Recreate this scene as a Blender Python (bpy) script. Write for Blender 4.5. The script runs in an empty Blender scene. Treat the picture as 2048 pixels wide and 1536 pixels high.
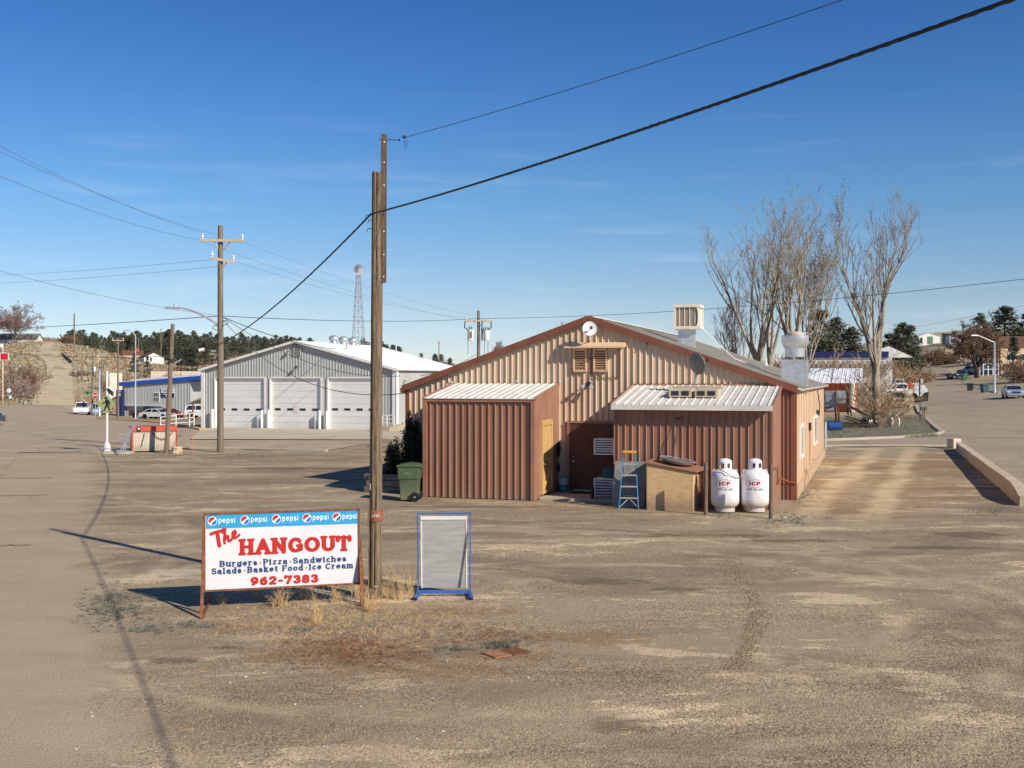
import bpy, bmesh, math, random
import numpy as np
from mathutils import Vector, Matrix, Euler
from mathutils.geometry import delaunay_2d_cdt
random.seed(7); np.random.seed(7)
S = bpy.context.scene
COL = S.collection
R = math.radians
# ------------------------------------------------------------------ camera, world, sun, exposure
F, CX, HY, H = 2200.0, 1024.0, 756.0, 3.7          # photograph: focal length in px, horizon row, camera height
cam_d = bpy.data.cameras.new('camera'); cam = bpy.data.objects.new('camera', cam_d); COL.objects.link(cam)
cam.location = (0, 0, H); cam.rotation_euler = (R(90), 0, 0)
cam_d.sensor_width = 36; cam_d.lens = F / 2048 * 36; cam_d.shift_y = -(768 - HY) / 2048
cam_d.clip_start = 0.1; cam_d.clip_end = 9000
S.camera = cam
SUN_AZ, SUN_EL = math.atan2(0.73, -0.68), R(31.8)
W = bpy.data.worlds.new('World'); S.world = W; W.use_nodes = True
nt = W.node_tree; nt.nodes.clear()
wo = nt.nodes.new('ShaderNodeOutputWorld'); bg = nt.nodes.new('ShaderNodeBackground')
sky = nt.nodes.new('ShaderNodeTexSky'); sky.sky_type = 'NISHITA'; sky.sun_disc = False
sky.sun_elevation = SUN_EL; sky.sun_rotation = SUN_AZ; sky.altitude = 1100
sky.air_density = 1.0; sky.dust_density = 0.35; sky.ozone_density = 2.2
bg.inputs['Strength'].default_value = 0.13
# thin high cloud streaks, a real feature of the sky, by direction
tc = nt.nodes.new('ShaderNodeTexCoord'); mp = nt.nodes.new('ShaderNodeMapping'); mp.inputs['Scale'].default_value = (3.2, 3.2, 34)
mp.inputs['Rotation'].default_value = (0.05, 0.04, 0.3)
no = nt.nodes.new('ShaderNodeTexNoise'); no.inputs['Scale'].default_value = 1.7; no.inputs['Detail'].default_value = 7; no.inputs['Roughness'].default_value = 0.55
rp = nt.nodes.new('ShaderNodeValToRGB'); rp.color_ramp.elements[0].position = 0.56; rp.color_ramp.elements[1].position = 0.82
rp.color_ramp.elements[1].color = (0.20, 0.20, 0.20, 1)
sz = nt.nodes.new('ShaderNodeSeparateXYZ'); mr = nt.nodes.new('ShaderNodeMapRange')
mr.inputs['From Min'].default_value = 0.26; mr.inputs['From Max'].default_value = 0.10
mu = nt.nodes.new('ShaderNodeMath'); mu.operation = 'MULTIPLY'
mx = nt.nodes.new('ShaderNodeMixRGB'); mx.inputs['Color2'].default_value = (6.2, 6.6, 7.2, 1)
L = nt.links.new
L(tc.outputs['Generated'], mp.inputs['Vector']); L(mp.outputs[0], no.inputs['Vector']); L(no.outputs['Fac'], rp.inputs[0])
L(tc.outputs['Generated'], sz.inputs[0]); L(sz.outputs['Z'], mr.inputs['Value'])
L(rp.outputs[0], mu.inputs[0]); L(mr.outputs[0], mu.inputs[1]); L(mu.outputs[0], mx.inputs['Fac'])
hs = nt.nodes.new('ShaderNodeHueSaturation'); hs.inputs['Saturation'].default_value = 1.0
tn = nt.nodes.new('ShaderNodeValToRGB'); tn.color_ramp.elements[0].position = 0.0; tn.color_ramp.elements[0].color = (.60, .61, .76, 1); tn.color_ramp.elements[1].position = 0.5; tn.color_ramp.elements[1].color = (.15, .33, .56, 1)
for q_, c_ in ((.07, (.52, .56, .64, 1)), (.16, (.36, .55, .69, 1)), (.245, (.25, .47, .71, 1)), (.34, (.175, .395, .67, 1))):
    e_ = tn.color_ramp.elements.new(q_); e_.color = c_
tm_ = nt.nodes.new('ShaderNodeMixRGB'); tm_.blend_type = 'MULTIPLY'; tm_.inputs['Fac'].default_value = 1
L(sz.outputs['Z'], tn.inputs[0]); L(sky.outputs[0], hs.inputs['Color']); L(hs.outputs[0], tm_.inputs['Color1']); L(tn.outputs[0], tm_.inputs['Color2']); L(tm_.outputs[0], mx.inputs['Color1']); L(mx.outputs[0], bg.inputs['Color']); L(bg.outputs[0], wo.inputs['Surface'])
sd = bpy.data.lights.new('sun', 'SUN'); sd.energy = 4.4; sd.angle = R(0.5); sd.color = (1.0, 0.915, 0.79)
sun = bpy.data.objects.new('sun', sd); COL.objects.link(sun)
SV = Vector((math.sin(SUN_AZ) * math.cos(SUN_EL), math.cos(SUN_AZ) * math.cos(SUN_EL), math.sin(SUN_EL)))
sun.rotation_euler = SV.to_track_quat('Z', 'Y').to_euler()
S.view_settings.view_transform = 'Standard'; S.view_settings.look = 'None'
S.view_settings.exposure = 0.3; S.view_settings.gamma = 1
S.cycles.max_bounces = 6
# ------------------------------------------------------------------ object helpers
def tag(o, label=None, cat=None, group=None, kind=None):
    if label: o['label'] = label
    if cat: o['category'] = cat
    if group: o['group'] = group
    if kind: o['kind'] = kind
    return o
def thing(name, loc, label, cat, rz=0, group=None):
    o = bpy.data.objects.new(name, None); COL.objects.link(o); o.empty_display_size = 0.3
    o.location = loc; o.rotation_euler = (0, 0, rz)
    return tag(o, label, cat, group)
def copy_tree(o, parent=None):
    c = o.copy(); COL.objects.link(c); c.parent = parent
    for ch in list(o.children): copy_tree(ch, c)
    return c
class MB:
    def __init__(s): s.v = []; s.f = []; s.M = None
    def add(s, vs, fs):
        b = len(s.v)
        if s.M is not None: vs = [s.M @ Vector(p) for p in vs]
        s.v += [tuple(p) for p in vs]; s.f += [tuple(b + i for i in f) for f in fs]
        return s
    def box(s, c, d, rot=None):
        x, y, z = d[0] / 2, d[1] / 2, d[2] / 2
        vs = [Vector((i * x, j * y, k * z)) for k in (-1, 1) for j in (-1, 1) for i in (-1, 1)]
        if rot is not None:
            m = Euler(rot).to_matrix(); vs = [m @ p for p in vs]
        c = Vector(c)
        return s.add([p + c for p in vs], [(0, 2, 3, 1), (4, 5, 7, 6), (0, 1, 5, 4), (2, 6, 7, 3), (0, 4, 6, 2), (1, 3, 7, 5)])
    def bar(s, a, b, w, h=None, up=(0, 0, 1)):
        a, b = Vector(a), Vector(b); h = h or w; d = (b - a)
        if d.length < 1e-6: return s
        d.normalize(); up = Vector(up)
        if abs(d.dot(up)) > 0.98: up = Vector((0, 1, 0))
        x = d.cross(up).normalized() * (w / 2); z = x.cross(d).normalized() * (h / 2)
        return s.add([a - x - z, a + x - z, a + x + z, a - x + z, b - x - z, b + x - z, b + x + z, b - x + z],
                     [(0, 1, 2, 3), (7, 6, 5, 4), (0, 4, 5, 1), (1, 5, 6, 2), (2, 6, 7, 3), (3, 7, 4, 0)])
    def tube(s, pts, r, n=8, cap=True):
        pts = [Vector(p) for p in pts]; m = len(pts)
        rs = r if hasattr(r, '__len__') else [r] * m
        vs = []; ref = None
        for i, p in enumerate(pts):
            t = (pts[min(i + 1, m - 1)] - pts[max(i - 1, 0)])
            if t.length < 1e-9: t = Vector((0, 0, 1))
            t.normalize()
            if ref is None: ref = Vector((1, 0, 0)) if abs(t.x) < 0.8 else Vector((0, 1, 0))
            x = (ref - t * ref.dot(t)).normalized(); y = t.cross(x); ref = x
            for k in range(n):
                a = 2 * math.pi * k / n; vs.append(p + x * (rs[i] * math.cos(a)) + y * (rs[i] * math.sin(a)))
        fs = [(i * n + k, i * n + (k + 1) % n, (i + 1) * n + (k + 1) % n, (i + 1) * n + k) for i in range(m - 1) for k in range(n)]
        if cap and n > 2: fs += [tuple(range(n - 1, -1, -1)), tuple(range((m - 1) * n, m * n))]
        return s.add(vs, fs)
    def cyl(s, a, b, r, r2=None, n=16): return s.tube([a, b], [r, r if r2 is None else r2], n)
    def lathe(s, prof, c=(0, 0, 0), n=24, axis='z'):
        vs = []; c = Vector(c)
        for r_, z_ in prof:
            for k in range(n):
                a = 2 * math.pi * k / n; p = (r_ * math.cos(a), r_ * math.sin(a), z_)
                if axis == 'y': p = (p[0], p[2], p[1])
                if axis == 'x': p = (p[2], p[0], p[1])
                vs.append(c + Vector(p))
        m = len(prof)
        fs = [(i * n + k, i * n + (k + 1) % n, (i + 1) * n + (k + 1) % n, (i + 1) * n + k) for i in range(m - 1) for k in range(n)]
        fs += [tuple(range(n - 1, -1, -1)), tuple(range((m - 1) * n, m * n))]
        return s.add(vs, fs)
    def prism(s, poly, y0, y1):             # polygon in the x-z plane, extruded along y
        n = len(poly)
        return s.add([(x, y0, z) for x, z in poly] + [(x, y1, z) for x, z in poly],
                     [tuple(range(n)), tuple(range(2 * n - 1, n - 1, -1))] + [(i, i + n, (i + 1) % n + n, (i + 1) % n) for i in range(n)])
    def xprism(s, poly, x0, x1):            # polygon in the y-z plane, extruded along x
        n = len(poly)
        return s.add([(x0, y, z) for y, z in poly] + [(x1, y, z) for y, z in poly],
                     [tuple(range(n)), tuple(range(2 * n - 1, n - 1, -1))] + [(i, i + n, (i + 1) % n + n, (i + 1) % n) for i in range(n)])
    def rib(s, O, X, Y, N, x0, x1, y0, y1, pitch, h, frac=0.26, thick=0.02, brk=()):
        """profiled sheet metal: ribs run along Y, repeat along X, stand out along N"""
        O, X, Y, N = map(Vector, (O, X, Y, N)); g = lambda q, x: q(x) if callable(q) else q
        xs = []; x = x0
        sl = 0.09 * pitch
        while x < x1 - 1e-6:
            a = x + pitch * (1 - frac) / 2; b = a + pitch * frac
            for q, e in ((x, 0), (a, 0), (a + sl, h), (b - sl, h), (b, 0)): xs.append((q, e))
            x += pitch
        xs = [q for q in xs if q[0] < x1 - 1e-4] + [(x1, 0)]
        for b in brk:
            for i in range(len(xs) - 1):
                if xs[i][0] < b < xs[i + 1][0]:
                    t = (b - xs[i][0]) / (xs[i + 1][0] - xs[i][0]); xs.insert(i + 1, (b, xs[i][1] * (1 - t) + xs[i + 1][1] * t)); break
        vs = []
        for q, e in xs:
            for yy in (g(y0, q), g(y1, q)): vs.append(O + X * q + Y * yy + N * e)
        n = len(xs)
        for q, e in xs:
            for yy in (g(y0, q), g(y1, q)): vs.append(O + X * q + Y * yy - N * thick)
        fs = [(2 * i, 2 * i + 2, 2 * i + 3, 2 * i + 1) for i in range(n - 1)]
        b = 2 * n
        fs += [(b + 2 * i, b + 2 * i + 1, b + 2 * i + 3, b + 2 * i + 2) for i in range(n - 1)]
        fs += [(2 * i, b + 2 * i, b + 2 * i + 2, 2 * i + 2) for i in range(n - 1)] + [(2 * i + 1, 2 * i + 3, b + 2 * i + 3, b + 2 * i + 1) for i in range(n - 1)]
        fs += [(0, 1, b + 1, b), (2 * n - 2, b + 2 * n - 2, b + 2 * n - 1, 2 * n - 1)]
        return s.add(vs, fs)
    def build(s, name, m, parent=None, smooth=None, bevel=0):
        me = bpy.data.meshes.new(name); me.from_pydata(s.v, [], s.f); me.validate(clean_customdata=False)
        bm = bmesh.new(); bm.from_mesh(me); bmesh.ops.recalc_face_normals(bm, faces=bm.faces)
        bm.to_mesh(me); bm.free()
        me.materials.append(m)
        if smooth is not None:
            me.polygons.foreach_set('use_smooth', [True] * len(me.polygons))
            me.set_sharp_from_angle(angle=R(smooth))
        o = bpy.data.objects.new(name, me); COL.objects.link(o)
        if parent: o.parent = parent
        if bevel:
            b = o.modifiers.new('bevel', 'BEVEL'); b.width = bevel; b.segments = 2; b.limit_method = 'ANGLE'
        return o
# ------------------------------------------------------------------ materials
def lin(c):
    f = lambda u: (u / 255 / 12.92) if u / 255 <= 0.04045 else ((u / 255 + 0.055) / 1.055) ** 2.4
    return (f(c[0]), f(c[1]), f(c[2]), 1)
def mat(name, c1, c2=None, scale=3.0, rough=0.7, metal=0.0, bump=0.0, bscale=40.0, stretch=(1, 1, 1), c3=None, s3=20, spec=0.4, t3=0.6, lo=0.35, hi=0.65, alpha=None, splash=None, streak=0.0, top_=.45):
    m = bpy.data.materials.new(name); m.use_nodes = True; n = m.node_tree; b = n.nodes['Principled BSDF']
    b.inputs['Roughness'].default_value = rough; b.inputs['Metallic'].default_value = metal
    b.inputs['Specular IOR Level'].default_value = spec
    t = n.nodes.new('ShaderNodeTexCoord'); mp = n.nodes.new('ShaderNodeMapping'); mp.inputs['Scale'].default_value = stretch
    n.links.new(t.outputs['Object'], mp.inputs['Vector'])
    c2 = c2 or tuple(max(0, q * 0.9) for q in c1)
    a = n.nodes.new('ShaderNodeTexNoise'); a.inputs['Scale'].default_value = scale; a.inputs['Detail'].default_value = 6; a.inputs['Roughness'].default_value = 0.6
    n.links.new(mp.outputs[0], a.inputs['Vector'])
    r = n.nodes.new('ShaderNodeValToRGB'); r.color_ramp.elements[0].position = lo; r.color_ramp.elements[1].position = hi
    r.color_ramp.elements[0].color = lin(c1); r.color_ramp.elements[1].color = lin(c2)
    n.links.new(a.outputs['Fac'], r.inputs[0]); out = r.outputs[0]
    if c3:
        a3 = n.nodes.new('ShaderNodeTexNoise'); a3.inputs['Scale'].default_value = s3; a3.inputs['Detail'].default_value = 8; a3.inputs['Roughness'].default_value = 0.7
        n.links.new(mp.outputs[0], a3.inputs['Vector'])
        r3 = n.nodes.new('ShaderNodeValToRGB'); r3.color_ramp.elements[0].position = t3; r3.color_ramp.elements[1].position = min(1, t3 + 0.08)
        n.links.new(a3.outputs['Fac'], r3.inputs[0]); x = n.nodes.new('ShaderNodeMixRGB'); x.inputs['Color2'].default_value = lin(c3)
        n.links.new(r3.outputs[0], x.inputs['Fac']); n.links.new(out, x.inputs['Color1']); out = x.outputs[0]
    if streak:       # faint vertical run-off streaks and sheet-to-sheet fading
        ms = n.nodes.new('ShaderNodeMapping'); ms.inputs['Scale'].default_value = (3.2, 3.2, .16); n.links.new(t.outputs['Object'], ms.inputs['Vector'])
        ns = n.nodes.new('ShaderNodeTexNoise'); ns.inputs['Scale'].default_value = 2.2; ns.inputs['Detail'].default_value = 8; ns.inputs['Roughness'].default_value = .75; n.links.new(ms.outputs[0], ns.inputs['Vector'])
        rs_ = n.nodes.new('ShaderNodeValToRGB'); rs_.color_ramp.elements[0].position = .3; rs_.color_ramp.elements[1].position = .7; rs_.color_ramp.elements[0].color = (1 - streak, 1 - streak * 1.1, 1 - streak * 1.25, 1); rs_.color_ramp.elements[1].color = (1 + streak * .35,) * 3 + (1,)
        n.links.new(ns.outputs['Fac'], rs_.inputs[0]); xs_ = n.nodes.new('ShaderNodeMixRGB'); xs_.blend_type = 'MULTIPLY'; xs_.inputs['Fac'].default_value = 1; n.links.new(out, xs_.inputs['Color1']); n.links.new(rs_.outputs[0], xs_.inputs['Color2']); out = xs_.outputs[0]
    if splash:       # mud splashed up from the ground
        sp_ = n.nodes.new('ShaderNodeSeparateXYZ'); n.links.new(t.outputs['Object'], sp_.inputs[0])
        nz_ = n.nodes.new('ShaderNodeTexNoise'); nz_.inputs['Scale'].default_value = 3.5; nz_.inputs['Detail'].default_value = 8; nz_.inputs['Roughness'].default_value = .8; n.links.new(t.outputs['Object'], nz_.inputs['Vector'])
        ad = n.nodes.new('ShaderNodeMath'); ad.operation = 'MULTIPLY_ADD'; ad.inputs[1].default_value = -1.1; n.links.new(nz_.outputs['Fac'], ad.inputs[0]); n.links.new(sp_.outputs['Z'], ad.inputs[2])
        mr_ = n.nodes.new('ShaderNodeMapRange'); mr_.inputs['From Min'].default_value = -.45; mr_.inputs['From Max'].default_value = top_ - .5; mr_.inputs['To Min'].default_value = .7; mr_.inputs['To Max'].default_value = 0; n.links.new(ad.outputs[0], mr_.inputs['Value'])
        xp = n.nodes.new('ShaderNodeMixRGB'); xp.inputs['Color2'].default_value = lin(splash); n.links.new(mr_.outputs[0], xp.inputs['Fac']); n.links.new(out, xp.inputs['Color1']); out = xp.outputs[0]
    n.links.new(out, b.inputs['Base Color'])
    rr = n.nodes.new('ShaderNodeMapRange'); rr.inputs['To Min'].default_value = max(0.02, rough - 0.08); rr.inputs['To Max'].default_value = min(1, rough + 0.1)
    n.links.new(a.outputs['Fac'], rr.inputs['Value']); n.links.new(rr.outputs[0], b.inputs['Roughness'])
    if bump:
        bn = n.nodes.new('ShaderNodeTexNoise'); bn.inputs['Scale'].default_value = bscale; bn.inputs['Detail'].default_value = 5
        n.links.new(mp.outputs[0], bn.inputs['Vector'])
        bp = n.nodes.new('ShaderNodeBump'); bp.inputs['Strength'].default_value = bump; bp.inputs['Distance'].default_value = 0.02
        n.links.new(bn.outputs['Fac'], bp.inputs['Height']); n.links.new(bp.outputs[0], b.inputs['Normal'])
    return m
M = {}
M['wood_pole'] = mat('weathered_pole_wood', (144, 124, 100), (98, 82, 64), 5, 0.9, bump=1.0, bscale=12, stretch=(6, 6, 0.35), c3=(52, 42, 34), s3=7, t3=0.56)
M['wood_pole2'] = mat('grey_brown_pole_wood', (138, 124, 106), (108, 95, 80), 4, 0.9, bump=0.6, bscale=10, stretch=(5, 5, 0.3), c3=(74, 60, 48), s3=9, t3=0.62)
M['board'] = mat('old_board', (112, 96, 80), (86, 72, 60), 5, 0.9, bump=0.5, bscale=20, stretch=(6, 6, 0.5))
M['rust'] = mat('rusty_steel', (140, 88, 58), (104, 66, 46), 14, 0.85, bump=0.3, c3=(80, 52, 40), s3=30)
M['rust_band'] = mat('rust_band', (160, 98, 66), (128, 78, 54), 14, 0.85, bump=0.3)
M['tan_wall'] = mat('tan_ribbed_metal', (212, 189, 163), (202, 177, 150), 0.8, 0.5, spec=0.3, stretch=(1, 1, 0.4), c3=(190, 158, 124), s3=2.5, t3=0.66, streak=0.12, splash=(150, 124, 98))
M['tan_side'] = mat('peach_side_panels', (232, 200, 166), (222, 188, 154), 0.9, 0.55, spec=0.3, stretch=(1, 1, 0.4), c3=(206, 170, 136), s3=3, t3=0.68, streak=0.1, splash=(160, 130, 102))
M['red_wall'] = mat('red_brown_ribbed_metal', (160, 118, 97), (142, 101, 81), 1.2, 0.42, spec=0.4, stretch=(1, 1, 0.3), c3=(138, 100, 88), s3=6, t3=0.66, streak=0.16, splash=(140, 112, 92))
M['red_flat'] = mat('red_brown_flat_metal', (165, 122, 101), (149, 108, 88), 1.5, 0.45, spec=0.4, streak=0.12, splash=(140, 112, 92))
M['bollard'] = mat('dull_rusty_pipe', (128, 102, 84), (98, 80, 68), 4, 0.8, bump=.2, c3=(150, 94, 62), s3=5, t3=.58)
M['red_trim'] = mat('rust_red_trim', (134, 84, 66), (118, 72, 56), 3, 0.5)
M['white_roof'] = mat('white_ribbed_roof', (226, 222, 214), (206, 200, 190), 2, 0.45, c3=(176, 166, 150), s3=7, t3=0.64)
M['old_roof'] = mat('weathered_galvanised_roof', (214, 210, 202), (188, 182, 172), 1.3, 0.6, 0.0, stretch=(0.5, 3, 1), c3=(156, 140, 124), s3=5, t3=0.66)
M['gar_roof'] = mat('white_garage_roof', (240, 240, 240), (230, 230, 232), 1, 0.5)
M['gar_wall'] = mat('light_grey_ribbed_metal', (182, 184, 180), (170, 172, 170), 0.7, 0.5, spec=0.3, stretch=(1, 1, 0.3), streak=0.08)
M['white'] = mat('white_paint', (232, 230, 226), (220, 218, 212), 2, 0.5)
M['door_white'] = mat('white_overhead_door', (228, 227, 224), (218, 217, 213), 0.8, 0.5, stretch=(0.4, 1, 3), streak=0.05)
M['tank_white'] = mat('white_tank_paint', (236, 232, 236), (226, 221, 224), 2, 0.35, c3=(190, 176, 160), s3=5, t3=0.72, streak=0.05, splash=(176, 160, 140))
M['galv'] = mat('galvanised_steel', (204, 206, 208), (180, 183, 187), 6, 0.35, 0.55, c3=(160, 162, 166), s3=14)
M['alu'] = mat('brushed_aluminium_sheet', (188, 187, 182), (166, 166, 162), 2.5, 0.5, 0.25, stretch=(1, 1, 6), c3=(188, 188, 184), s3=4, t3=0.6)
M['dark'] = mat('dark_grey_metal', (52, 52, 54), (40, 40, 43), 4, 0.6)
M['black'] = mat('black_rubber', (30, 30, 31), (22, 22, 24), 5, 0.75)
M['wire'] = mat('black_wire', (44, 44, 46), (34, 34, 36), 5, 0.6)
M['wire_far'] = mat('grey_line_wire', (128, 134, 142), (110, 116, 124), 5, 0.6); M['lattice'] = mat('dull_lattice_steel', (156, 162, 170), (140, 146, 154), 5, .7)
M['concrete'] = mat('concrete', (186, 174, 154), (166, 153, 134), 0.9, 0.9, bump=0.3, c3=(140, 128, 112), s3=6, t3=0.62)
M['conc_wall'] = mat('barrier_concrete', (208, 190, 164), (184, 166, 140), 1.2, 0.9, bump=0.4, c3=(142, 126, 106), s3=5, t3=0.6)
M['blue_paint'] = mat('blue_frame_paint', (58, 102, 180), (48, 88, 160), 8, 0.5, c3=(110, 96, 90), s3=20, t3=0.68)
M['ply'] = mat('raw_plywood', (220, 186, 142), (198, 162, 118), 4, 0.75, stretch=(1, 1, 5), bump=0.15, c3=(164, 124, 84), s3=9, t3=0.58, streak=0.1, splash=(140, 118, 94))
M['ply_door'] = mat('wooden_door', (204, 166, 112), (188, 148, 94), 3, 0.7, stretch=(4, 4, 0.6))
M['glass'] = mat('window_glass', (40, 48, 56), (30, 36, 42), 2, 0.08, spec=0.6)
M['green_bin'] = mat('green_plastic', (84, 100, 72), (72, 88, 62), 3, 0.55, c3=(104, 112, 88), s3=9, t3=0.64, streak=0.06, splash=(130, 122, 100))
M['brown_door'] = mat('dark_brown_door', (98, 64, 50), (84, 54, 43), 3, 0.6)
M['teal'] = mat('teal_plastic', (54, 124, 134), (44, 106, 116), 5, 0.45)
M['fg_blue'] = mat('blue_fibreglass', (74, 136, 168), (58, 114, 150), 5, 0.5)
M['orange'] = mat('yellow_orange_plastic', (222, 166, 74), (206, 148, 60), 5, 0.5)
M['red_paint'] = mat('red_paint', (200, 84, 62), (184, 72, 54), 4, 0.55, c3=(160, 60, 44), s3=10, t3=0.66)
M['lime'] = mat('faded_lime_sign', (160, 168, 118), (150, 158, 110), 4, 0.5)
M['navy'] = mat('navy_paint', (40, 48, 96), (34, 42, 86), 4, 0.5)
M['royal'] = mat('royal_blue_trim', (30, 90, 190), (26, 80, 174), 3, 0.45)
# ------------------------------------------------------------------ terrain
TPX = [-900, 0, 100, 200, 300, 500, 700, 1000, 1400, 1640, 1750, 1870, 2048, 2500]
TD = [40, 60, 80, 110, 150, 170, 190, 230, 300, 400, 500, 600, 900, 1500, 4000]
TZ = {
 -900: [0, 0, -.2, -.6, -.9, -1.0, -1.0, 2.5, 9.0, 16.5, 20.0, 21, 34, 42, 20],
 0:    [0, 0, -.2, -.6, -.9, -1.0, -1.0, 2.0, 8.6, 16.0, 19.0, 21, 36, 44, 20],
 100:  [0, 0, -.2, -.6, -.95, -1.05, -1.1, 1.6, 7.9, 15.7, 20.3, 21, 37, 44, 20],
 200:  [0, 0, -.2, -.7, -1.6, -2.0, -2.3, 0.3, 5.5, 11.0, 16.0, 21.2, 24, 26, 20],
 300:  [0, 0, -.1, -.7, -2.0, -2.5, -2.8, -2.0, 2.6, 7.6, 11.0, 19.0, 21, 22, 20],
 500:  [0, 0, 0, -.3, -1.5, -2.0, -2.4, -1.5, 3.0, 8.0, 13.2, 19.0, 20, 22, 20],
 700:  [0, 0, 0, 0, -.4, -.5, -.5, 0, 3.0, 7.0, 10.0, 13.5, 17, 19, 20],
 1000: [0, 0, 0, 0, 0, 0, .2, .6, 2, 4.0, 6, 8, 14, 17, 18],
 1400: [0, 0, 0, 0, .1, .2, .4, .8, 2, 4, 6, 8, 12, 15, 18],
 1640: [0, 0, 0, .1, .5, .7, 1.0, 2.0, 4, 7, 10, 13, 22, 22, 22],
 1750: [0, 0, 0, .25, 1.0, 1.3, 1.7, 2.8, 5, 8.5, 12, 16, 33, 36, 30],
 1870: [0, 0, 0, .5, 1.4, 1.9, 2.5, 4.0, 6.4, 10.0, 14, 22, 42, 46, 40],
 2048: [0, 0, .1, 1.2, 2.4, 3.0, 3.6, 5.6, 8.5, 13, 19, 26, 45, 50, 44],
 2500: [0, .1, .5, 2.0, 3.6, 4.2, 5.0, 7.0, 10, 15, 21, 28, 48, 52, 46]}
_px = np.arange(-900, 2501, 10.0); _ld = np.linspace(math.log(40), math.log(4000), 260)
_rows = np.array([np.interp(_ld, [math.log(d) for d in TD], TZ[p]) for p in TPX])
_Z = np.array([np.interp(_px, TPX, _rows[:, j]) for j in range(len(_ld))]).T
def _blur(Z, ax, n):
    for _ in range(n):
        P = np.concatenate([np.take(Z, [0], ax), Z, np.take(Z, [-1], ax)], ax)
        Z = (np.take(P, range(0, Z.shape[ax]), ax) + 2 * Z + np.take(P, range(2, Z.shape[ax] + 2), ax)) / 4
    return Z
_Z = _blur(_blur(_Z, 0, 8), 1, 5)
# roughness of open hillsides
_nz = np.random.rand(*_Z.shape); _nz = _blur(_blur(_nz, 0, 4), 1, 4) - 0.5
_amp = np.clip((np.exp(_ld) - 200) / 400, 0, 1) * 9
_Z = _Z + _nz * _amp[None, :]
def gz(x, y):
    if y <= 41: return 0.0
    p = CX + F * x / y; i = min(max((p + 900) / 10, 0), len(_px) - 1.001)
    j = min(max((math.log(y) - _ld[0]) / (_ld[1] - _ld[0]), 0), len(_ld) - 1.001)
    a, b = int(i), int(j); u, v = i - a, j - b
    z = (_Z[a, b] * (1 - u) + _Z[a + 1, b] * u) * (1 - v) + (_Z[a, b + 1] * (1 - u) + _Z[a + 1, b + 1] * u) * v
    return float(z) * min(1, (y - 41) / 12)
def at(px, d): x = (px - CX) / F * d; return Vector((x, d, gz(x, d)))
def zat(py, d): return H - (py - HY) * d / F
def hit(px, py):
    d = 8.0
    while d < 1400:
        p = at(px, d)
        if zat(py, d) <= p.z:
            a, b = d / 1.01, d
            for _ in range(20):
                m_ = (a + b) / 2
                if zat(py, m_) <= at(px, m_).z: b = m_
                else: a = m_
            return at(px, b)
        d *= 1.01
    return at(px, 1400)
def struct_mat(kind):
    m = bpy.data.materials.new(kind); m.use_nodes = True; return m, m.node_tree, m.node_tree.nodes['Principled BSDF']
def node(n, t, **k):
    q = n.nodes.new(t)
    for a, b in k.items():
        if a.startswith('_'): q.inputs[a[1:].replace('_', ' ')].default_value = b
        else: setattr(q, a, b)
    return q
def ramp(n, src, p0, p1, c0=(0, 0, 0, 1), c1=(1, 1, 1, 1)):
    r = n.nodes.new('ShaderNodeValToRGB'); e = r.color_ramp.elements
    e[0].position, e[1].position = p0, p1; e[0].color, e[1].color = c0, c1
    n.links.new(src, r.inputs[0]); return r.outputs[0]
def mixc(n, fac, a, b, mode='MIX'):
    x = n.nodes.new('ShaderNodeMixRGB'); x.blend_type = mode
    for s_, v in ((x.inputs['Fac'], fac), (x.inputs['Color1'], a), (x.inputs['Color2'], b)):
        if isinstance(v, (float, int)): s_.default_value = v
        elif isinstance(v, tuple): s_.default_value = v
        else: n.links.new(v, s_)
    return x.outputs[0]
def mathn(n, op, a, b):
    x = n.nodes.new('ShaderNodeMath'); x.operation = op; x.use_clamp = False
    for s_, v in ((x.inputs[0], a), (x.inputs[1], b)):
        if isinstance(v, (float, int)): s_.default_value = v
        else: n.links.new(v, s_)
    return x.outputs[0]
def noise(n, vec, scale, detail=6, rough=0.6, dist=0.0):
    q = node(n, 'ShaderNodeTexNoise', _Scale=scale, _Detail=detail, _Roughness=rough, _Distortion=dist)
    n.links.new(vec, q.inputs['Vector']); return q.outputs['Fac']
def mapped(n, vec, scale=(1, 1, 1), rot=0, loc=(0, 0, 0)):
    q = n.nodes.new('ShaderNodeMapping'); q.inputs['Scale'].default_value = scale; q.inputs['Rotation'].default_value = (0, 0, rot); q.inputs['Location'].default_value = loc
    n.links.new(vec, q.inputs['Vector']); return q.outputs[0]
def spots(n, pos, lst, wob=0.6, ns=1.3):
    """union of soft elliptical ground patches [(x, y, rx, ry)], edges broken by noise"""
    out = None; nz_ = noise(n, pos, ns, 7, 0.7)
    for (x, y, rx, ry) in lst:
        v = n.nodes.new('ShaderNodeVectorMath'); v.operation = 'SUBTRACT'; n.links.new(pos, v.inputs[0]); v.inputs[1].default_value = (x, y, 0)
        w = n.nodes.new('ShaderNodeVectorMath'); w.operation = 'MULTIPLY'; n.links.new(v.outputs[0], w.inputs[0]); w.inputs[1].default_value = (1 / rx, 1 / ry, 0)
        l_ = n.nodes.new('ShaderNodeVectorMath'); l_.operation = 'LENGTH'; n.links.new(w.outputs[0], l_.inputs[0])
        o = mathn(n, 'SUBTRACT', 1.0, l_.outputs['Value'])
        out = o if out is None else mathn(n, 'MAXIMUM', out, o)
    k = mathn(n, 'ADD', out, mathn(n, 'MULTIPLY', mathn(n, 'SUBTRACT', nz_, 0.5), wob * 4))
    return ramp(n, k, 0.0, 0.45)
gm, n, b = struct_mat('gravel_and_dry_hill_ground')
geo = node(n, 'ShaderNodeNewGeometry'); pos = geo.outputs['Position']
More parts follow.
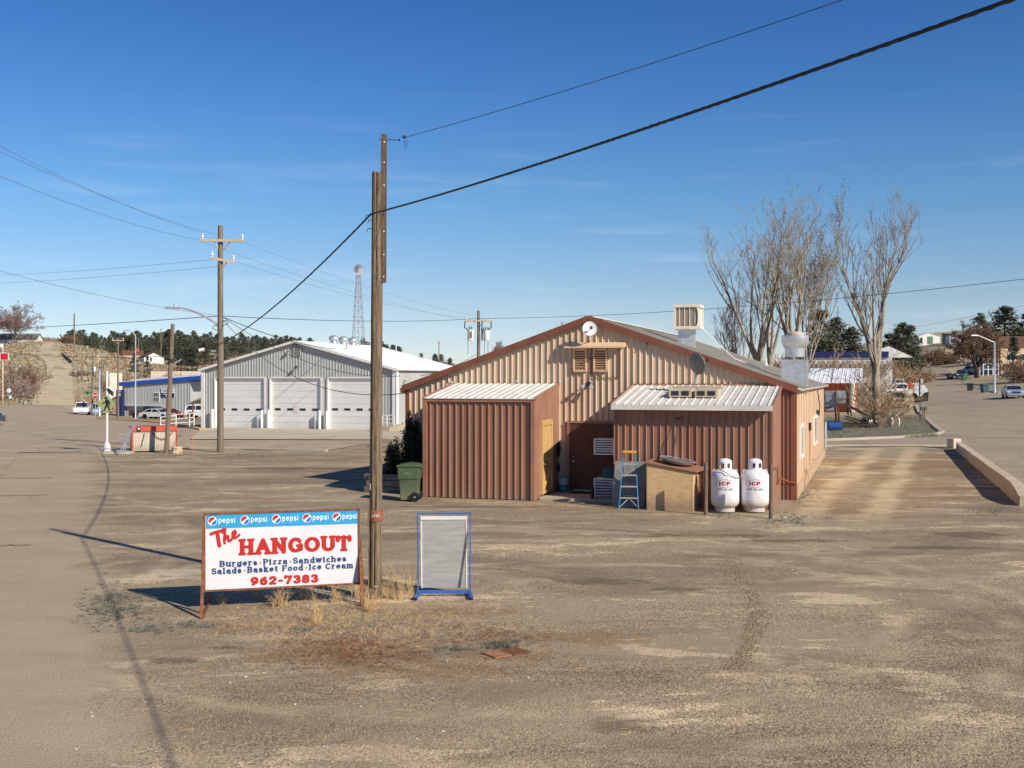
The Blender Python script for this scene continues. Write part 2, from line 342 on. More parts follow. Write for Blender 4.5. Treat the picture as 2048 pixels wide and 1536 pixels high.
tr = mapped(n, pos, (0.16, 0.34, 1), R(14)); big = noise(n, tr, 1.0, 9, 0.66, 0.8)
col = ramp(n, big, 0.40, 0.60, lin((148, 131, 107)), lin((204, 184, 151)))
mid = noise(n, mapped(n, pos, (0.42, 0.95, 1), R(-22), (4, 2, 0)), 1.0, 8, 0.7, 0.3)
dust = spots(n, pos, [(0.5, 23.5, 5.5, .9), (5.5, 24.5, 5, .8), (7.8, 22.3, 3.5, .7), (10.1, 33.4, .9, 3), (11.7, 38, .9, 4), (13.6, 43, 1.1, 4.5), (16.2, 49, 1.4, 4), (19, 54.5, 2.4, 3), (7.9, 33, .8, 4), (9.4, 41, .9, 5), (12.4, 51, 1.2, 4),
                       (4.2, 16.6, 1.6, .7), (5.3, 15, 1.6, .5), (3.0, 13.6, 1.2, .4), (1.0, 12.3, 2.2, .35), (-1.5, 12.4, 1.6, .3), (-10, 35, 5, 1.2), (-6.5, 30, 4, .8), (-4, 42, 6, 2), (-9, 47, 6, 1.5), (5.6, 17.9, 1.2, .8), (-4.6, 12.2, 1.2, .5)], 0.75, 1.1)
col = mixc(n, mathn(n, 'MULTIPLY', dust, 0.34), col, lin((212, 190, 152)))
col = mixc(n, mathn(n, 'MULTIPLY', ramp(n, mid, 0.52, 0.76), 0.45), col, lin((210, 189, 153)))
col = mixc(n, mathn(n, 'MULTIPLY', ramp(n, mid, 0.44, 0.28), 0.55), col, lin((124, 111, 93)))
patch = noise(n, mapped(n, pos, (0.22, 0.5, 1), R(20), (11, 5, 0)), 1.0, 7, 0.65, 0.5)
grav = ramp(n, patch, 0.40, 0.56)                 # where loose gravel lies, else packed fines
vor = node(n, 'ShaderNodeTexVoronoi', _Scale=42.0); n.links.new(pos, vor.inputs['Vector'])
vbw = n.nodes.new('ShaderNodeRGBToBW'); n.links.new(vor.outputs['Color'], vbw.inputs[0])
speck = ramp(n, vbw.outputs[0], 0.12, 0.88, (0.46, 0.46, 0.47, 1), (1.68, 1.65, 1.58, 1))
fine = noise(n, pos, 95, 3, 0.6)
speck2 = ramp(n, fine, 0.3, 0.7, (0.82, 0.82, 0.82, 1), (1.15, 1.15, 1.15, 1))
col = mixc(n, 1.0, col, speck2, 'MULTIPLY')
col = mixc(n, mathn(n, 'ADD', mathn(n, 'MULTIPLY', grav, 0.82), 0.18), col, mixc(n, 1.0, col, speck, 'MULTIPLY'))
def ring(cx, cy, rad, w, sx=1, sy=1):
    v = n.nodes.new('ShaderNodeVectorMath'); v.operation = 'SUBTRACT'; n.links.new(wpos, v.inputs[0]); v.inputs[1].default_value = (cx, cy, 0)
    q = n.nodes.new('ShaderNodeVectorMath'); q.operation = 'MULTIPLY'; n.links.new(v.outputs[0], q.inputs[0]); q.inputs[1].default_value = (1 / sx, 1 / sy, 0)
    l_ = n.nodes.new('ShaderNodeVectorMath'); l_.operation = 'LENGTH'; n.links.new(q.outputs[0], l_.inputs[0])
    return ramp(n, mathn(n, 'ABSOLUTE', mathn(n, 'SUBTRACT', l_.outputs['Value'], rad), 0.0), 0.0, w, (1, 1, 1, 1), (0, 0, 0, 1))
wv = n.nodes.new('ShaderNodeVectorMath'); wv.operation = 'MULTIPLY_ADD'; wn_ = node(n, 'ShaderNodeTexNoise', _Scale=.35, _Detail=3); n.links.new(pos, wn_.inputs['Vector']); n.links.new(wn_.outputs['Color'], wv.inputs[0]); wv.inputs[1].default_value = (1.6, 1.6, 0); n.links.new(pos, wv.inputs[2]); wpos = wv.outputs[0]
def union(l): 
    o = l[0]
    for q in l[1:]: o = mathn(n, 'MAXIMUM', o, q)
    return o
trk = noise(n, pos, .9, 6, .7)
lt_ = union([ring(.3, 19.3, 6.6, .3), ring(.3, 19.3, 8.2, .3), ring(.3, 19.3, 9.0, .22), ring(2, 40, 17.5, .35, 1.3, 1), ring(2, 40, 19.3, .35, 1.3, 1), ring(-16, 44, 13, .4), ring(-16, 44, 15, .4), ring(22, 8, 14, .3), ring(22, 8, 15.7, .3), ring(-30, 20, 24, .35)])
col = mixc(n, mathn(n, 'MULTIPLY', mathn(n, 'MULTIPLY', lt_, ramp(n, trk, .42, .62)), 0.55), col, lin((212, 191, 155)))
dk_ = union([ring(.3, 19.3, 5.9, .35), ring(.3, 19.3, 7.4, .3), ring(2, 40, 18.4, .4, 1.3, 1), ring(-16, 44, 14, .4), ring(22, 8, 14.9, .35), ring(-30, 20, 23, .4)])
col = mixc(n, mathn(n, 'MULTIPLY', mathn(n, 'MULTIPLY', dk_, ramp(n, trk, .60, .40)), 0.5), col, lin((120, 107, 90)))
darkp = ramp(n, noise(n, mapped(n, pos, (0.7, 1.5, 1), 0, (3, 9, 0)), 1.0, 8, 0.75), 0.66, 0.78)
col = mixc(n, mathn(n, 'MULTIPLY', darkp, 0.7), col, lin((84, 72, 58)))
brown = spots(n, pos, [(-2.3, 15.0, 1.6, 0.8), (-0.3, 14.6, 1.3, 0.5), (-1.2, 13.9, 1.6, 0.45), (-3.7, 16.4, 1.2, .4), (-0.9, 17.4, 1.0, 0.5), (0.9, 15.6, 1.2, .5),
                       (16.5, 46, 3.2, 5), (14, 38, 2.0, 4), (9.5, 31, 1.5, 3), (-7.2, 18.0, .9, 1.3), (10.6, 40, .8, 6), (20, 52, 2.5, 3)], 1.05, 2.0)
col = mixc(n, mathn(n, 'MULTIPLY', brown, 0.42), col, mixc(n, noise(n, pos, 9, 6, 0.7), lin((120, 78, 52)), lin((152, 122, 76))))
sxyz = n.nodes.new('ShaderNodeSeparateXYZ'); n.links.new(pos, sxyz.inputs[0])
tl_ = mathn(n, 'ADD', mathn(n, 'SUBTRACT', sxyz.outputs['X'], mathn(n, 'MULTIPLY', sxyz.outputs['Y'], .40)), mathn(n, 'MULTIPLY', mathn(n, 'SUBTRACT', noise(n, pos, .12, 3, .5), .5), 2.2))
rl = lambda t0, w: ramp(n, mathn(n, 'ABSOLUTE', mathn(n, 'SUBTRACT', tl_, t0), 0.0), w * .35, w, (1, 1, 1, 1), (0, 0, 0, 1))
gate = mathn(n, 'MULTIPLY', ramp(n, mathn(n, 'MULTIPLY', sxyz.outputs['Y'], .01), .26, .31), ramp(n, mathn(n, 'MULTIPLY', sxyz.outputs['Y'], .01), .57, .60, (1, 1, 1, 1), (0, 0, 0, 1)))
rut = mathn(n, 'MULTIPLY', mathn(n, 'MULTIPLY', mathn(n, 'MAXIMUM', rl(-2.0, .62), rl(-4.0, .62)), gate), ramp(n, noise(n, pos, .7, 7, .7), .3, .55))
col = mixc(n, mathn(n, 'MULTIPLY', rut, 0.7), col, lin((208, 188, 150)))
stain = spots(n, pos, [(10.9, 26, 1.0, .7), (1.15, 11.7, .45, .3), (1.5, 20.0, 1.2, .35), (2.9, 19.3, .6, .25), (-1.2, 31.6, 2.6, .3), (4.6, 25.8, 2, .4), (6.5, 25, 1.5, .3), (-4.4, 14.4, .4, .2), (-3.9, 15.1, .3, .12), (-8.2, 45, 4, .6), (9.2, 24, 1.4, .3)], 0.6, 2.2)
col = mixc(n, mathn(n, 'MULTIPLY', stain, 0.55), col, lin((84, 70, 54)))
pud = spots(n, pos, [(-6.2, 21.0, 1.0, .45), (-5.4, 20.4, .8, .35)], 0.4, 1.5)
col = mixc(n, mathn(n, 'MULTIPLY', pud, 0.55), col, lin((208, 194, 170)))
blue = spots(n, pos, [(-6.9, 18.2, .8, 1.1), (-5.6, 16.3, .8, .3), (-1.0, 14.8, .7, .25), (-.2, 14.9, .5, .2), (7.2, 28.6, 1.4, .6), (-21, 53, 5, 1.6), (-12, 53.5, 6, 1.2), (15.5, 30.6, 2.5, .7), (23, 57, 3, 1.2)], 0.7, 3.1)
col = mixc(n, mathn(n, 'MULTIPLY', blue, 0.25), col, mixc(n, noise(n, pos, 14, 6, 0.7), lin((88, 98, 98)), lin((140, 140, 118))))
# open hillside: dry grass, sage and bare soil
hill = node(n, 'ShaderNodeVertexColor', layer_name='veg')
sx = n.nodes.new('ShaderNodeSeparateColor'); n.links.new(hill.outputs['Color'], sx.inputs[0])
hn = noise(n, mapped(n, pos, (0.035, 0.02, 0.08)), 1.0, 9, 0.7, 0.5)
hc = ramp(n, hn, 0.38, 0.62, lin((158, 142, 112)), lin((194, 176, 140)))
hc = mixc(n, mathn(n, 'MULTIPLY', ramp(n, noise(n, mapped(n, pos, (0.06, 0.03, 0.1), 0, (7, 3, 1)), 1.0, 8, 0.75), 0.5, 0.62), 0.6), hc, lin((124, 128, 118)))
hc = mixc(n, mathn(n, 'MULTIPLY', ramp(n, noise(n, mapped(n, pos, (0.05, 0.04, 0.1), 0, (17, 13, 1)), 1.0, 8, 0.7), 0.56, 0.66), 0.55), hc, lin((158, 106, 66)))
hc = mixc(n, mathn(n, 'MULTIPLY', ramp(n, noise(n, pos, 0.5, 6, 0.8), 0.5, 0.62), 0.35), hc, lin((86, 84, 70)))
sxy = n.nodes.new('ShaderNodeSeparateXYZ'); n.links.new(pos, sxy.inputs[0])
sd_ = mathn(n, 'ADD', mathn(n, 'ADD', sxy.outputs['X'], mathn(n, 'MULTIPLY', sxy.outputs['Y'], .39)), .2)
sd_ = mathn(n, 'ADD', sd_, mathn(n, 'MULTIPLY', mathn(n, 'SUBTRACT', noise(n, pos, .8, 8, .75), .5), 3.2))
rmask = ramp(n, sd_, 0.0, 1.0, (1, 1, 1, 1), (0, 0, 0, 1))
pn = noise(n, mapped(n, pos, (0.25, 0.8, 1), .38), 1.0, 8, .65, .4)
pc2 = mixc(n, 1.0, ramp(n, pn, .35, .68, lin((168, 151, 126)), lin((184, 166, 140))), ramp(n, noise(n, pos, 70, 3, .7), .3, .7, (.8, .8, .8, 1), (1.2, 1.2, 1.2, 1)), 'MULTIPLY')
col = mixc(n, mathn(n, 'MULTIPLY', rmask, .9), col, pc2)
col = mixc(n, sx.outputs[0], col, hc)
gr = mixc(n, noise(n, pos, 1.3, 7, 0.75), lin((106, 104, 94)), lin((152, 140, 114)))
col = mixc(n, sx.outputs[1], col, gr)
n.links.new(col, b.inputs['Base Color']); b.inputs['Roughness'].default_value = 0.95; b.inputs['Specular IOR Level'].default_value = 0.15
bp = node(n, 'ShaderNodeBump', _Strength=0.5, _Distance=0.02)
hgt = mathn(n, 'ADD', mathn(n, 'MULTIPLY', vor.outputs['Distance'], -0.9), mathn(n, 'MULTIPLY', noise(n, pos, 6, 6, 0.7), 0.35))
n.links.new(hgt, bp.inputs['Height']); n.links.new(bp.outputs[0], b.inputs['Normal'])

pxs = sorted(set(list(np.arange(-200, 2260, 12.0)) + list(np.arange(-5600, -200, 150.0)) + list(np.arange(2260, 7700, 150.0))))
ds = [-60, -30, -10, 0] + list(np.arange(2, 41, 2.0)); d = 41.0
while d < 4500: ds.append(d); d *= 1.022 if d < 700 else 1.06
gmb = MB(); veg = []
GREEN = [(1650, 1870, 74, 96, 1)]
for d in ds:
    for p in pxs:
        x = (p - CX) / F * max(d, 40)
        gmb.v.append((x, d, gz(x, d)))
        v = min(1, max(0, (d - 150) / 40)); g_ = 0
        if p > 1650: v = max(v, min(1, max(0, (d - 96) / 12)))
        if 1600 < p < 1900 and 67 < d < 96: g_ = 0.85; v = 0
        veg.append((v, g_, 0, 1))
nx = len(pxs)
gmb.f = [(j * nx + i, j * nx + i + 1, (j + 1) * nx + i + 1, (j + 1) * nx + i) for j in range(len(ds) - 1) for i in range(nx - 1)]
me = bpy.data.meshes.new('ground'); me.from_pydata(gmb.v, [], gmb.f)
ca = me.color_attributes.new('veg', 'FLOAT_COLOR', 'POINT'); ca.data.foreach_set('color', np.array(veg, dtype=np.float32).ravel())
me.polygons.foreach_set('use_smooth', [True] * len(me.polygons)); me.materials.append(gm)
ground = bpy.data.objects.new('ground', me); COL.objects.link(ground); tag(ground, kind='structure')

def sheet(name, poly, m, off=0.012, step=3.0, label=None, ragged=0.0, thick=0):
    """paved or bare area draped on the terrain; poly is a list of (x, y)"""
    pts = []
    k = len(poly)
    for i in range(k):
        a, b_ = Vector(poly[i]), Vector(poly[(i + 1) % k]); L_ = (b_ - a).length
        st = max(0.25 if ragged else step, min(step, 0.02 * max(a.y, 8)) if ragged else step)
        q = max(1, int(L_ / st))
        nn = Vector((-(b_ - a).y, (b_ - a).x)).normalized() if L_ > 0 else Vector((0, 0))
        for j in range(q):
            p = a.lerp(b_, j / q)
            if ragged and p.y > 3: p = p + nn * random.gauss(0, ragged)
            pts.append(p)
    nb = len(pts); edges = [(i, (i + 1) % nb) for i in range(nb)]
    xs = [p.x for p in pts]; ys = [p.y for p in pts]
    inner = []; y = min(ys)
    def inside(x, y):
        c = False; j = nb - 1
        for i in range(nb):
            if (pts[i].y > y) != (pts[j].y > y) and x < (pts[j].x - pts[i].x) * (y - pts[i].y) / (pts[j].y - pts[i].y) + pts[i].x: c = not c
            j = i
        return c
    while y < max(ys):
        sp = max(step, y * 0.03); x = min(xs) + sp / 2
        while x < max(xs):
            if inside(x, y): inner.append(Vector((x, y)))
            x += sp
        y += max(step, y * 0.022)
    v, e, f, *_ = delaunay_2d_cdt(pts + inner, edges, [], 1, 1e-4)
    mb = MB(); mb.v = [(p.x, p.y, gz(p.x, p.y) + off + 0.00035 * max(p.y, 0)) for p in v]; mb.f = [tuple(q) for q in f]
    me = bpy.data.meshes.new(name); me.from_pydata(mb.v, [], mb.f); me.materials.append(m)
    bm = bmesh.new(); bm.from_mesh(me); bmesh.ops.recalc_face_normals(bm, faces=bm.faces)
    if sum(fc.normal.z for fc in bm.faces) < 0: bmesh.ops.reverse_faces(bm, faces=bm.faces)
    bm.to_mesh(me); bm.free(); me.polygons.foreach_set('use_smooth', [True] * len(me.polygons))
    o = bpy.data.objects.new(name, me); COL.objects.link(o); tag(o, kind='structure'); return o
def pave_mat(name, c0, c1, crack=True, sp=70, stretch=(0.25, 0.8, 1), rot=0.38):
    m, n, b = struct_mat(name); geo = node(n, 'ShaderNodeNewGeometry'); pos = geo.outputs['Position']
    big = noise(n, mapped(n, pos, stretch, rot), 1.0, 8, 0.65, 0.4)
    col = ramp(n, big, 0.35, 0.68, lin(c0), lin(c1))
    mid = noise(n, mapped(n, pos, (0.6, 0.12, 1), rot, (3, 3, 0)), 1.0, 6, 0.6)
    col = mixc(n, mathn(n, 'MULTIPLY', ramp(n, mid, 0.5, 0.68), 0.35), col, lin(tuple(q * 0.84 for q in c0)))
    sp_ = ramp(n, noise(n, pos, sp, 3, 0.7), 0.3, 0.7, (0.8, 0.8, 0.8, 1), (1.2, 1.2, 1.2, 1))
    col = mixc(n, 1.0, col, sp_, 'MULTIPLY')
    if crack:
        v = node(n, 'ShaderNodeTexVoronoi', feature='DISTANCE_TO_EDGE', _Scale=0.16); n.links.new(mapped(n, pos, (1, 0.8, 1), 0.4), v.inputs['Vector'])
        wob = noise(n, pos, 1.2, 4, 0.6)
        k = mathn(n, 'ADD', v.outputs['Distance'], mathn(n, 'MULTIPLY', mathn(n, 'SUBTRACT', wob, 0.42), 0.06))
        col = mixc(n, mathn(n, 'MULTIPLY', ramp(n, k, 0.002, 0.009, (1, 1, 1, 1), (0, 0, 0, 1)), 0.5), col, lin((86, 78, 70)))
    n.links.new(col, b.inputs['Base Color']); b.inputs['Roughness'].default_value = 0.9; b.inputs['Specular IOR Level'].default_value = 0.2
    bp = node(n, 'ShaderNodeBump', _Strength=0.35, _Distance=0.01); n.links.new(noise(n, pos, 60, 4, 0.7), bp.inputs['Height']); n.links.new(bp.outputs[0], b.inputs['Normal'])
    return m
PAVE = pave_mat('dusty_asphalt', (168, 151, 126), (184, 166, 140))
PAVE_R = pave_mat('worn_asphalt', (156, 141, 119), (176, 160, 136), rot=-0.33)
DIRT = pave_mat('dirt_road_surface', (182, 164, 134), (210, 192, 160), crack=False, sp=8)
APRON = pave_mat('apron_concrete', (186, 172, 150), (202, 188, 166), crack=False)
def P2(px, py): q = hit(px, py); return (q.x, q.y)
left = [(-1.2, -5)] + [(-8.0 + .39 * (12.6 - y), y) for y in (2, 12, 22, 32, 42, 50)] + [(-24.3, 54.2), (-22, 54.6)]
streetA = left + [P2(380, 897), P2(653, 903), P2(700, 894), P2(800, 882), P2(380, 881), P2(405, 862), P2(321, 847), P2(271, 843), P2(195, 838), P2(186, 828), P2(176, 818), P2(150, 812), P2(60, 812), P2(0, 809), P2(-150, 806), (-80, 100), (-75, -5)]
sheet('road', streetA, PAVE, 0.012, 2.5, ragged=0.05)
streetB = [(22.0, 59.2), (23.0, 56.3), (14.95, 31.6), (2.9, -5), (60, -5), (70, 60)] + [P2(2120, 800), P2(2040, 797), P2(1985, 787), P2(1945, 776), P2(1925, 765), P2(1908, 757), P2(1903, 748), P2(1896, 740), P2(1880, 734), P2(1862, 729),
           P2(1845, 731), P2(1838, 737), P2(1844, 747), P2(1850, 757), P2(1848, 775), P2(1840, 795), P2(1832, 812), P2(1838, 826), P2(1855, 842), P2(1872, 858), P2(1884, 866), P2(1876, 871), P2(1850, 874), P2(1800, 878), P2(1700, 882), P2(1640, 884), P2(1200, 884), P2(800, 882), (-7.9, 59), (-2, 58.2), (10, 59)]
sheet('road', streetB, PAVE_R, 0.014, 2.5)
dirtp = [P2(*q) for q in [(152, 812.5), (147, 795), (145, 778), (146, 761), (145, 749), (144, 737), (139, 726), (125, 714), (115, 707), (103, 701), (108, 692), (115, 685.5), (90, 685.5), (83, 692), (76, 700), (60, 704), (40, 705), (40, 708.5), (66, 711), (82, 717), (91, 726), (93, 737), (93, 749), (87, 761), (78, 778), (69, 795), (60, 812.5)]]
sheet('dirt_road', dirtp, DIRT, 0.05, 3.0, ragged=0.12)
apr = [P2(407, 857), P2(795, 863), P2(940, 868), P2(940, 883), P2(800, 881), P2(381, 880)]
sheet('concrete_apron', apr, APRON, 0.03, 3.0)
def kerb(name, pts, w=0.16, h=0.13, m=None):
    mb = MB(); pp = []
    for i in range(len(pts) - 1):
        a, b_ = Vector(pts[i]), Vector(pts[i + 1]); q = max(1, int((b_ - a).length / 1.5))
        pp += [a.lerp(b_, j / q) for j in range(q)]
    pp.append(Vector(pts[-1])); vs = []
    for i, p in enumerate(pp):
        t = (pp[min(i + 1, len(pp) - 1)] - pp[max(i - 1, 0)]).normalized(); nn = Vector((-t.y, t.x)) * (w / 2)
        z = gz(p.x, p.y)
        for s_, zz in ((-1, -0.1), (-1, h - .015), (-.85, h), (.85, h), (1, h - .015), (1, -0.1)): vs.append((p.x + nn.x * s_, p.y + nn.y * s_, z + zz))
    m_ = len(pp)
    mb.add(vs, [(i * 6 + k, i * 6 + k + 1, i * 6 + k + 7, i * 6 + k + 6) for i in range(m_ - 1) for k in range(5)] + [(0, 1, 2, 3, 4, 5), tuple((m_ - 1) * 6 + k for k in range(5, -1, -1))])
    return tag(mb.build(name, m or M['concrete']), kind='structure')
kerb('kerb', [P2(*q) for q in [(1640, 882), (1700, 880), (1800, 876), (1850, 872), (1876, 869), (1884, 865), (1872, 857), (1855, 841), (1838, 825), (1832, 812)]], 0.32, 0.14)
kerb('kerb', [P2(*q) for q in [(1998, 787), (1965, 780), (1940, 774), (1925, 764)]], 0.3, 0.14)
kerb('kerb', [P2(*q) for q in [(1640, 893.5), (1750, 893), (1900, 893)]], 0.25, 0.1)
M['ykerb'] = mat('yellow_painted_kerb', (214, 176, 104), (188, 150, 92), 1.5, 0.8, c3=(170, 150, 120), s3=3, t3=0.55)
kerb('kerb', [P2(*q) for q in [(195, 838), (271, 843), (321, 847), (405, 861)]], 0.45, 0.15, M['ykerb'])
kerb('kerb', [P2(*q) for q in [(381, 897), (450, 898), (560, 900.5), (653, 903)]], 0.3, 0.1)
island = [P2(*q) for q in [(195, 839), (271, 844), (405, 861), (420, 850), (430, 838), (300, 832), (190, 826)]]
# ------------------------------------------------------------------ lettering (own stroke alphabet -> clean polygon meshes)
def arc(cx, cy, rx, ry, a0, a1, n_=12):
    return [(cx + rx * math.cos(R(a0 + (a1 - a0) * i / n_)), cy + ry * math.sin(R(a0 + (a1 - a0) * i / n_))) for i in range(n_ + 1)]
X_ = .66
GL = {
 'H': (.84, [[(.15, 0), (.15, 1)], [(.69, 0), (.69, 1)], [(.15, .5), (.69, .5)]], [(.15, 0), (.15, 1), (.69, 0), (.69, 1)]),
 'A': (.88, [[(.12, 0), (.44, 1)], [(.44, 1), (.76, 0)], [(.22, .33), (.66, .33)]], [(.12, 0), (.76, 0)]),
 'N': (.86, [[(.13, 0), (.13, 1)], [(.13, 1), (.70, 0)], [(.70, 0), (.70, 1)]], [(.13, 0), (.1, 1), (.70, 1)]),
 'G': (.88, [arc(.44, .5, .34, .5, 42, 325), [(.76, .18), (.76, .44)], [(.55, .44), (.82, .44)]], []),
 'O': (.90, [arc(.45, .5, .36, .5, 0, 360, 24)], []),
 'U': (.84, [[(.14, 1), (.14, .36)] + arc(.42, .34, .28, .34, 180, 360) + [(.70, 1)]], [(.14, 1), (.70, 1)]),
 'T': (.84, [[(.42, 0), (.42, 1)], [(.06, 1), (.78, 1)], [(.05, 1), (.04, .8)], [(.79, 1), (.8, .8)]], [(.42, 0)]),
 'B': (.78, [[(.15, 0), (.15, 1)], [(.15, 1)] + arc(.42, .76, .22, .24, 90, -90) + [(.15, .52)], [(.15, .52)] + arc(.44, .26, .24, .26, 90, -90) + [(.15, 0)]], [(.13, 0), (.13, 1)]),
 'P': (.74, [[(.15, 0), (.15, 1)], [(.15, 1)] + arc(.42, .72, .24, .28, 90, -90) + [(.15, .44)]], [(.15, 0), (.13, 1)]),
 'F': (.72, [[(.15, 0), (.15, 1)], [(.15, 1), (.64, 1), (.65, .82)], [(.15, .5), (.5, .5)]], [(.15, 0), (.13, 1)]),
 'S': (.70, [arc(.36, .75, .26, .25, 20, 270, 12) + arc(.36, .25, .28, .25, 90, -160, 12)], []),
 'I': (.40, [[(.2, 0), (.2, 1)]], [(.2, 0), (.2, 1)]),
 'C': (.80, [arc(.43, .5, .34, .5, 45, 315, 18)], []),
 'u': (.72, [[(.12, X_), (.12, .25)] + arc(.34, .24, .22, .24, 180, 300, 8) + [(.58, .2)], [(.58, X_), (.58, 0)]], [(.1, X_), (.55, X_), (.6, 0)]),
 'r': (.56, [[(.15, 0), (.15, X_)], [(.15, .4)] + arc(.36, .46, .19, .2, 170, 60, 8)], [(.15, 0), (.12, X_)]),
 'g': (.68, [arc(.33, .36, .22, .28, 0, 360, 18), [(.57, X_), (.57, -.05)] + arc(.34, -.05, .23, .2, 0, -160, 8)], [(.6, X_)]),
 'e': (.66, [[(.1, .36), (.55, .36)] + arc(.33, .34, .23, .32, 10, 310, 18)], []),
 's': (.58, [arc(.29, .48, .19, .17, 30, 270, 10) + arc(.29, .16, .20, .16, 90, -150, 10)], []),
 'i': (.34, [[(.16, 0), (.16, X_)], [(.16, .93), (.16, .94)]], [(.16, 0), (.13, X_)]),
 'z': (.60, [[(.08, X_), (.5, X_), (.08, 0), (.52, 0)]], []),
 'a': (.66, [arc(.31, .48, .2, .18, 160, 0, 8) + [(.51, 0)], arc(.3, .2, .2, .2, 0, 360, 16)], [(.55, 0)]),
 'n': (.72, [[(.14, 0), (.14, X_)], [(.14, .4)] + arc(.36, .42, .21, .24, 170, 0, 8) + [(.57, 0)]], [(.14, 0), (.11, X_), (.58, 0)]),
 'd': (.70, [arc(.32, .32, .22, .32, 0, 360, 18), [(.56, 1), (.56, 0)]], [(.53, 1), (.59, 0)]),
 'w': (.94, [[(.08, X_), (.26, 0)], [(.26, 0), (.45, X_)], [(.45, X_), (.64, 0)], [(.64, 0), (.84, X_)]], [(.08, X_), (.45, X_), (.84, X_)]),
 'c': (.60, [arc(.33, .33, .23, .33, 50, 315, 16)], []),
 'h': (.72, [[(.14, 0), (.14, 1)], [(.14, .4)] + arc(.36, .42, .21, .24, 170, 0, 8) + [(.57, 0)]], [(.14, 0), (.11, 1), (.58, 0)]),
 'l': (.34, [[(.16, 0), (.16, 1)]], [(.16, 0), (.13, 1)]),
 'k': (.70, [[(.14, 0), (.14, 1)], [(.14, .28), (.52, X_)], [(.28, .4), (.58, 0)]], [(.14, 0), (.11, 1), (.58, 0), (.52, X_)]),
 't': (.48, [[(.2, .88), (.2, .2)] + arc(.34, .17, .14, .17, 180, 290, 6), [(.04, X_), (.4, X_)]], []),
 'o': (.66, [arc(.33, .33, .24, .33, 0, 360, 20)], []),
 'm': (1.04, [[(.14, 0), (.14, X_)], [(.14, .4)] + arc(.33, .42, .18, .24, 170, 0, 8) + [(.51, 0)], [(.51, .4)] + arc(.7, .42, .18, .24, 170, 0, 8) + [(.88, 0)]], [(.14, 0), (.11, X_), (.51, 0), (.89, 0)]),
 'p': (.70, [[(.14, -.3), (.14, X_)], arc(.36, .33, .22, .33, 0, 360, 18)], []),
 '9': (.74, [arc(.36, .68, .24, .32, 0, 360, 18), [(.6, .68), (.56, .3), (.2, .0)]], []),
 '6': (.74, [arc(.36, .32, .24, .32, 0, 360, 18), [(.12, .32), (.18, .7), (.52, 1)]], []),
 '2': (.72, [arc(.35, .72, .24, .28, 165, -35, 10) + [(.1, 0), (.62, 0)]], []),
 '7': (.70, [[(.08, .86), (.08, 1), (.6, 1), (.28, 0)]], []),
 '3': (.70, [arc(.32, .75, .22, .25, 150, -80, 10) + arc(.33, .26, .25, .26, 80, -150, 10)], []),
 '8': (.74, [arc(.36, .75, .21, .25, 0, 360, 16), arc(.36, .26, .25, .26, 0, 360, 16)], []),
 '1': (.50, [[(.08, .8), (.28, 1), (.28, 0)]], [(.28, 0)]),
 '5': (.70, [[(.56, 1), (.16, 1), (.13, .58)] + arc(.33, .32, .26, .31, 110, -150, 12)], []),
 '4': (.72, [[(.5, 0), (.5, 1), (.06, .3), (.66, .3)]], []),
 '-': (.50, [[(.1, .4), (.4, .4)]], []), '.': (.42, [[(.2, .34), (.2, .35)]], []), ' ': (.30, [], [])}
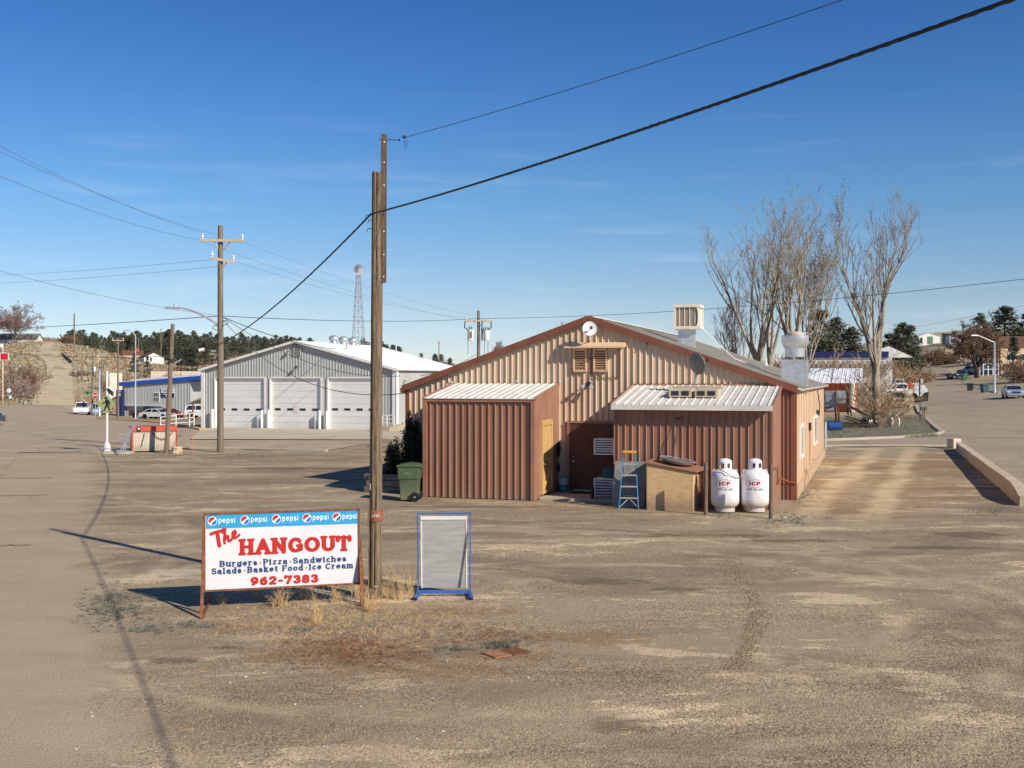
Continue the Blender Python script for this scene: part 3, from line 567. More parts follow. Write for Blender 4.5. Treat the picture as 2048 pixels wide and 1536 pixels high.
def text_mesh(s_, cap=1.0, weight=.1, serif=True, width=None, res=26, shear=0, thin=0.75, ser=.11, track=0.0):
    """returns (verts2d, faces, width); baseline at 0, capital height = cap"""
    segs = []; x0 = 0; wt = weight
    yy = lambda y: wt + y * (1 - 2 * wt)
    for ch in s_:
        w, st, sr = GL[ch]
        for pl in st:
            for (a, b_) in zip(pl, pl[1:]):
                dx, dy = abs(b_[0] - a[0]), abs(b_[1] - a[1]); k = wt * (thin + (1 - thin) * (dy / (dx + dy + 1e-6)))
                if ch == '.': k = wt * 0.9
                segs.append((x0 + a[0], yy(a[1]), x0 + b_[0], yy(b_[1]), k))
        if serif:
            for (a, b_) in sr: segs.append((x0 + a - ser - wt * .4, yy(b_) + (-1 if b_ < .3 else 1) * wt * .42, x0 + a + ser + wt * .4, yy(b_) + (-1 if b_ < .3 else 1) * wt * .42, wt * .55))
        x0 += w + wt * 1.1 + track
    Wd = x0
    gx = np.arange(-.15, Wd + .15, 1 / res); gy = np.arange(-.45, 1.2, 1 / res)
    Xg, Yg = np.meshgrid(gx, gy); D = np.full(Xg.shape, 9.0)
    for (ax, ay, bx, by, k) in segs:
        i0 = max(0, int((min(ax, bx) - .25 + .15) * res)); i1 = int((max(ax, bx) + .25 + .15) * res) + 1
        xx, y2 = Xg[:, i0:i1], Yg[:, i0:i1]
        dx, dy = bx - ax, by - ay; L2 = dx * dx + dy * dy + 1e-9
        t = np.clip(((xx - ax) * dx + (y2 - ay) * dy) / L2, 0, 1)
        dd = np.hypot(xx - ax - t * dx, y2 - ay - t * dy) - k
        D[:, i0:i1] = np.minimum(D[:, i0:i1], dd)
    vs, fs = [], []; ny, nx_ = D.shape
    ins = D < 0
    for j in range(ny - 1):
        i = 0
        while i < nx_ - 1:
            c = (ins[j, i], ins[j, i + 1], ins[j + 1, i + 1], ins[j + 1, i])
            if not any(c): i += 1; continue
            if all(c):
                i2 = i
                while i2 < nx_ - 1 and ins[j, i2] and ins[j, i2 + 1] and ins[j + 1, i2 + 1] and ins[j + 1, i2] and i2 - i < 6: i2 += 1
                b0 = len(vs); vs += [(gx[i], gy[j]), (gx[i2], gy[j]), (gx[i2], gy[j + 1]), (gx[i], gy[j + 1])]; fs.append((b0, b0 + 1, b0 + 2, b0 + 3)); i = i2; continue
            cs = [(i, j), (i + 1, j), (i + 1, j + 1), (i, j + 1)]; poly = []
            for q in range(4):
                (a1, b1), (a2, b2) = cs[q], cs[(q + 1) % 4]; d1, d2 = D[b1, a1], D[b2, a2]
                if d1 < 0: poly.append((gx[a1], gy[b1]))
                if (d1 < 0) != (d2 < 0):
                    t = d1 / (d1 - d2); poly.append((gx[a1] + (gx[a2] - gx[a1]) * t, gy[b1] + (gy[b2] - gy[b1]) * t))
            if len(poly) > 2: b0 = len(vs); vs += poly; fs.append(tuple(range(b0, b0 + len(poly))))
            i += 1
    kx = cap if width is None else width / Wd
    return [(x * kx + shear * y * cap, y * cap) for x, y in vs], fs, Wd * kx
def put_text(mb, s_, fn, rot=0, x=0, y=0, **k):
    """fn maps local (x, y) on the lettered face to 3-D"""
    v, f, w = text_mesh(s_, **k); c, s2 = math.cos(rot), math.sin(rot)
    mb.add([fn(x + a * c - b_ * s2, y + a * s2 + b_ * c) for a, b_ in v], f); return w
def flat(name, c, rough=0.5): return mat(name, c, tuple(q * 0.96 for q in c), 3, rough)
M['t_red'] = flat('red_lettering', (180, 34, 22)); M['t_blue'] = flat('navy_lettering', (36, 62, 110)); M['t_white'] = flat('white_lettering', (240, 240, 240))
M['t_black'] = flat('black_lettering', (36, 36, 38)); M['cyan'] = flat('sky_blue_panel', (40, 152, 200)); M['sign_white'] = mat('sign_face_white', (216, 214, 216), (208, 206, 209), 2, 0.4)
# ------------------------------------------------------------------ main building and its additions
ANG = math.atan2(727, 2200); CA, SA = math.cos(ANG), math.sin(ANG); RZ = -ANG
class Fr:
    def __init__(s, x, y, z=0.0): s.o = Vector((x, y, z))
    def u(s, px, w=0):
        k = (px - CX) / F; o = s.o; return (k * (o.y + w * CA) - o.x - w * SA) / (CA + k * SA)
    def w(s, px, u=0):
        k = (px - CX) / F; o = s.o; return (k * (o.y - u * SA) - (o.x + u * CA)) / (SA - k * CA)
    def P(s, u, w, z=0): return Vector((s.o.x + u * CA + w * SA, s.o.y - u * SA + w * CA, s.o.z + z))
    def z(s, py, u, w=0): return zat(py, s.P(u, w).y) - s.o.z
B0 = Fr(8.58, 33.36)
WD, LN, ZE, ZR = 12.81, 19.8, 3.38, 5.60; UM = -WD / 2
top = lambda u: ZE + (ZR - ZE) * (1 - abs(u - UM) / (WD / 2))
bld = thing('restaurant_building', B0.o, 'long tan ribbed metal building with rust red gable trim and grey metal roof', 'building', RZ)
mb = MB(); mb.rib((0, 0, 0), (1, 0, 0), (0, 0, 1), (0, -1, 0), -WD + .02, -.02, -.1, lambda u: top(u) - .02, .203, .046, .24, brk=(UM,))
mb.build('front_wall', M['tan_wall'], bld)
mb = MB(); mb.rib((0, 0, 0), (0, 1, 0), (0, 0, 1), (1, 0, 0), .05, LN, -.1, ZE - .03, .9, .012, .04)
mb.box((-6.4, LN - .05, 1.6), (12.7, .05, 3.4)); mb.box((-WD + .03, LN / 2, 1.6), (.05, LN - .2, 3.4)); mb.build('side_wall', M['tan_side'], bld)
SL = math.hypot(WD / 2, ZR - ZE)
for s_, nm in ((1, 'roof'), (-1, 'roof')):
    mb = MB(); X = Vector((0, 1, 0)); Y = Vector((s_ * WD / 2, 0, -(ZR - ZE))).normalized(); N = Vector((s_ * (ZR - ZE), 0, WD / 2)).normalized()
    mb.rib((UM, -.12, ZR + .04), X, Y, N, 0, LN + .2, 0, SL + .22, .46, .025, .12, .03); mb.build(nm, M['old_roof'], bld)
mb = MB(); mb.bar((UM, -.1, ZR + .075), (UM, LN + .1, ZR + .075), .3, .03); mb.build('ridge_cap', M['old_roof'], bld)
mb = MB()
for s_ in (-1, 1):
    a = Vector((UM, -.15, ZR + .0)); b_ = Vector((UM + s_ * (WD / 2 + .08), -.15, ZE - .03)); mb.bar(a, b_, .07, .2, up=(0, 0, 1))
mb.build('gable_trim', M['red_trim'], bld)
mb = MB(); mb.box((-.05, -.05, 1.62), (.14, .08, 3.4)); mb.box((.03, .04, 1.62), (.05, .12, 3.4)); mb.build('corner_trim', M['red_trim'], bld)
mb = MB(); mb.box((-WD + .06, -.05, 1.62), (.14, .08, 3.4)); mb.build('corner_trim', M['red_trim'], bld)
mb = MB(); mb.box((.15, LN / 2, ZE - .05), (.06, LN + .1, .06)); mb.build('eave_edge', M['tan_side'], bld)
M['stain'] = mat('dirty_concrete_footing', (196, 168, 138), (168, 142, 114), 2, 0.9)
mb = MB(); mb.box((.03, LN / 2 + .1, .1), (.06, LN - .1, .5)); mb.build('foundation', M['stain'], bld)
# side windows
for (pa, pb, ya, yb) in ((1599.2, 1603.6, 851, 912), (1626.5, 1631.5, 833, 886)):
    w0, w1 = B0.w(pa), B0.w(pb); wm = (w0 + w1) / 2; z0, z1 = B0.z(yb, 0, wm), B0.z(ya, 0, wm)
    mb = MB()
    for ww in (w0, w1): mb.box((.035, ww, (z0 + z1) / 2), (.06, .1, z1 - z0 + .12))
    for zz in (z0, z1): mb.box((.035, wm, zz), (.056, w1 - w0 - .1, .1))
    f_ = mb.build('window', M['white'], bld)
    mb = MB(); mb.box((.02, wm, (z0 + z1) / 2), (.02, w1 - w0 - .1, z1 - z0 - .1)); mb.build('pane', M['glass'], f_)
# louvre vents and the ledge above them, on the gable
u0, u1 = B0.u(1131, -.2), B0.u(1250, -.2); zz = B0.z(693, (u0 + u1) / 2, -.2)
mb = MB(); mb.xprism([(-.03, zz + .14), (-.34, zz), (-.34, zz - .05), (-.03, zz + .02)], u0, u1); mb.build('ledge', M['tan_side'], bld)
for (pa, pb) in ((1149, 1173), (1189.5, 1214)):
    a, b_ = B0.u(pa), B0.u(pb); z1, z0 = B0.z(699, a), B0.z(742, a)
    mb = MB()
    for x in (a, b_): mb.box((x, -.06, (z0 + z1) / 2), (.05, .1, z1 - z0))
    for z_ in (z0, z1): mb.box(((a + b_) / 2, -.06, z_), (b_ - a + .05, .1, .05))
    k = 9
    for i in range(k):
        z_ = z0 + (i + .5) * (z1 - z0) / k; mb.box(((a + b_) / 2, -.06, z_), (b_ - a - .03, .08, .012), (R(-34), 0, 0))
    lv = mb.build('louvre_vent', M['tan_side'], bld)
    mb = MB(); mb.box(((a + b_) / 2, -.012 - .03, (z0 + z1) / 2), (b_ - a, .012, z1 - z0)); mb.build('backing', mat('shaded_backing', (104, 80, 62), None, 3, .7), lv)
# hatch door outline on the gable
a, b_ = B0.u(1184), B0.u(1239); z1, z0 = B0.z(697, a), B0.z(755, a)
mb = MB(); mb.box((b_, -.04, (z0 + z1) / 2), (.03, .03, z1 - z0)); mb.box(((a + b_) / 2, -.045, z0), (b_ - a, .03, .015)); mb.box((a, -.04, (z0 + z1) / 2), (.015, .03, z1 - z0)); mb.build('hatch_frame', M['rust'], bld)
# back door
a, b_ = B0.u(1141), B0.u(1141) + 1.62; z1 = B0.z(848, a)
mb = MB(); mb.box(((a + b_) / 2, -.05, z1 / 2 + .05), (b_ - a, .05, z1 - .02)); dr = mb.build('door', M['brown_door'], bld)
mb = MB(); mb.box((a - .05, -.055, z1 / 2 + .04), (.08, .09, z1 + .05)); mb.box(((a + b_) / 2, -.055, z1 + .07), (b_ - a + .2, .1, .07)); mb.build('door_frame', M['red_flat'], bld)
mb = MB(); mb.lathe([(.0, -.02), (.03, -.02), (.04, -.05), (.03, -.08), (0, -.085)], (a + .13, -.06, 1.02), 12, 'y'); mb.build('knob', M['galv'], dr, 40); mb = MB(); mb.lathe([(0, 0), (.02, 0), (.02, -.02), (0, -.02)], (a + .13, -.075, 1.16), 10, 'y'); mb.build('deadbolt', M['galv'], dr, 40)
mb = MB(); mb.box(((a + b_) / 2, -.09, .085), (b_ - a - .3, .03, .05)); mb.build('threshold', M['galv'], dr)
# gas line, meter box and conduit on the long wall
mb = MB(); wa = B0.w(1617.5)
mb.box((.05, wa, B0.z(853, 0, wa)), (.08, .2, .28)); bx = mb.build('electric_box', M['dark'], bld)
mb = MB(); mb.tube([(.04, wa, B0.z(858, 0, wa)), (.04, wa, .9), (.05, wa - .5, .55)], .016, 6); mb.build('conduit', M['red_flat'], bld); mb = MB(); mb.tube([(.05, B0.w(1607), 1.0), (.06, B0.w(1606), .45), (.06, B0.w(1610), .6), (.06, B0.w(1610), .35), (.07, B0.w(1605), .25), (.1, B0.w(1604), .03)], .014, 6); mb.build('conduit', M['red_flat'], bld)
wb = B0.w(1632); mb = MB(); mb.tube([(.06, wb, 3.2), (.12, wb + .05, 2.75), (.12, wb + .8, 2.5), (.1, wb + .4, 2.15), (.06, wb - .1, 2.2)], .02, 6); mb.box((.08, wb - .1, 2.3), (.12, .16, .18)); mb.build('service_cable', M['dark'], bld); mb = MB(); mb.tube([(.06, LN - 1.3, 3.15), (.14, LN - 1.2, 2.6), (.12, LN - 1.2, 2.2)], .02, 6); mb.build('service_cable', M['dark'], bld)
mb = MB(); mb.cyl((.02, B0.w(1622), .62), (.12, B0.w(1622), .62), .03); mb.build('hose_bib', M['galv'], bld)
# floodlights on the gable wall
def on_gable(px, py, w=0): u = B0.u(px, w); return u, B0.z(py, u, w)
def floodlight(px, py, label, big=1.0, white=False):
    u, z = on_gable(px, py, -.12); p = B0.P(u, -.03, z)
    t = thing('floodlight', p, label, 'floodlight', RZ, 'floodlights on the tan gable wall')
    mb = MB(); mb.box((0, -.03, 0), (.11 * big, .06, .11 * big)); mb.build('base', M['white'] if white else M['dark'], t)
    for s_ in (-1, 1):
        mb = MB(); mb.tube([(s_ * .03 * big, -.05, 0), (s_ * .08 * big, -.16 * big, -.03)], .015, 6); mb.build('arm', M['dark'], t)
        mb = MB(); a = Vector((s_ * .08 * big, -.13 * big, -.02)); d = Vector((s_ * .3, -.8, -.55)).normalized()
        mb.tube([a, a + d * .05 * big, a + d * .14 * big], [.03 * big, .045 * big, .06 * big], 12); l_ = mb.build('lamp_head', M['galv'], t, 40)
        mb = MB(); mb.tube([a + d * .141 * big, a + d * .15 * big], [.055 * big, .05 * big], 12); mb.build('lens', M['white'], l_)
    return t
floodlight(1176, 768, 'twin head floodlight on the tan gable wall below the louvre vents', 1.25)
floodlight(1033, 764, 'tan box light on the gable above the middle of the brown shed roof', .8, True)
floodlight(901, 766, 'tan box light on the gable above the left end of the brown shed roof', .9, True)
u, z = on_gable(807, 781, 0); 
t = thing('wall_lantern', B0.P(-WD - .12, .05, z), 'orange wall lantern hung under the left eave of the tan building', 'lantern', RZ)
mb = MB(); mb.tube([(.1, 0, .32), (0, 0, .34), (0, 0, .2)], .015, 6); mb.build('arm', M['dark'], t)
mb = MB(); mb.lathe([(0, .2), (.05, .19), (.09, .1), (.11, .06), (0, .06)], (0, 0, 0), 14); mb.build('hood', M['galv'], t, 40)
mb = MB(); mb.lathe([(0, .06), (.12, .05), (.13, -.06), (.1, -.08), (0, -.08)], (0, 0, 0), 14); mb.build('lamp_glass', M['orange'], t, 40)
# outlets that stick out of the upper wall
for px, py, lab in ((1294, 688, 'short dark spike bracket high on the right half of the tan gable'), (1180, 718.5, 'small dark hook between the two louvre vents')):
    u, z = on_gable(px, py, -.1); t = MB(); t.tube([(0, 0, 0), (0, -.16, .02), (0.01, -.2, .05)], .018, 6); o = t.build('wall_bracket', M['dark']); o.location = B0.P(u, -.03, z); o.rotation_euler = (0, 0, RZ); tag(o, lab, 'bracket')
# satellite dishes
def dish(name, px, py, w, rad, base, label, m, yaw, tilt, mast, backside=False):
    u = B0.u(px, w); z = B0.z(py, u, w); c = B0.P(u, w, z)
    t = thing(name, B0.P(*base), label, 'satellite dish', RZ, 'satellite dishes on the tan building')
    lc = t.matrix_basis.inverted() @ c
    mt = Matrix.Translation(lc) @ Euler((R(tilt), 0, R(yaw))).to_matrix().to_4x4()
    mb = MB(); mb.M = mt; k = 8
    pr = [(rad * i / k, -.22 * rad * (1 - (i / k) ** 2)) for i in range(k + 1)]; pr = [(max(r_, .001), -z_) for r_, z_ in pr]
    pf = [(r_, z_ - .0) for r_, z_ in pr] + [(rad * 1.01, -.012)] + [(r_, z_ + .012) for r_, z_ in reversed(pr)]
    mb.lathe(pf, (0, 0, 0), 40, 'y'); mb.build('reflector', m, t, 50)
    mb = MB(); mb.M = mt; fo = -(.55 * rad) if not backside else -1.35 * rad
    mb.tube([(0, .18 * rad, 0), (.1 * rad, fo * .6, -.2 * rad), (0.02, fo, -.06 * rad)] if not backside else [(0, .1, -rad), (0, fo * .7, -rad * .6), (0, fo, -.1)], .013, 6); mb.build('feed_arm', M['dark'] if backside else M['galv'], t)
    mb = MB(); mb.M = mt; mb.lathe([(0, fo), (.045, fo), (.05, fo - .06), (0, fo - .07)], (0.02, 0, -.06 * rad), 12, 'y'); mb.build('feed_horn', M['dark'], t, 40)
    mb = MB(); mb.tube([tuple(lc + Vector(q)) for q in mast], .024, 8)
    mb.box(tuple(lc + Vector(mast[0])), (.14, .12, .18)); mb.build('mast', M['galv'], t, 40); return t
dish('satellite_dish', 1180, 657, -.5, .232, (UM, -.05, 5.0), 'round white satellite dish at the peak of the tan gable', M['white'], 20, -12, [(0, .12, -.02), (0, .18, -.26), (0, .42, -.3)])
dish('satellite_dish', 1394, 727, -1.35, .335, (B0.u(1390, -1.4), -1.35, 3.2), 'dark grey satellite dish on a mast above the lean-to roof', mat('grey_dish', (120, 118, 118), (108, 107, 108), 3, .5), 143, -16, [(0.02, .1, -.04), (-.05, .14, -.3), (-.05, .1, -.62)], True)

# ---- brown shed left
S0 = Fr(*B0.P(-7.41, -2.72).xy); SW, SDp = 3.62, 2.66
shed = thing('storage_shed', S0.o, 'red brown ribbed metal lean-to shed with white ribbed roof and wooden side door', 'shed', RZ)
mb = MB(); mb.rib((0, 0, 0), (1, 0, 0), (0, 0, 1), (0, -1, 0), -SW + .12, -.1, .02, 2.99, .213, .04, .3); mb.build('front_wall', M['red_wall'], shed)
mb = MB(); mb.xprism([(0, .02), (SDp, .02), (SDp, 3.44), (0, 3.02)], -.04, 0); mb.build('side_wall', M['red_flat'], shed); mb = MB(); mb.xprism([(0, .02), (SDp, .02), (SDp, 3.44), (0, 3.02)], -SW, -SW + .04); mb.build('side_wall', M['red_flat'], shed)
mb = MB()
for x, w_ in ((-SW + .06, .13), (-.055, .12)): mb.box((x, -.035, 1.52), (w_, .09, 3.02))
mb.box((-SW / 2, -.04, 3.02), (SW - .22, .07, .1)); mb.bar((.012, -.04, 3.06), (.012, SDp, 3.5), .03, .12); mb.bar((-SW - .012, -.04, 3.06), (-SW - .012, SDp, 3.5), .03, .12); mb.build('edge_trim', M['red_flat'], shed)
mb = MB(); sl = math.hypot(SDp + .1, .44); Y = Vector((0, SDp + .1, .44)).normalized(); N = Vector((0, -.44, SDp + .1)).normalized()
mb.rib((-SW - .0, -.1, 3.07), (1, 0, 0), Y, N, .02, SW - .01, 0, sl, .235, .03, .18, .012); mb.build('roof', M['white_roof'], shed)
w0, w1 = S0.w(1080.5), S0.w(1101.5); zt = S0.z(843, 0, w0)
mb = MB(); mb.box((.02, (w0 + w1) / 2, zt / 2 + .08), (.05, w1 - w0, zt - .1)); d_ = mb.build('door', M['ply_door'], shed)
mb = MB()
for ww in (w0 + .05, w1 - .05): mb.box((.06, ww, zt / 2 + .08), (.035, .1, zt - .12))
for z_ in (.2, zt * .5, zt - .08): mb.box((.058, (w0 + w1) / 2, z_), (.03, w1 - w0 - .2, .1))
mb.bar((.062, w0 + .1, zt * .45), (.062, w1 - .25, .95), .03, .09, up=(1, 0, 0)); mb.bar((.062, w1 - .25, .95), (.062, w0 + .12, .25), .03, .07, up=(1, 0, 0)); mb.build('brace', M['ply_door'], d_)
# ---- lean-to right
T0 = Fr(*B0.P(-.40, -2.85).xy); TW = 4.55; TD_ = 2.83
lt = thing('lean_to', T0.o, 'red brown metal lean-to with sloping white ribbed roof and deep eave', 'lean-to', RZ)
mb = MB(); mb.rib((0, 0, 0), (1, 0, 0), (0, 0, 1), (0, -1, 0), -TW + .02, -.02, -.02, 2.86, .208, .04, .22); mb.build('front_wall', M['red_wall'], lt)
mb = MB(); 
for x in (-.03, -TW - .0): mb = MB(); mb.xprism([(-.03, -.02), (TD_, -.02), (TD_, 3.40), (-.3, 2.86), (-.03, 2.86)], x, x + .03); mb.build('side_wall', M['red_flat'], lt)
Y = Vector((0, TD_ + .3, .54)).normalized(); N = Vector((0, -.54, TD_ + .3)).normalized(); sl = math.hypot(TD_ + .3, .54)
mb = MB(); mb.rib((-TW, -.32, 2.93), (1, 0, 0), Y, N, 0, TW + .03, 0, sl, .24, .032, .16, .014); mb.build('roof', M['white_roof'], lt)
mb = MB(); mb.box((-TW / 2, -.315, 2.85), (TW + .04, .03, .13)); mb.build('fascia', M['galv'] if 0 else M['white_roof'], lt)
mb = MB(); mb.bar((-TW - .02, -.3, 2.9), (-TW - .02, TD_, 3.44), .04, .14); mb.bar((.02, -.3, 2.9), (.02, TD_, 3.44), .04, .12); mb.bar((-TW, TD_ - .02, 3.5), (0, TD_ - .02, 3.5), .05, .05); mb.build('rake_trim', M['red_flat'], lt)
mb = MB(); mb.rib((.40, 2.80, 0), (1, 0, 0), (0, 0, 1), (0, -1, 0), -.40, -.14, -.02, lambda u: 3.36, .13, .045, .3); mb.build('corner_panel', M['red_wall'], lt)
# twin framed vent boxes on the lean-to roof, at the foot of the dish mast
vb = thing('roof_vent_box', T0.P(T0.u(1391, 1.1), 1.1, 3.2), 'pair of tan framed boxes with panes on the lean-to roof below the grey dish', 'vent box', RZ)
for s_ in (-.38, .38):
    mb = MB(); mb.xprism([(-.45, -.06), (.35, .08), (.35, .2), (-.45, .16)], s_ - .33, s_ + .33); f_ = mb.build('box', M['conc_wall'], vb)
    mb = MB(); mb.box((s_ - .15, -.456, .055), (.22, .012, .13)); mb.box((s_ + .15, -.456, .055), (.22, .012, .13)); mb.build('pane', M['glass'], f_)
mb = MB(); mb.box((0, .42, .2), (1.5, .1, .1)); mb.build('rail', M['concrete'], vb)
# roof equipment
def roof_hit(px, py):
    d = 34.0
    while d < 60:
        p = Vector(((px - CX) / F * d, d, zat(py, d))); q = p - B0.o; u = q.x * CA - q.y * SA; w = q.x * SA + q.y * CA
        if p.z <= top(u) + .06 and w > 0: return u, w, p
        d += .01
    return u, w, p
u, w, p = roof_hit(1374, 690)
cl = thing('evaporative_cooler', p, 'boxy cream evaporative cooler on a metal duct on the roof slope', 'roof cooler', RZ + .0)
sc = p.y / F; z0 = (p.z - zat(659, p.y)); z0 = zat(659, p.y) - p.z; z1 = zat(611, p.y) - p.z
mb = MB(); mb.box((0, 0, z0 / 2 - .15), (.56, .56, z0 + .3)); mb.build('duct', M['galv'], cl)
M['cream'] = mat('cream_enamel', (226, 216, 196), (212, 200, 180), 3, .5, c3=(196, 170, 136), s3=8, t3=.66)
mb = MB(); hw = .43; cxx = .06
for x in (-hw, hw):
    for y in (-hw, hw): mb.box((cxx + x, y, (z0 + z1) / 2), (.08, .08, z1 - z0))
for z_ in (z0 + .05, z1 - .04):
    mb.box((cxx, 0, z_), (2 * hw + .12, 2 * hw + .12, .1))
cb = mb.build('casing', M['cream'], cl)
M['pad'] = mat('cooler_pad', (150, 140, 122), (126, 116, 100), 30, .9)
mb = MB()
for s_ in (-1, 1): mb.box((cxx, s_ * (hw - .02), (z0 + z1) / 2), (2 * hw - .1, .03, z1 - z0 - .14)); 
mb.box((cxx - hw + .02, 0, (z0 + z1) / 2), (.03, 2 * hw - .1, z1 - z0 - .14)); mb.build('pad', M['pad'], cl)
mb = MB(); mb.box((cxx + hw - .02, 0, (z0 + z1) / 2), (.03, 2 * hw - .1, z1 - z0 - .14))
for i in range(4): mb.box((cxx - hw + .16 + i * .19, -hw, (z0 + z1) / 2), (.03, .03, z1 - z0 - .1))
mb.build('louvre', M['cream'], cl)
mb = MB(); mb.tube([(cxx + .2, -hw - .05, z0 - .02)] + [(cxx + hw - .14 + .14 * math.sin(a), -hw - .05, (z0 + z1) / 2 + .42 * -math.cos(a)) for a in [i * .35 for i in range(1, 9)]], .014, 5); mb.tube([(cxx + hw, -.1, z0 + .1), (1.7, 0, -.5), (2.6, .2, -.85)], .016, 5); mb.build('hose', M['white'], cl)
u, w, p = roof_hit(1590, 764)
ex = thing('exhaust_fan', p, 'shiny upblast kitchen exhaust fan on a square metal duct near the roof edge', 'exhaust fan', RZ)
zz = lambda y: zat(y, p.y) - p.z
k = p.y / F
mb = MB(); mb.box((0, 0, zz(737) / 2 - .1 + .05), (25 * k * 2, .8, zz(714) + .3)); mb.build('duct', M['galv'], ex)
mb = MB(); mb.lathe([(.01, zz(714)), (19 * k, zz(714)), (20 * k, zz(698)), (20 * k, zz(697)), (24 * k, zz(692)), (27 * k, zz(684)), (27 * k, zz(672)), (26 * k, zz(671)), (25 * k, zz(673)), (21 * k, zz(673)), (.01, zz(673))], (0, 0, 0), 36); mb.build('fan_bowl', M['galv'], ex, 30)
mb = MB(); mb.lathe([(.01, zz(673)), (17 * k, zz(673)), (17 * k, zz(667)), (14 * k, zz(664)), (.01, zz(663))], (0, 0, 0), 30); mb.build('motor_cap', M['conc_wall'], ex, 30)
def vent_pipe(px, pyt, pyb, r, label, m, base=None):
    u, w, p = roof_hit(px, pyb) if base is None else (0, 0, base)
    h = zat(pyt, p.y) - p.z
    mb = MB(); mb.lathe([(.001, -.2), (r * 2.2, -.2), (r * 1.1, .12), (r, .14), (r, h), (.001, h)], (0, 0, 0), 12); o = mb.build('vent_pipe', m, None, 40); o.location = p; tag(o, label, 'vent pipe'); return o
vent_pipe(1532, 717, 730, .05, 'short white vent pipe on the right roof slope beside the exhaust fan', M['white'])
vent_pipe(1105, 644, 662, .045, 'thin capped metal vent pipe behind the left gable slope', M['galv'], B0.P(-8.2, 3.2, 4.75))
vent_pipe(1129.5, 641, 656, .07, 'thicker white vent pipe behind the left gable slope near the peak', M['white'], B0.P(-7.6, 3.0, 4.95))

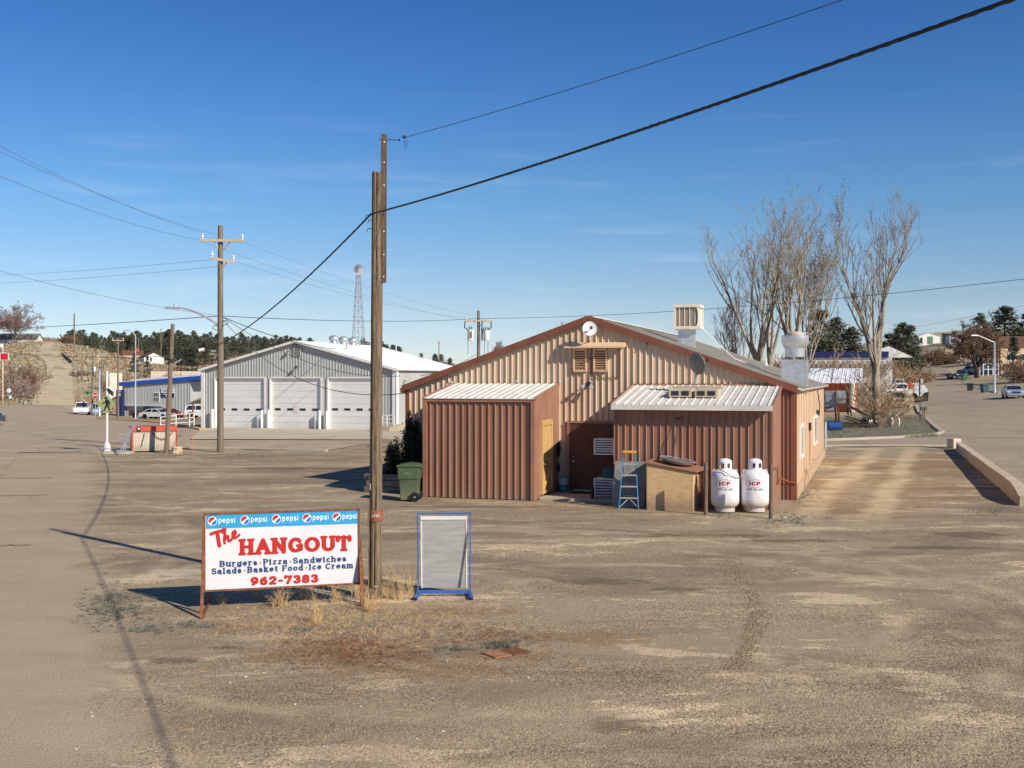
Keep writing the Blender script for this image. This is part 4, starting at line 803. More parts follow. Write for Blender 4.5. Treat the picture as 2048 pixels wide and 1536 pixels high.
# ---- things along the back wall
def bollard(px, pyt, pyb, label):
    p = hit(px, pyb); h = zat(pyt, p.y)
    mb = MB(); mb.lathe([(.001, 0), (.055, 0), (.053, h - .03), (.045, h - .008), (.02, h), (.001, h)], (0, 0, 0), 16); o = mb.build('bollard', M['bollard'], None, 50); o.location = p; tag(o, label, 'bollard', 'rusty steel pipe bollards by the gas tanks'); o.rotation_euler = (R(.4), 0, 0); return o
bollard(1411.5, 925, 1030, 'rusty pipe bollard between the plywood box and the left gas tank')
bollard(1542, 928, 1037, 'rusty pipe bollard to the right of the right gas tank')
def tank(px, label, yaw):
    d = 30.35; x = (px - CX) / F * d
    t = thing('propane_tank', (x, d, 0.03), label, 'gas tank', 0, 'upright white propane tanks behind the building'); r = .385
    mb = MB(); pr = [(.001, .1), (.2, .1)] + [(r * math.cos(a) if 0 else .2 + (r - .2) * math.sin(a), .28 - .18 * math.cos(a)) for a in [R(q) for q in (15, 35, 55, 75, 90)]]
    pr += [(r, .34), (r + .004, .345), (r + .004, .36), (r, .365), (r, .92)] + [(.16 + (r - .16) * math.cos(a), .92 + .24 * math.sin(a)) for a in [R(q) for q in (15, 30, 45, 60, 75, 90)]] + [(.001, 1.165)]
    mb.lathe(pr, (0, 0, 0), 48); mb.build('vessel', M['tank_white'], t, 35)
    mb = MB(); mb.lathe([(.25, 0), (.27, 0), (.265, .15), (.25, .16), (.24, .15), (.25, 0)], (0, 0, 0), 40); mb.build('foot_ring', M['tank_white'], t, 35)
    # collar with hand holes
    mb = MB(); n_ = 40; rc = .19
    for i in range(n_):
        a0, a1 = 2 * math.pi * i / n_, 2 * math.pi * (i + 1) / n_; am = math.degrees((a0 + a1) / 2 + yaw)
        hole = any(abs((am - q + 180) % 360 - 180) < 16 for q in (-118, -62, 60, 120))
        for (za, zb) in (((1.1, 1.2), (1.33, 1.37)) if hole else ((1.1, 1.37),)):
            mb.add([(rr * math.cos(q), rr * math.sin(q), z_) for rr in (rc, rc - .012) for q in (a0, a1) for z_ in (za, zb)], [(0, 2, 3, 1), (4, 5, 7, 6), (1, 3, 7, 5), (0, 4, 6, 2), (0, 1, 5, 4), (2, 6, 7, 3)])
    mb.lathe([(.001, 1.46), (.06, 1.455), (.13, 1.43), (.18, 1.395), (rc + .002, 1.37), (rc - .014, 1.365), (.001, 1.36)], (0, 0, 0), 40); mb.build('collar', M['tank_white'], t, 35)
    mb = MB(); mb.cyl((0, 0, 1.16), (0, 0, 1.28), .035); mb.cyl((0, -.03, 1.22), (-.09, -.1, 1.24), .022); mb.cyl((0, 0, 1.28), (0, 0, 1.3), .05, n=12); mb.build('valve', M['rust'], t, 40)
    for s_ in (-1, 1):
        mb = MB(); mb.tube([(s_ * (.30 + .035 * math.cos(a)), 0, 1.1 + .045 * math.sin(a)) for a in [i * math.pi / 5 for i in range(-1, 7)]], .011, 6); mb.build('lifting_lug', M['tank_white'], t)
    cyl = lambda off: (lambda x_, y_: ((r + off) * math.sin(x_ / r), -(r + off) * math.cos(x_ / r), y_))
    rz0 = math.atan2(-x, d); fn0 = cyl(.003)
    rot = Matrix.Rotation(-math.atan2(x, d) + yaw * 0, 3, 'Z')
    fn = lambda a, b_: rot @ Vector(fn0(a, b_))
    mb = MB(); v, f, w_ = text_mesh('ICP', cap=.115, weight=.15, serif=False, width=.33, res=24, track=.0)
    mb.add([fn(a - w_ / 2, b_ + .735) for a, b_ in v], f)
    mb.build('logo_lettering', M['t_red'], t)
    mb = MB(); n_ = 48; ax, ay = .245, .102
    pts = [[(math.cos(q) * (ax + o_), math.sin(q) * (ay + o_) + .79) for q in [2 * math.pi * i / n_ for i in range(n_)]] for o_ in (0, .010)]
    mb.add([fn(*p_) for p_ in pts[0] + pts[1]], [(i, (i + 1) % n_, n_ + (i + 1) % n_, n_ + i) for i in range(n_)]); mb.build('logo_ring', M['rust_band'], t)
    mb = MB(); v, f, w_ = text_mesh('1-877-215-3855', cap=.062, weight=.095, serif=False, width=.46, res=20); mb.add([fn(a - w_ / 2, b_ + .60) for a, b_ in v], f); mb.build('phone_number', M['t_black'], t)
    mb = MB()
    for sx_, sz_ in ((.245, .70),): mb.add([fn(sx_ + .012 * math.cos(q), sz_ + .012 * math.sin(q)) for q in [i * math.pi / 4 for i in range(8)]], [tuple(range(8))])
    mb.build('registered_mark', M['rust_band'], t)
    return t
tank(1450, 'white propane tank, the one beside the plywood box, gas hose looping from its valve', .1)
tank(1510, 'white propane tank, the one standing nearer the building corner', -.1)
hs_ = MB(); d = 30.3; hs_.tube([((1433 - CX) / F * d, d - .15, 1.22), ((1450 - CX) / F * d, d - .38, 1.1), ((1468 - CX) / F * d, d - .3, .98), ((1482 - CX) / F * d, d - .05, .96), ((1500 - CX) / F * d, d, 1.15), ((1508 - CX) / F * d, d - .05, 1.24)], .012, 8)
tag(hs_.build('gas_hose', M['red_flat'], None, 60), 'thin gas hose looping between the two white tanks', 'hose')
gp = MB(); q1 = lambda px, py, w_: T0.P(0.06, T0.w(px, .06), 0).to_tuple()[:2] + (zat(py, T0.P(.06, T0.w(px, .06)).y),)
gp.tube([q1(1549, 937, 0), q1(1555, 934, 0), q1(1556, 968, 0)], .02, 8)
pa = Vector(q1(1556, 968, 0)); pb = Vector(q1(1562, 957, 0)); pc = B0.P(-.2, -.14, zat(962, 33.4)); pd = B0.P(.06, -.12, zat(967, 33.3))
gp.tube([pa, pb, pc, pd], .02, 8); gp.tube([pd, pd + Vector((.1, .5, .1))], .018, 8); tag(gp.build('gas_pipe', M['rust_band'], None, 50), 'painted gas pipe bending from the lean-to to the tan wall', 'pipe')
# plywood box
bxl = T0.u(1292.5, -1.05); bxr = T0.u(1385, -1.05)
pbx = thing('plywood_box', T0.P(bxl, -1.05), 'large raw plywood box with a brown lid against the lean-to wall', 'box', RZ); bw = bxr - bxl
mb = MB(); mb.xprism([(0, 0), (.9, 0), (.9, 1.22), (0, 1.22)], 0, .03); mb.prism([(0, 0), (bw, 0), (bw, 1.08), (0, 1.30)], 0, .025); mb.build('front_panel', M['ply'], pbx)
mb = MB(); mb.prism([(bw - .02, 0), (bw + .02, 0), (bw + .02, 1.08), (bw - .02, 1.08)], .02, .95); mb.box((bw - .01, .03, .54), (.05, .07, 1.08)); mb.build('side_panel', M['ply'], pbx)
mb = MB(); a = [(-.03, -.05, 1.32), (bw + .12, -.05, 1.085), (bw + .3, .98, 1.13), (-.03, .98, 1.34)]; mb.add(a + [(x, y, z + .03) for x, y, z in a], [(3, 2, 1, 0), (4, 5, 6, 7), (0, 1, 5, 4), (1, 2, 6, 5), (2, 3, 7, 6), (3, 0, 4, 7)]); mb.build('lid', M['red_flat'], pbx)
bt = thing('wash_basin', T0.P(bxl + .78, -.5, 1.27), 'round shallow metal basin lying on the plywood box lid', 'basin', RZ)
mb = MB(); mb.M = Euler((0, R(9), 0)).to_matrix().to_4x4(); mb.lathe([(.001, .015), (.36, .015), (.5, .11), (.52, .11), (.52, .1), (.38, 0), (.001, 0)], (0, 0, .02), 36); mb.build('bowl', M['galv'], bt, 40)
mb = MB(); mb.M = Euler((0, R(9), 0)).to_matrix().to_4x4(); mb.lathe([(.52, .10), (.535, .11), (.52, .12), (.505, .11), (.52, .10)], (0, 0, .02), 36); mb.build('rim', M['galv'], bt, 40)
st = MB(); a = T0.P(T0.u(1344, -.35), -.35, 1.3); b2 = T0.P(T0.u(1357, -.1), -.08, T0.z(837, T0.u(1357, -.1), -.1)); st.tube([a, b2], .012, 6); st.bar(b2 + Vector((-.1, .03, 0)), b2 + Vector((.1, -.03, .0)), .02, .03)
tag(st.build('squeegee', M['dark'], None), 'long handled squeegee standing in the basin against the lean-to wall', 'squeegee')
# grey slab leaning behind the ladder
gl, gr_ = T0.u(1229, -.25), T0.u(1292, -.25)
mb = MB(); mb.xprism([(-.5, 0), (-.42, 0), (-.1, 1.28), (-.18, 1.28)], gl, gr_); o = mb.build('weathered_panel', mat('weathered_grey_board', (150, 144, 138), (126, 122, 120), 5, .85, bump=.3, bscale=60, c3=(104, 100, 98), s3=12), None); o.location = T0.o; o.rotation_euler = (0, 0, RZ); tag(o, 'weathered grey board leaning on the lean-to wall behind the ladder', 'board')
# step ladder
d = 31.25; lx = (1259 - CX) / F * d
ld = thing('step_ladder', (lx, d, 0), 'blue fibreglass step ladder with yellow top cap in front of the grey board', 'ladder', RZ * .4)
Hl = 1.58
fr = lambda t, s_: (s_ * (.26 - .09 * t) - (.03 if s_ < 0 else -.0) * (1 - t), -.30 * (1 - t), Hl * t)
bk = lambda t, s_: (s_ * (.24 - .09 * t), .34 * (1 - t) + .06, Hl * t)
for s_ in (-1, 1):
    mb = MB(); mb.bar(fr(0, s_), fr(1, s_), .03, .075, up=(0, 1, 0)); mb.build('front_rail', M['fg_blue'], ld)
    mb = MB(); mb.bar(bk(0, s_), bk(.96, s_), .028, .05, up=(0, 1, 0)); mb.build('rear_rail', M['fg_blue'], ld)
for i, t_ in enumerate((.2, .4, .6, .8)):
    mb = MB(); a, b_ = Vector(fr(t_, -1)), Vector(fr(t_, 1)); mb.box((a + b_) / 2, (b_.x - a.x, .09, .03)); mb.build('step', M['alu'], ld)
    mb = MB(); a, b_ = Vector(bk(t_, -1)), Vector(bk(t_, 1)); mb.box((a + b_) / 2, (b_.x - a.x, .02, .025)); mb.build('rear_brace', M['alu'], ld)
mb = MB(); mb.bar(fr(.03, -1), (Vector(fr(.2, -1)) + Vector(fr(.2, 1))) / 2, .015, .02); mb.bar(fr(.03, 1), (Vector(fr(.2, -1)) + Vector(fr(.2, 1))) / 2, .015, .02); mb.build('knee_brace', M['alu'], ld)
mb = MB(); mb.box((0, .03, Hl + .02), (.40, .2, .06)); mb.build('top_cap', M['orange'], ld, bevel=.01)
for s_ in (-1, 1):
    mb = MB(); mb.bar(fr(.66, s_), bk(.62, s_), .012, .02); mb.build('spreader', M['alu'], ld)
# rack with louvred cabinets
ra, rb = B0.u(1188, -1.75), B0.u(1228, -1.75)
rk = thing('metal_rack', B0.P(ra, -1.75, .0), 'tall narrow metal rack beside the back door, between two louvred white cabinets', 'rack', RZ); rw = rb - ra
dR = B0.P(ra, -1.75).y; zr = lambda py: zat(py, dR)
mb = MB()
for x in (0, rw):
    for y in (0, .55): mb.box((x, y, zr(876) / 2), (.03, .03, zr(876)))
for z_ in (zr(911), zr(958), zr(1001)): mb.box((rw / 2, .27, z_), (rw, .58, .025))
mb.build('frame', M['dark'], rk)
for (ya, yb, k_, lab) in ((877, 909, 5, 'white louvred cabinet on the top shelf of the rack'), (956, 998, 6, 'white louvred cabinet on the bottom shelf of the rack')):
    z1, z0 = zr(ya), zr(yb); t = thing('louvred_cabinet', B0.P(ra + rw / 2, -1.78, z0), lab, 'cabinet', RZ, 'louvred cabinets on the rack'); hh = z1 - z0
    mb = MB()
    mb.box((0, .3, hh / 2), (rw - .04, .5, hh - .02)); mb.build('case', M['white'], t)
    mb = MB()
    for x in (-rw / 2 + .02, rw / 2 - .02): mb.box((x, .02, hh / 2), (.04, .06, hh))
    for z_ in (.02, hh - .02): mb.box((0, .02, z_), (rw - .08, .06, .04))
    mb.build('front_frame', M['white'], t)
    mb = MB()
    for i in range(k_): mb.box((0, .01, .07 + (hh - .12) * (i + .5) / k_), (rw - .08, .012, .045), (R(30), 0, 0))
    mb.build('louvre', M['white'], t)
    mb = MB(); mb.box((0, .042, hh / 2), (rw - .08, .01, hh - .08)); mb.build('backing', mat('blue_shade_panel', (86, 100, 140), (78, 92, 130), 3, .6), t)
pc_ = thing('pet_carrier', B0.P(B0.u(1214, -1.9), -1.68, zr(957) + .02), 'teal plastic pet carrier with a barred door on the rack', 'pet carrier', RZ)
mb = MB(); mb.xprism([(0, 0), (.4, 0), (.44, .12), (.4, .27), (0.02, .27), (-.03, .13)], -.19, .14); mb.build('shell', M['teal'], pc_, bevel=.02)
mb = MB()
for i in range(6): mb.box((-.13 + i * .042, -.035, .13), (.008, .012, .19))
mb.build('door_bars', M['dark'], pc_)
mb = MB(); mb.tube([(-.08, .2, .28), (-.06, .2, .33), (.04, .2, .33), (.06, .2, .28)], .012, 6); mb.build('handle', M['teal'], pc_)
ww = MB(); ww.lathe([(.16, -.03), (.2, -.035), (.22, 0), (.2, .035), (.16, .03), (.15, 0), (.16, -.03)], (0, 0, .21), 30, 'x'); o = ww.build('trailer_tyre', M['dark'], None, 40); o.location = B0.P(B0.u(1186, -2.1), -2.15, 0.02); o.rotation_euler = (0, 0, RZ + .15); tag(o, 'grey plastic hoop standing on edge beside the rack', 'hoop'); o.name = 'plastic_hoop'
mt = MB(); mt.box((0, 0, .01), (.75, .5, .016)); o = mt.build('door_mat', M['black'], None, bevel=.004); o.location = B0.P(B0.u(1164, -.9), -.75, .085); o.rotation_euler = (0, 0, RZ); tag(o, 'black door mat in front of the brown back door', 'mat')
sb = MB(); sb.box((0, 0, 0), (2.3, 2.35, .12)); o = sb.build('concrete_pad', M['concrete'], None, bevel=.01); o.location = B0.P(-6.2, -1.3, .02); o.rotation_euler = (0, 0, RZ); tag(o, kind='structure')
sb = MB(); sb.box((0, 0, .05), (.75, .85, .14)); o = sb.build('concrete_block', M['concrete'], None, bevel=.01); o.location = B0.P(B0.u(1206, -2.1), -1.75, .0); o.rotation_euler = (0, 0, RZ); o.location.z = 0; tag(o, 'low concrete block under the rack', 'block')
o.location.z = -.08
bk_ = thing('plastic_bucket', B0.P(B0.u(1120.5, -.9), -.55, .09), 'clear and teal bucket on the pad between shed and back door', 'bucket', 0)
mb = MB(); mb.lathe([(.001, 0), (.14, 0), (.15, .22), (.001, .22)], (0, 0, 0), 20); mb.build('teal_base', M['teal'], bk_, 40)
mb = MB(); mb.lathe([(.13, .22), (.15, .42), (.165, .42), (.165, .4), (.15, .22)], (0, 0, 0), 20); mb.build('tub', mat('pale_blue_plastic', (150, 172, 190), (134, 158, 178), 3, .4), bk_, 40)
mb = MB(); mb.tube([(-.16, 0, .4), (-.14, 0, .62), (.0, .02, .7), (.14, 0, .62), (.16, 0, .4)], .006, 5); mb.build('handle', M['galv'], bk_)
hg = MB(); hg.lathe([(.1, -.03), (.14, -.02), (.15, 0), (.14, .02), (.1, .03), (.09, 0), (.1, -.03)], (0, 0, 0), 24, 'x')
o = hg.build('coiled_hose', M['black'], None, 40); o.location = S0.P(.07, S0.w(1113), S0.z(898, 0, 2.4)); o.rotation_euler = (0, 0, RZ); o.scale = (1, 1, 1.7); tag(o, 'black coil of hose hung on the shaded side of the brown shed', 'hose')
o = o.copy(); COL.objects.link(o); o.location.z = S0.z(935, 0, 2.4); o.scale = (1, .8, .9); tag(o, 'small black bag-like coil hung lower on the shed side', 'coil')
# wheelie bin
bd = 33.2; bn = thing('wheelie_bin', ((820 - CX) / F * bd, bd, 0), 'dark green wheelie bin with dusty panel beside the brown shed', 'bin', R(-4))
mb = MB(); v = []
for z_, hx, y0_, y1_ in ((.04, .25, -.26, .22), (.62, .285, -.31, .27), (1.0, .30, -.33, .30)): v += [(-hx, y0_, z_), (hx, y0_, z_), (hx, y1_, z_), (-hx, y1_, z_)]
mb.add(v, [(3, 2, 1, 0)] + [(4 * i + j, 4 * i + (j + 1) % 4, 4 * i + 4 + (j + 1) % 4, 4 * i + 4 + j) for i in range(2) for j in range(4)] + [(8, 9, 10, 11)]); mb.build('body', M['green_bin'], bn, bevel=.025)
mb = MB(); v = []
for z_, hx, y0_, y1_ in ((.66, .31, -.34, .3), (1.02, .325, -.355, .32)): v += [(-hx, y0_, z_), (hx, y0_, z_), (hx, y1_, z_), (-hx, y1_, z_)]
mb.add(v, [(3, 2, 1, 0), (0, 1, 5, 4), (1, 2, 6, 5), (2, 3, 7, 6), (3, 0, 4, 7), (4, 5, 6, 7)]); mb.build('upper_band', M['green_bin'], bn, bevel=.02)
mb = MB(); mb.prism([(-.36, 1.03), (.36, 1.03), (.37, 1.08), (.22, 1.12), (0, 1.145), (-.2, 1.12), (-.36, 1.08)], -.38, .34); mb.build('lid', M['green_bin'], bn, bevel=.02)
mb = MB(); mb.tube([(.36, -.2, 1.06), (.38, -.2, 1.02), (.38, .2, 1.02), (.36, .2, 1.06)], .02, 8); mb.build('handle', M['green_bin'], bn)
for y_ in (-.34, .3):
    mb = MB(); mb.lathe([(.06, -.03), (.13, -.03), (.145, -.01), (.145, .02), (.13, .03), (.06, .03), (.06, -.03)], (.2, y_, .145), 28, 'y'); wh = mb.build('wheel', M['black'], bn, 40)
    mb = MB(); mb.lathe([(.001, -.035), (.03, -.035), (.035, -.02), (.1, -.018), (.1, .018), (.001, .02)], (.2, y_, .145), 20, 'y'); mb.build('hub', mat('grey_hub', (150, 150, 148), None, 3, .5), wh, 40)
mb = MB(); mb.box((-.02, -.352, .86), (.2, .004, .012)); mb.box((-.02, -.351, .83), (.13, .004, .01)); mb.build('moulded_lettering', mat('pale_green', (140, 154, 128), None, 3, .6), bn)
# ------------------------------------------------------------------ foreground: pole, signs, drain, cables
def pole_mesh(h, r0, r1, jag=True, n_=44, crack=.06, seed=1):
    rnd = random.Random(seed); mb = MB(); rows = max(6, int(h * 7)); ph = [rnd.random() * 9 for _ in range(n_)]
    g = [0.0] * n_
    for _ in range(15):
        k = rnd.randrange(n_); g[k] -= rnd.uniform(.6, 1.0); g[(k + 1) % n_] -= .2
    vs = []
    for i in range(rows + 1):
        t = i / rows; r = r0 + (r1 - r0) * t
        for k in range(n_):
            a = 2 * math.pi * k / n_ + .03 * math.sin(t * h * .9 + 1)
            q = r * (1 + crack * (.25 * math.sin(3 * k + ph[k] + t * h * 1.3) + .3 * math.sin(ph[k] * 3 + t * h * .6) + 1.1 * g[k] * (0.6 + .4 * math.sin(t * h * .8 + ph[k]))))
            z = t * h + (rnd.uniform(-.09, .02) if jag and i == rows else 0)
            vs.append((q * math.cos(a), q * math.sin(a), z))
    fs = [(i * n_ + k, i * n_ + (k + 1) % n_, (i + 1) * n_ + (k + 1) % n_, (i + 1) * n_ + k) for i in range(rows) for k in range(n_)]
    b = len(vs); vs.append((0, 0, h - .05)); fs += [(rows * n_ + k, rows * n_ + (k + 1) % n_, b) for k in range(n_)]
    mb.add(vs, fs); return mb
pd_ = 18.46; px0 = (751 - CX) / F * pd_
pole = thing('utility_pole', (px0, pd_, -.02), 'thick cracked grey wooden pole with a drilled board bolted to its top', 'pole', 0)
pole.rotation_euler = (0, R(.25), 0)
K = lambda py: zat(py, pd_)
pole_mesh(K(343) + .02, .108, .088, crack=.10).build('post', M['wood_pole'], pole, 40)
bz0, bz1 = K(563), K(267); bx = .088 + .035
mb = MB(); mb.box((bx - .012, -.03, (bz0 + bz1) / 2), (.095, .07, bz1 - bz0)); mb.build('drilled_board', M['board'], pole)
for py in (283, 323, 369, 461, 507, 551):
    mb = MB(); mb.lathe([(.001, -.07), (.017, -.07), (.017, -.066), (.001, -.066)], (bx - .005, 0, K(py)), 14, 'y'); mb.build('bolt_hole', M['black'], pole)
    mb = MB(); mb.lathe([(.001, -.074), (.013, -.074), (.013, -.07), (.001, -.07)], (bx - .001, 0, K(py) - .004), 12, 'y'); mb.build('hole_sky_disc', M['white'], pole)  # white disc painted in for the bright sky showing through the hole
mb = MB(); mb.tube([(bx - .09, -.02, K(277)), (bx + .24, -.02, K(278))], .007, 6); mb.lathe([(.001, 0), (.018, 0), (.018, .03), (.001, .03)], (bx + .23, -.02, K(278)), 10, 'x'); mb.build('arm_rod', M['dark'], pole)
mb = MB(); mb.lathe([(.113, -.09), (.118, -.09), (.118, .09), (.113, .09), (.113, -.09)], (0, 0, K(1028)), 40); bnd = mb.build('rusty_band', M['rust_band'], pole, 40)
mb = MB(); v, f, w_ = text_mesh('4717', cap=.05, weight=.07, serif=False, width=.13, res=16); mb.add([(.121 * math.sin((a - w_ / 2 + .01) / .121), -.121 * math.cos((a - w_ / 2 + .01) / .121), b_ + K(1031)) for a, b_ in v], f); mb.build('pole_number', M['t_white'], bnd)
mb = MB(); mb.box((.02, -.112, K(1168)), (.07, .01, .025)); mb.box((-.085, -.07, K(970)), (.015, .03, .1)); mb.build('tag_plate', M['alu'], pole)
mb = MB()
for py, l_ in ((428, .1), (438, .06), (455, .07)): mb.tube([(-.08, -.01, K(py)), (-.08 - l_, -.02, K(py)), (-.08 - l_ - .01, -.02, K(py) - .05)], .008, 6)
mb.build('hook', M['dark'], pole)
mb = MB(); mb.bar((-.10, -.06, K(1000)), (-.12, -.06, K(1050)), .035, .05); mb.bar((-.105, -.05, K(1050)), (-.11, -.05, .1), .02, .03); mb.build('splinter', M['wood_pole'], pole)

def cable(name, pts_fn, a, b_, sag, r, m, label, n_=30, group=None, seg=6):
    a, b_ = Vector(a), Vector(b_); pts = []
    for i in range(n_ + 1):
        t = i / n_; p = a.lerp(b_, t); p.z -= 4 * sag * t * (1 - t); pts.append(p)
    mb = MB(); mb.tube(pts, r, seg); return tag(mb.build(name, m, None, 60), label, 'cable', group)
def pt(px, py, d): return Vector(((px - CX) / F * d, d, zat(py, d)))
A_ = pt(742, 428, 18.36)
# near span: bundled service drop from the pole to over the camera's right shoulder
def bundle(a, b_, sag, r, name, label, turns=40, n_=120):
    a, b_ = Vector(a), Vector(b_); pts = []
    for i in range(n_ + 1):
        t = i / n_; p = a.lerp(b_, t); p.z -= 4 * sag * t * (1 - t) + .0015 * math.sin(i * 1.9); pts.append(p)
    mb = MB(); mb.tube(pts, [r * (1 + .1 * math.sin(i * 2.2)) for i in range(n_ + 1)], 8)
    return tag(mb.build(name, M['wire'], None, 60), label, 'cable')
Bn = pt(2075, -74, 5.9); far = A_.lerp(Bn, 1.9)
bundle(A_, A_.lerp(Bn, 1.55), .16, .014, 'service_cable', 'thick twisted black cable rising from the near pole to the top right', 110, 500)
Pl = pt(345, 703, 54.6)
bundle(A_, Pl, .86, .016, 'service_cable', 'thick black cable dropping from the near pole towards the leaning pole behind the white cabinet', 120, 300)
a = pt(812, 274, 18.4); cable('wire', None, a, pt(1800, -40, 11.2), .06, .0045, M['wire'], 'thin dark wire running from the drilled board up to the top right', 24)
mb = MB(); mb.box(a + Vector((-.03, 0, 0)), (.05, .03, .05)); mb.tube([a + Vector((-.08, 0, -.005)), a], .004, 4); mb.tube([a + Vector((0, 0, -.02)), a + Vector((.02, 0, -.1)), a + Vector((.0, 0, -.2)), a + Vector((-.03, 0, -.18)), a + Vector((-.03, 0, -.05))], .004, 5)
tag(mb.build('wire_clamp', M['wire'], None), 'small dark clamp with a hanging wire loop beside the top of the drilled board', 'clamp')

# ---- restaurant sign
dl, dr_ = 17.5, 18.15
tl, bl_ = pt(409, 1030, dl), pt(409, 1183, dl); tr_, br_ = pt(719, 1018, dr_), pt(719, 1166, dr_)
sg = thing('roadside_sign', ((bl_.x + br_.x) / 2, (dl + dr_) / 2, 0), 'white and blue restaurant sign board on rusty angle iron legs left of the near pole', 'sign', math.atan2(dr_ - dl, br_.x - bl_.x))
SWd = math.hypot(br_.x - bl_.x, dr_ - dl); zb, zt = (bl_.z + br_.z) / 2, (tl.z + tr_.z) / 2; SH = zt - zb
tilt = R(4)
Ms = Matrix.Translation((0, 0, zb)) @ Euler((-tilt, 0, 0)).to_matrix().to_4x4()
mb = MB(); mb.M = Ms; mb.box((0, .012, SH / 2), (SWd - .03, .02, SH - .03)); bd_ = mb.build('board', M['sign_white'], sg)
mb = MB(); mb.M = Ms; mb.box((0, -.0015, SH - .118), (SWd - .05, .004, .236)); mb.build('header_strip', M['cyan'], bd_)
mb = MB(); mb.M = Ms
for x in (-SWd / 2, SWd / 2): mb.box((x, 0, SH / 2), (.03, .035, SH))
for z_ in (0, SH): mb.box((0, 0, z_), (SWd + .03, .035, .03))
mb.build('frame', M['rust'], sg)
face = lambda off: (lambda x, y: Ms @ Vector((x - SWd / 2, off, y)))
fx = lambda f: f * SWd
fy = lambda f: (1 - f) * SH
def line(s_, x0, x1, yb, cap, mname, nm, rot=0.0, off=-.003, **k):
    mb = MB(); put_text(mb, s_, face(off), rot=rot, x=fx(x0), y=fy(yb), cap=cap, width=fx(x1 - x0), **k); return mb.build(nm, M[mname], bd_)
line('HANGOUT', .222, .957, .56, .268, 't_red', 'title_lettering', weight=.15, res=34, thin=.62, ser=.10)
mb = MB(); o_ = fx(.052), fy(.452)
ths = [([(-.01, .23), (.07, .252), (.16, .262), (.2, .285)], .017), ([(.09, .245), (.095, .15), (.1, .06), (.105, .03)], .021), ([(.17, .235), (.19, .28), (.215, .285), (.2, .2), (.185, .1), (.19, .06)], .014),
       ([(.19, .11), (.225, .17), (.25, .165), (.245, .12), (.255, .085), (.28, .09)], .015), ([(.28, .09), (.33, .14), (.375, .2), (.365, .24), (.33, .22), (.32, .16), (.345, .12), (.38, .13), (.425, .165)], .014)]
# script word as one outline
segs = []
for pl, k in ths:
    for a, b_ in zip(pl, pl[1:]): segs.append((*a, *b_, k * 1.45))
def sdf_mesh(segs, x0, x1, y0, y1, st):
    GL['\x01'] = None
    gx = np.arange(x0, x1, st); gy = np.arange(y0, y1, st); Xg, Yg = np.meshgrid(gx, gy); D = np.full(Xg.shape, 9.)
    for ax, ay, bx_, by, k in segs:
        dx, dy = bx_ - ax, by - ay; t = np.clip(((Xg - ax) * dx + (Yg - ay) * dy) / (dx * dx + dy * dy + 1e-9), 0, 1); D = np.minimum(D, np.hypot(Xg - ax - t * dx, Yg - ay - t * dy) - k)
    vs, fs = [], []
    for j in range(D.shape[0] - 1):
        for i in range(D.shape[1] - 1):
            cs = [(i, j), (i + 1, j), (i + 1, j + 1), (i, j + 1)]
            if all(D[b, a] >= 0 for a, b in cs): continue
            poly = []
            for q in range(4):
                (a1, b1), (a2, b2) = cs[q], cs[(q + 1) % 4]; d1, d2 = D[b1, a1], D[b2, a2]
                if d1 < 0: poly.append((gx[a1], gy[b1]))
                if (d1 < 0) != (d2 < 0): t = d1 / (d1 - d2); poly.append((gx[a1] + (gx[a2] - gx[a1]) * t, gy[b1] + (gy[b2] - gy[b1]) * t))
            if len(poly) > 2: b0 = len(vs); vs += poly; fs.append(tuple(range(b0, b0 + len(poly))))
    return vs, fs
del_key = GL.pop('\x01', None)
v, f = sdf_mesh(segs, -.05, .5, -.02, .34, .006); c, s2 = math.cos(.08), math.sin(.08)
mb.add([face(-.003)(o_[0] + a * c - b_ * s2, o_[1] + a * s2 + b_ * c) for a, b_ in v], f); mb.build('title_lettering', M['t_red'], bd_)
def dots(): pass
def wl(words, x0, x1, yb, cap, nm):
    """blue words with red round dots between them"""
    total = 0; ws = []
    for w_ in words: v, f, W_ = text_mesh(w_, cap=cap, weight=.13, serif=True, res=20, thin=.62, ser=.07, track=.06); ws.append((v, f, W_)); total += W_
    gap = cap * .75; total += gap * (len(words) - 1); kx = fx(x1 - x0) / total; x = fx(x0); mb = MB(); md = MB()
    for i, (v, f, W_) in enumerate(ws):
        mb.add([face(-.003)(x + a * kx, fy(yb) + b_) for a, b_ in v], f); x += W_ * kx
        if i < len(words) - 1:
            md.add([face(-.003)(x + gap * kx * .45 + cap * .13 * math.cos(q), fy(yb) + cap * .4 + cap * .13 * math.sin(q)) for q in [j * math.pi / 5 for j in range(10)]], [tuple(range(10))]); x += gap * kx
    mb.build(nm, M['t_blue'], bd_); md.build('dot', M['t_red'], bd_)
wl(['Burgers', 'Pizza', 'Sandwiches'], .095, .92,   .70, .105, 'menu_lettering')
wl(['Salads', 'Basket Food', 'Ice Cream'], .045, .966,  .793, .105, 'menu_lettering')
line('962-7383', .292, .737, .965, .15, 't_red', 'phone_number', weight=.16, res=26, serif=False, thin=.7)
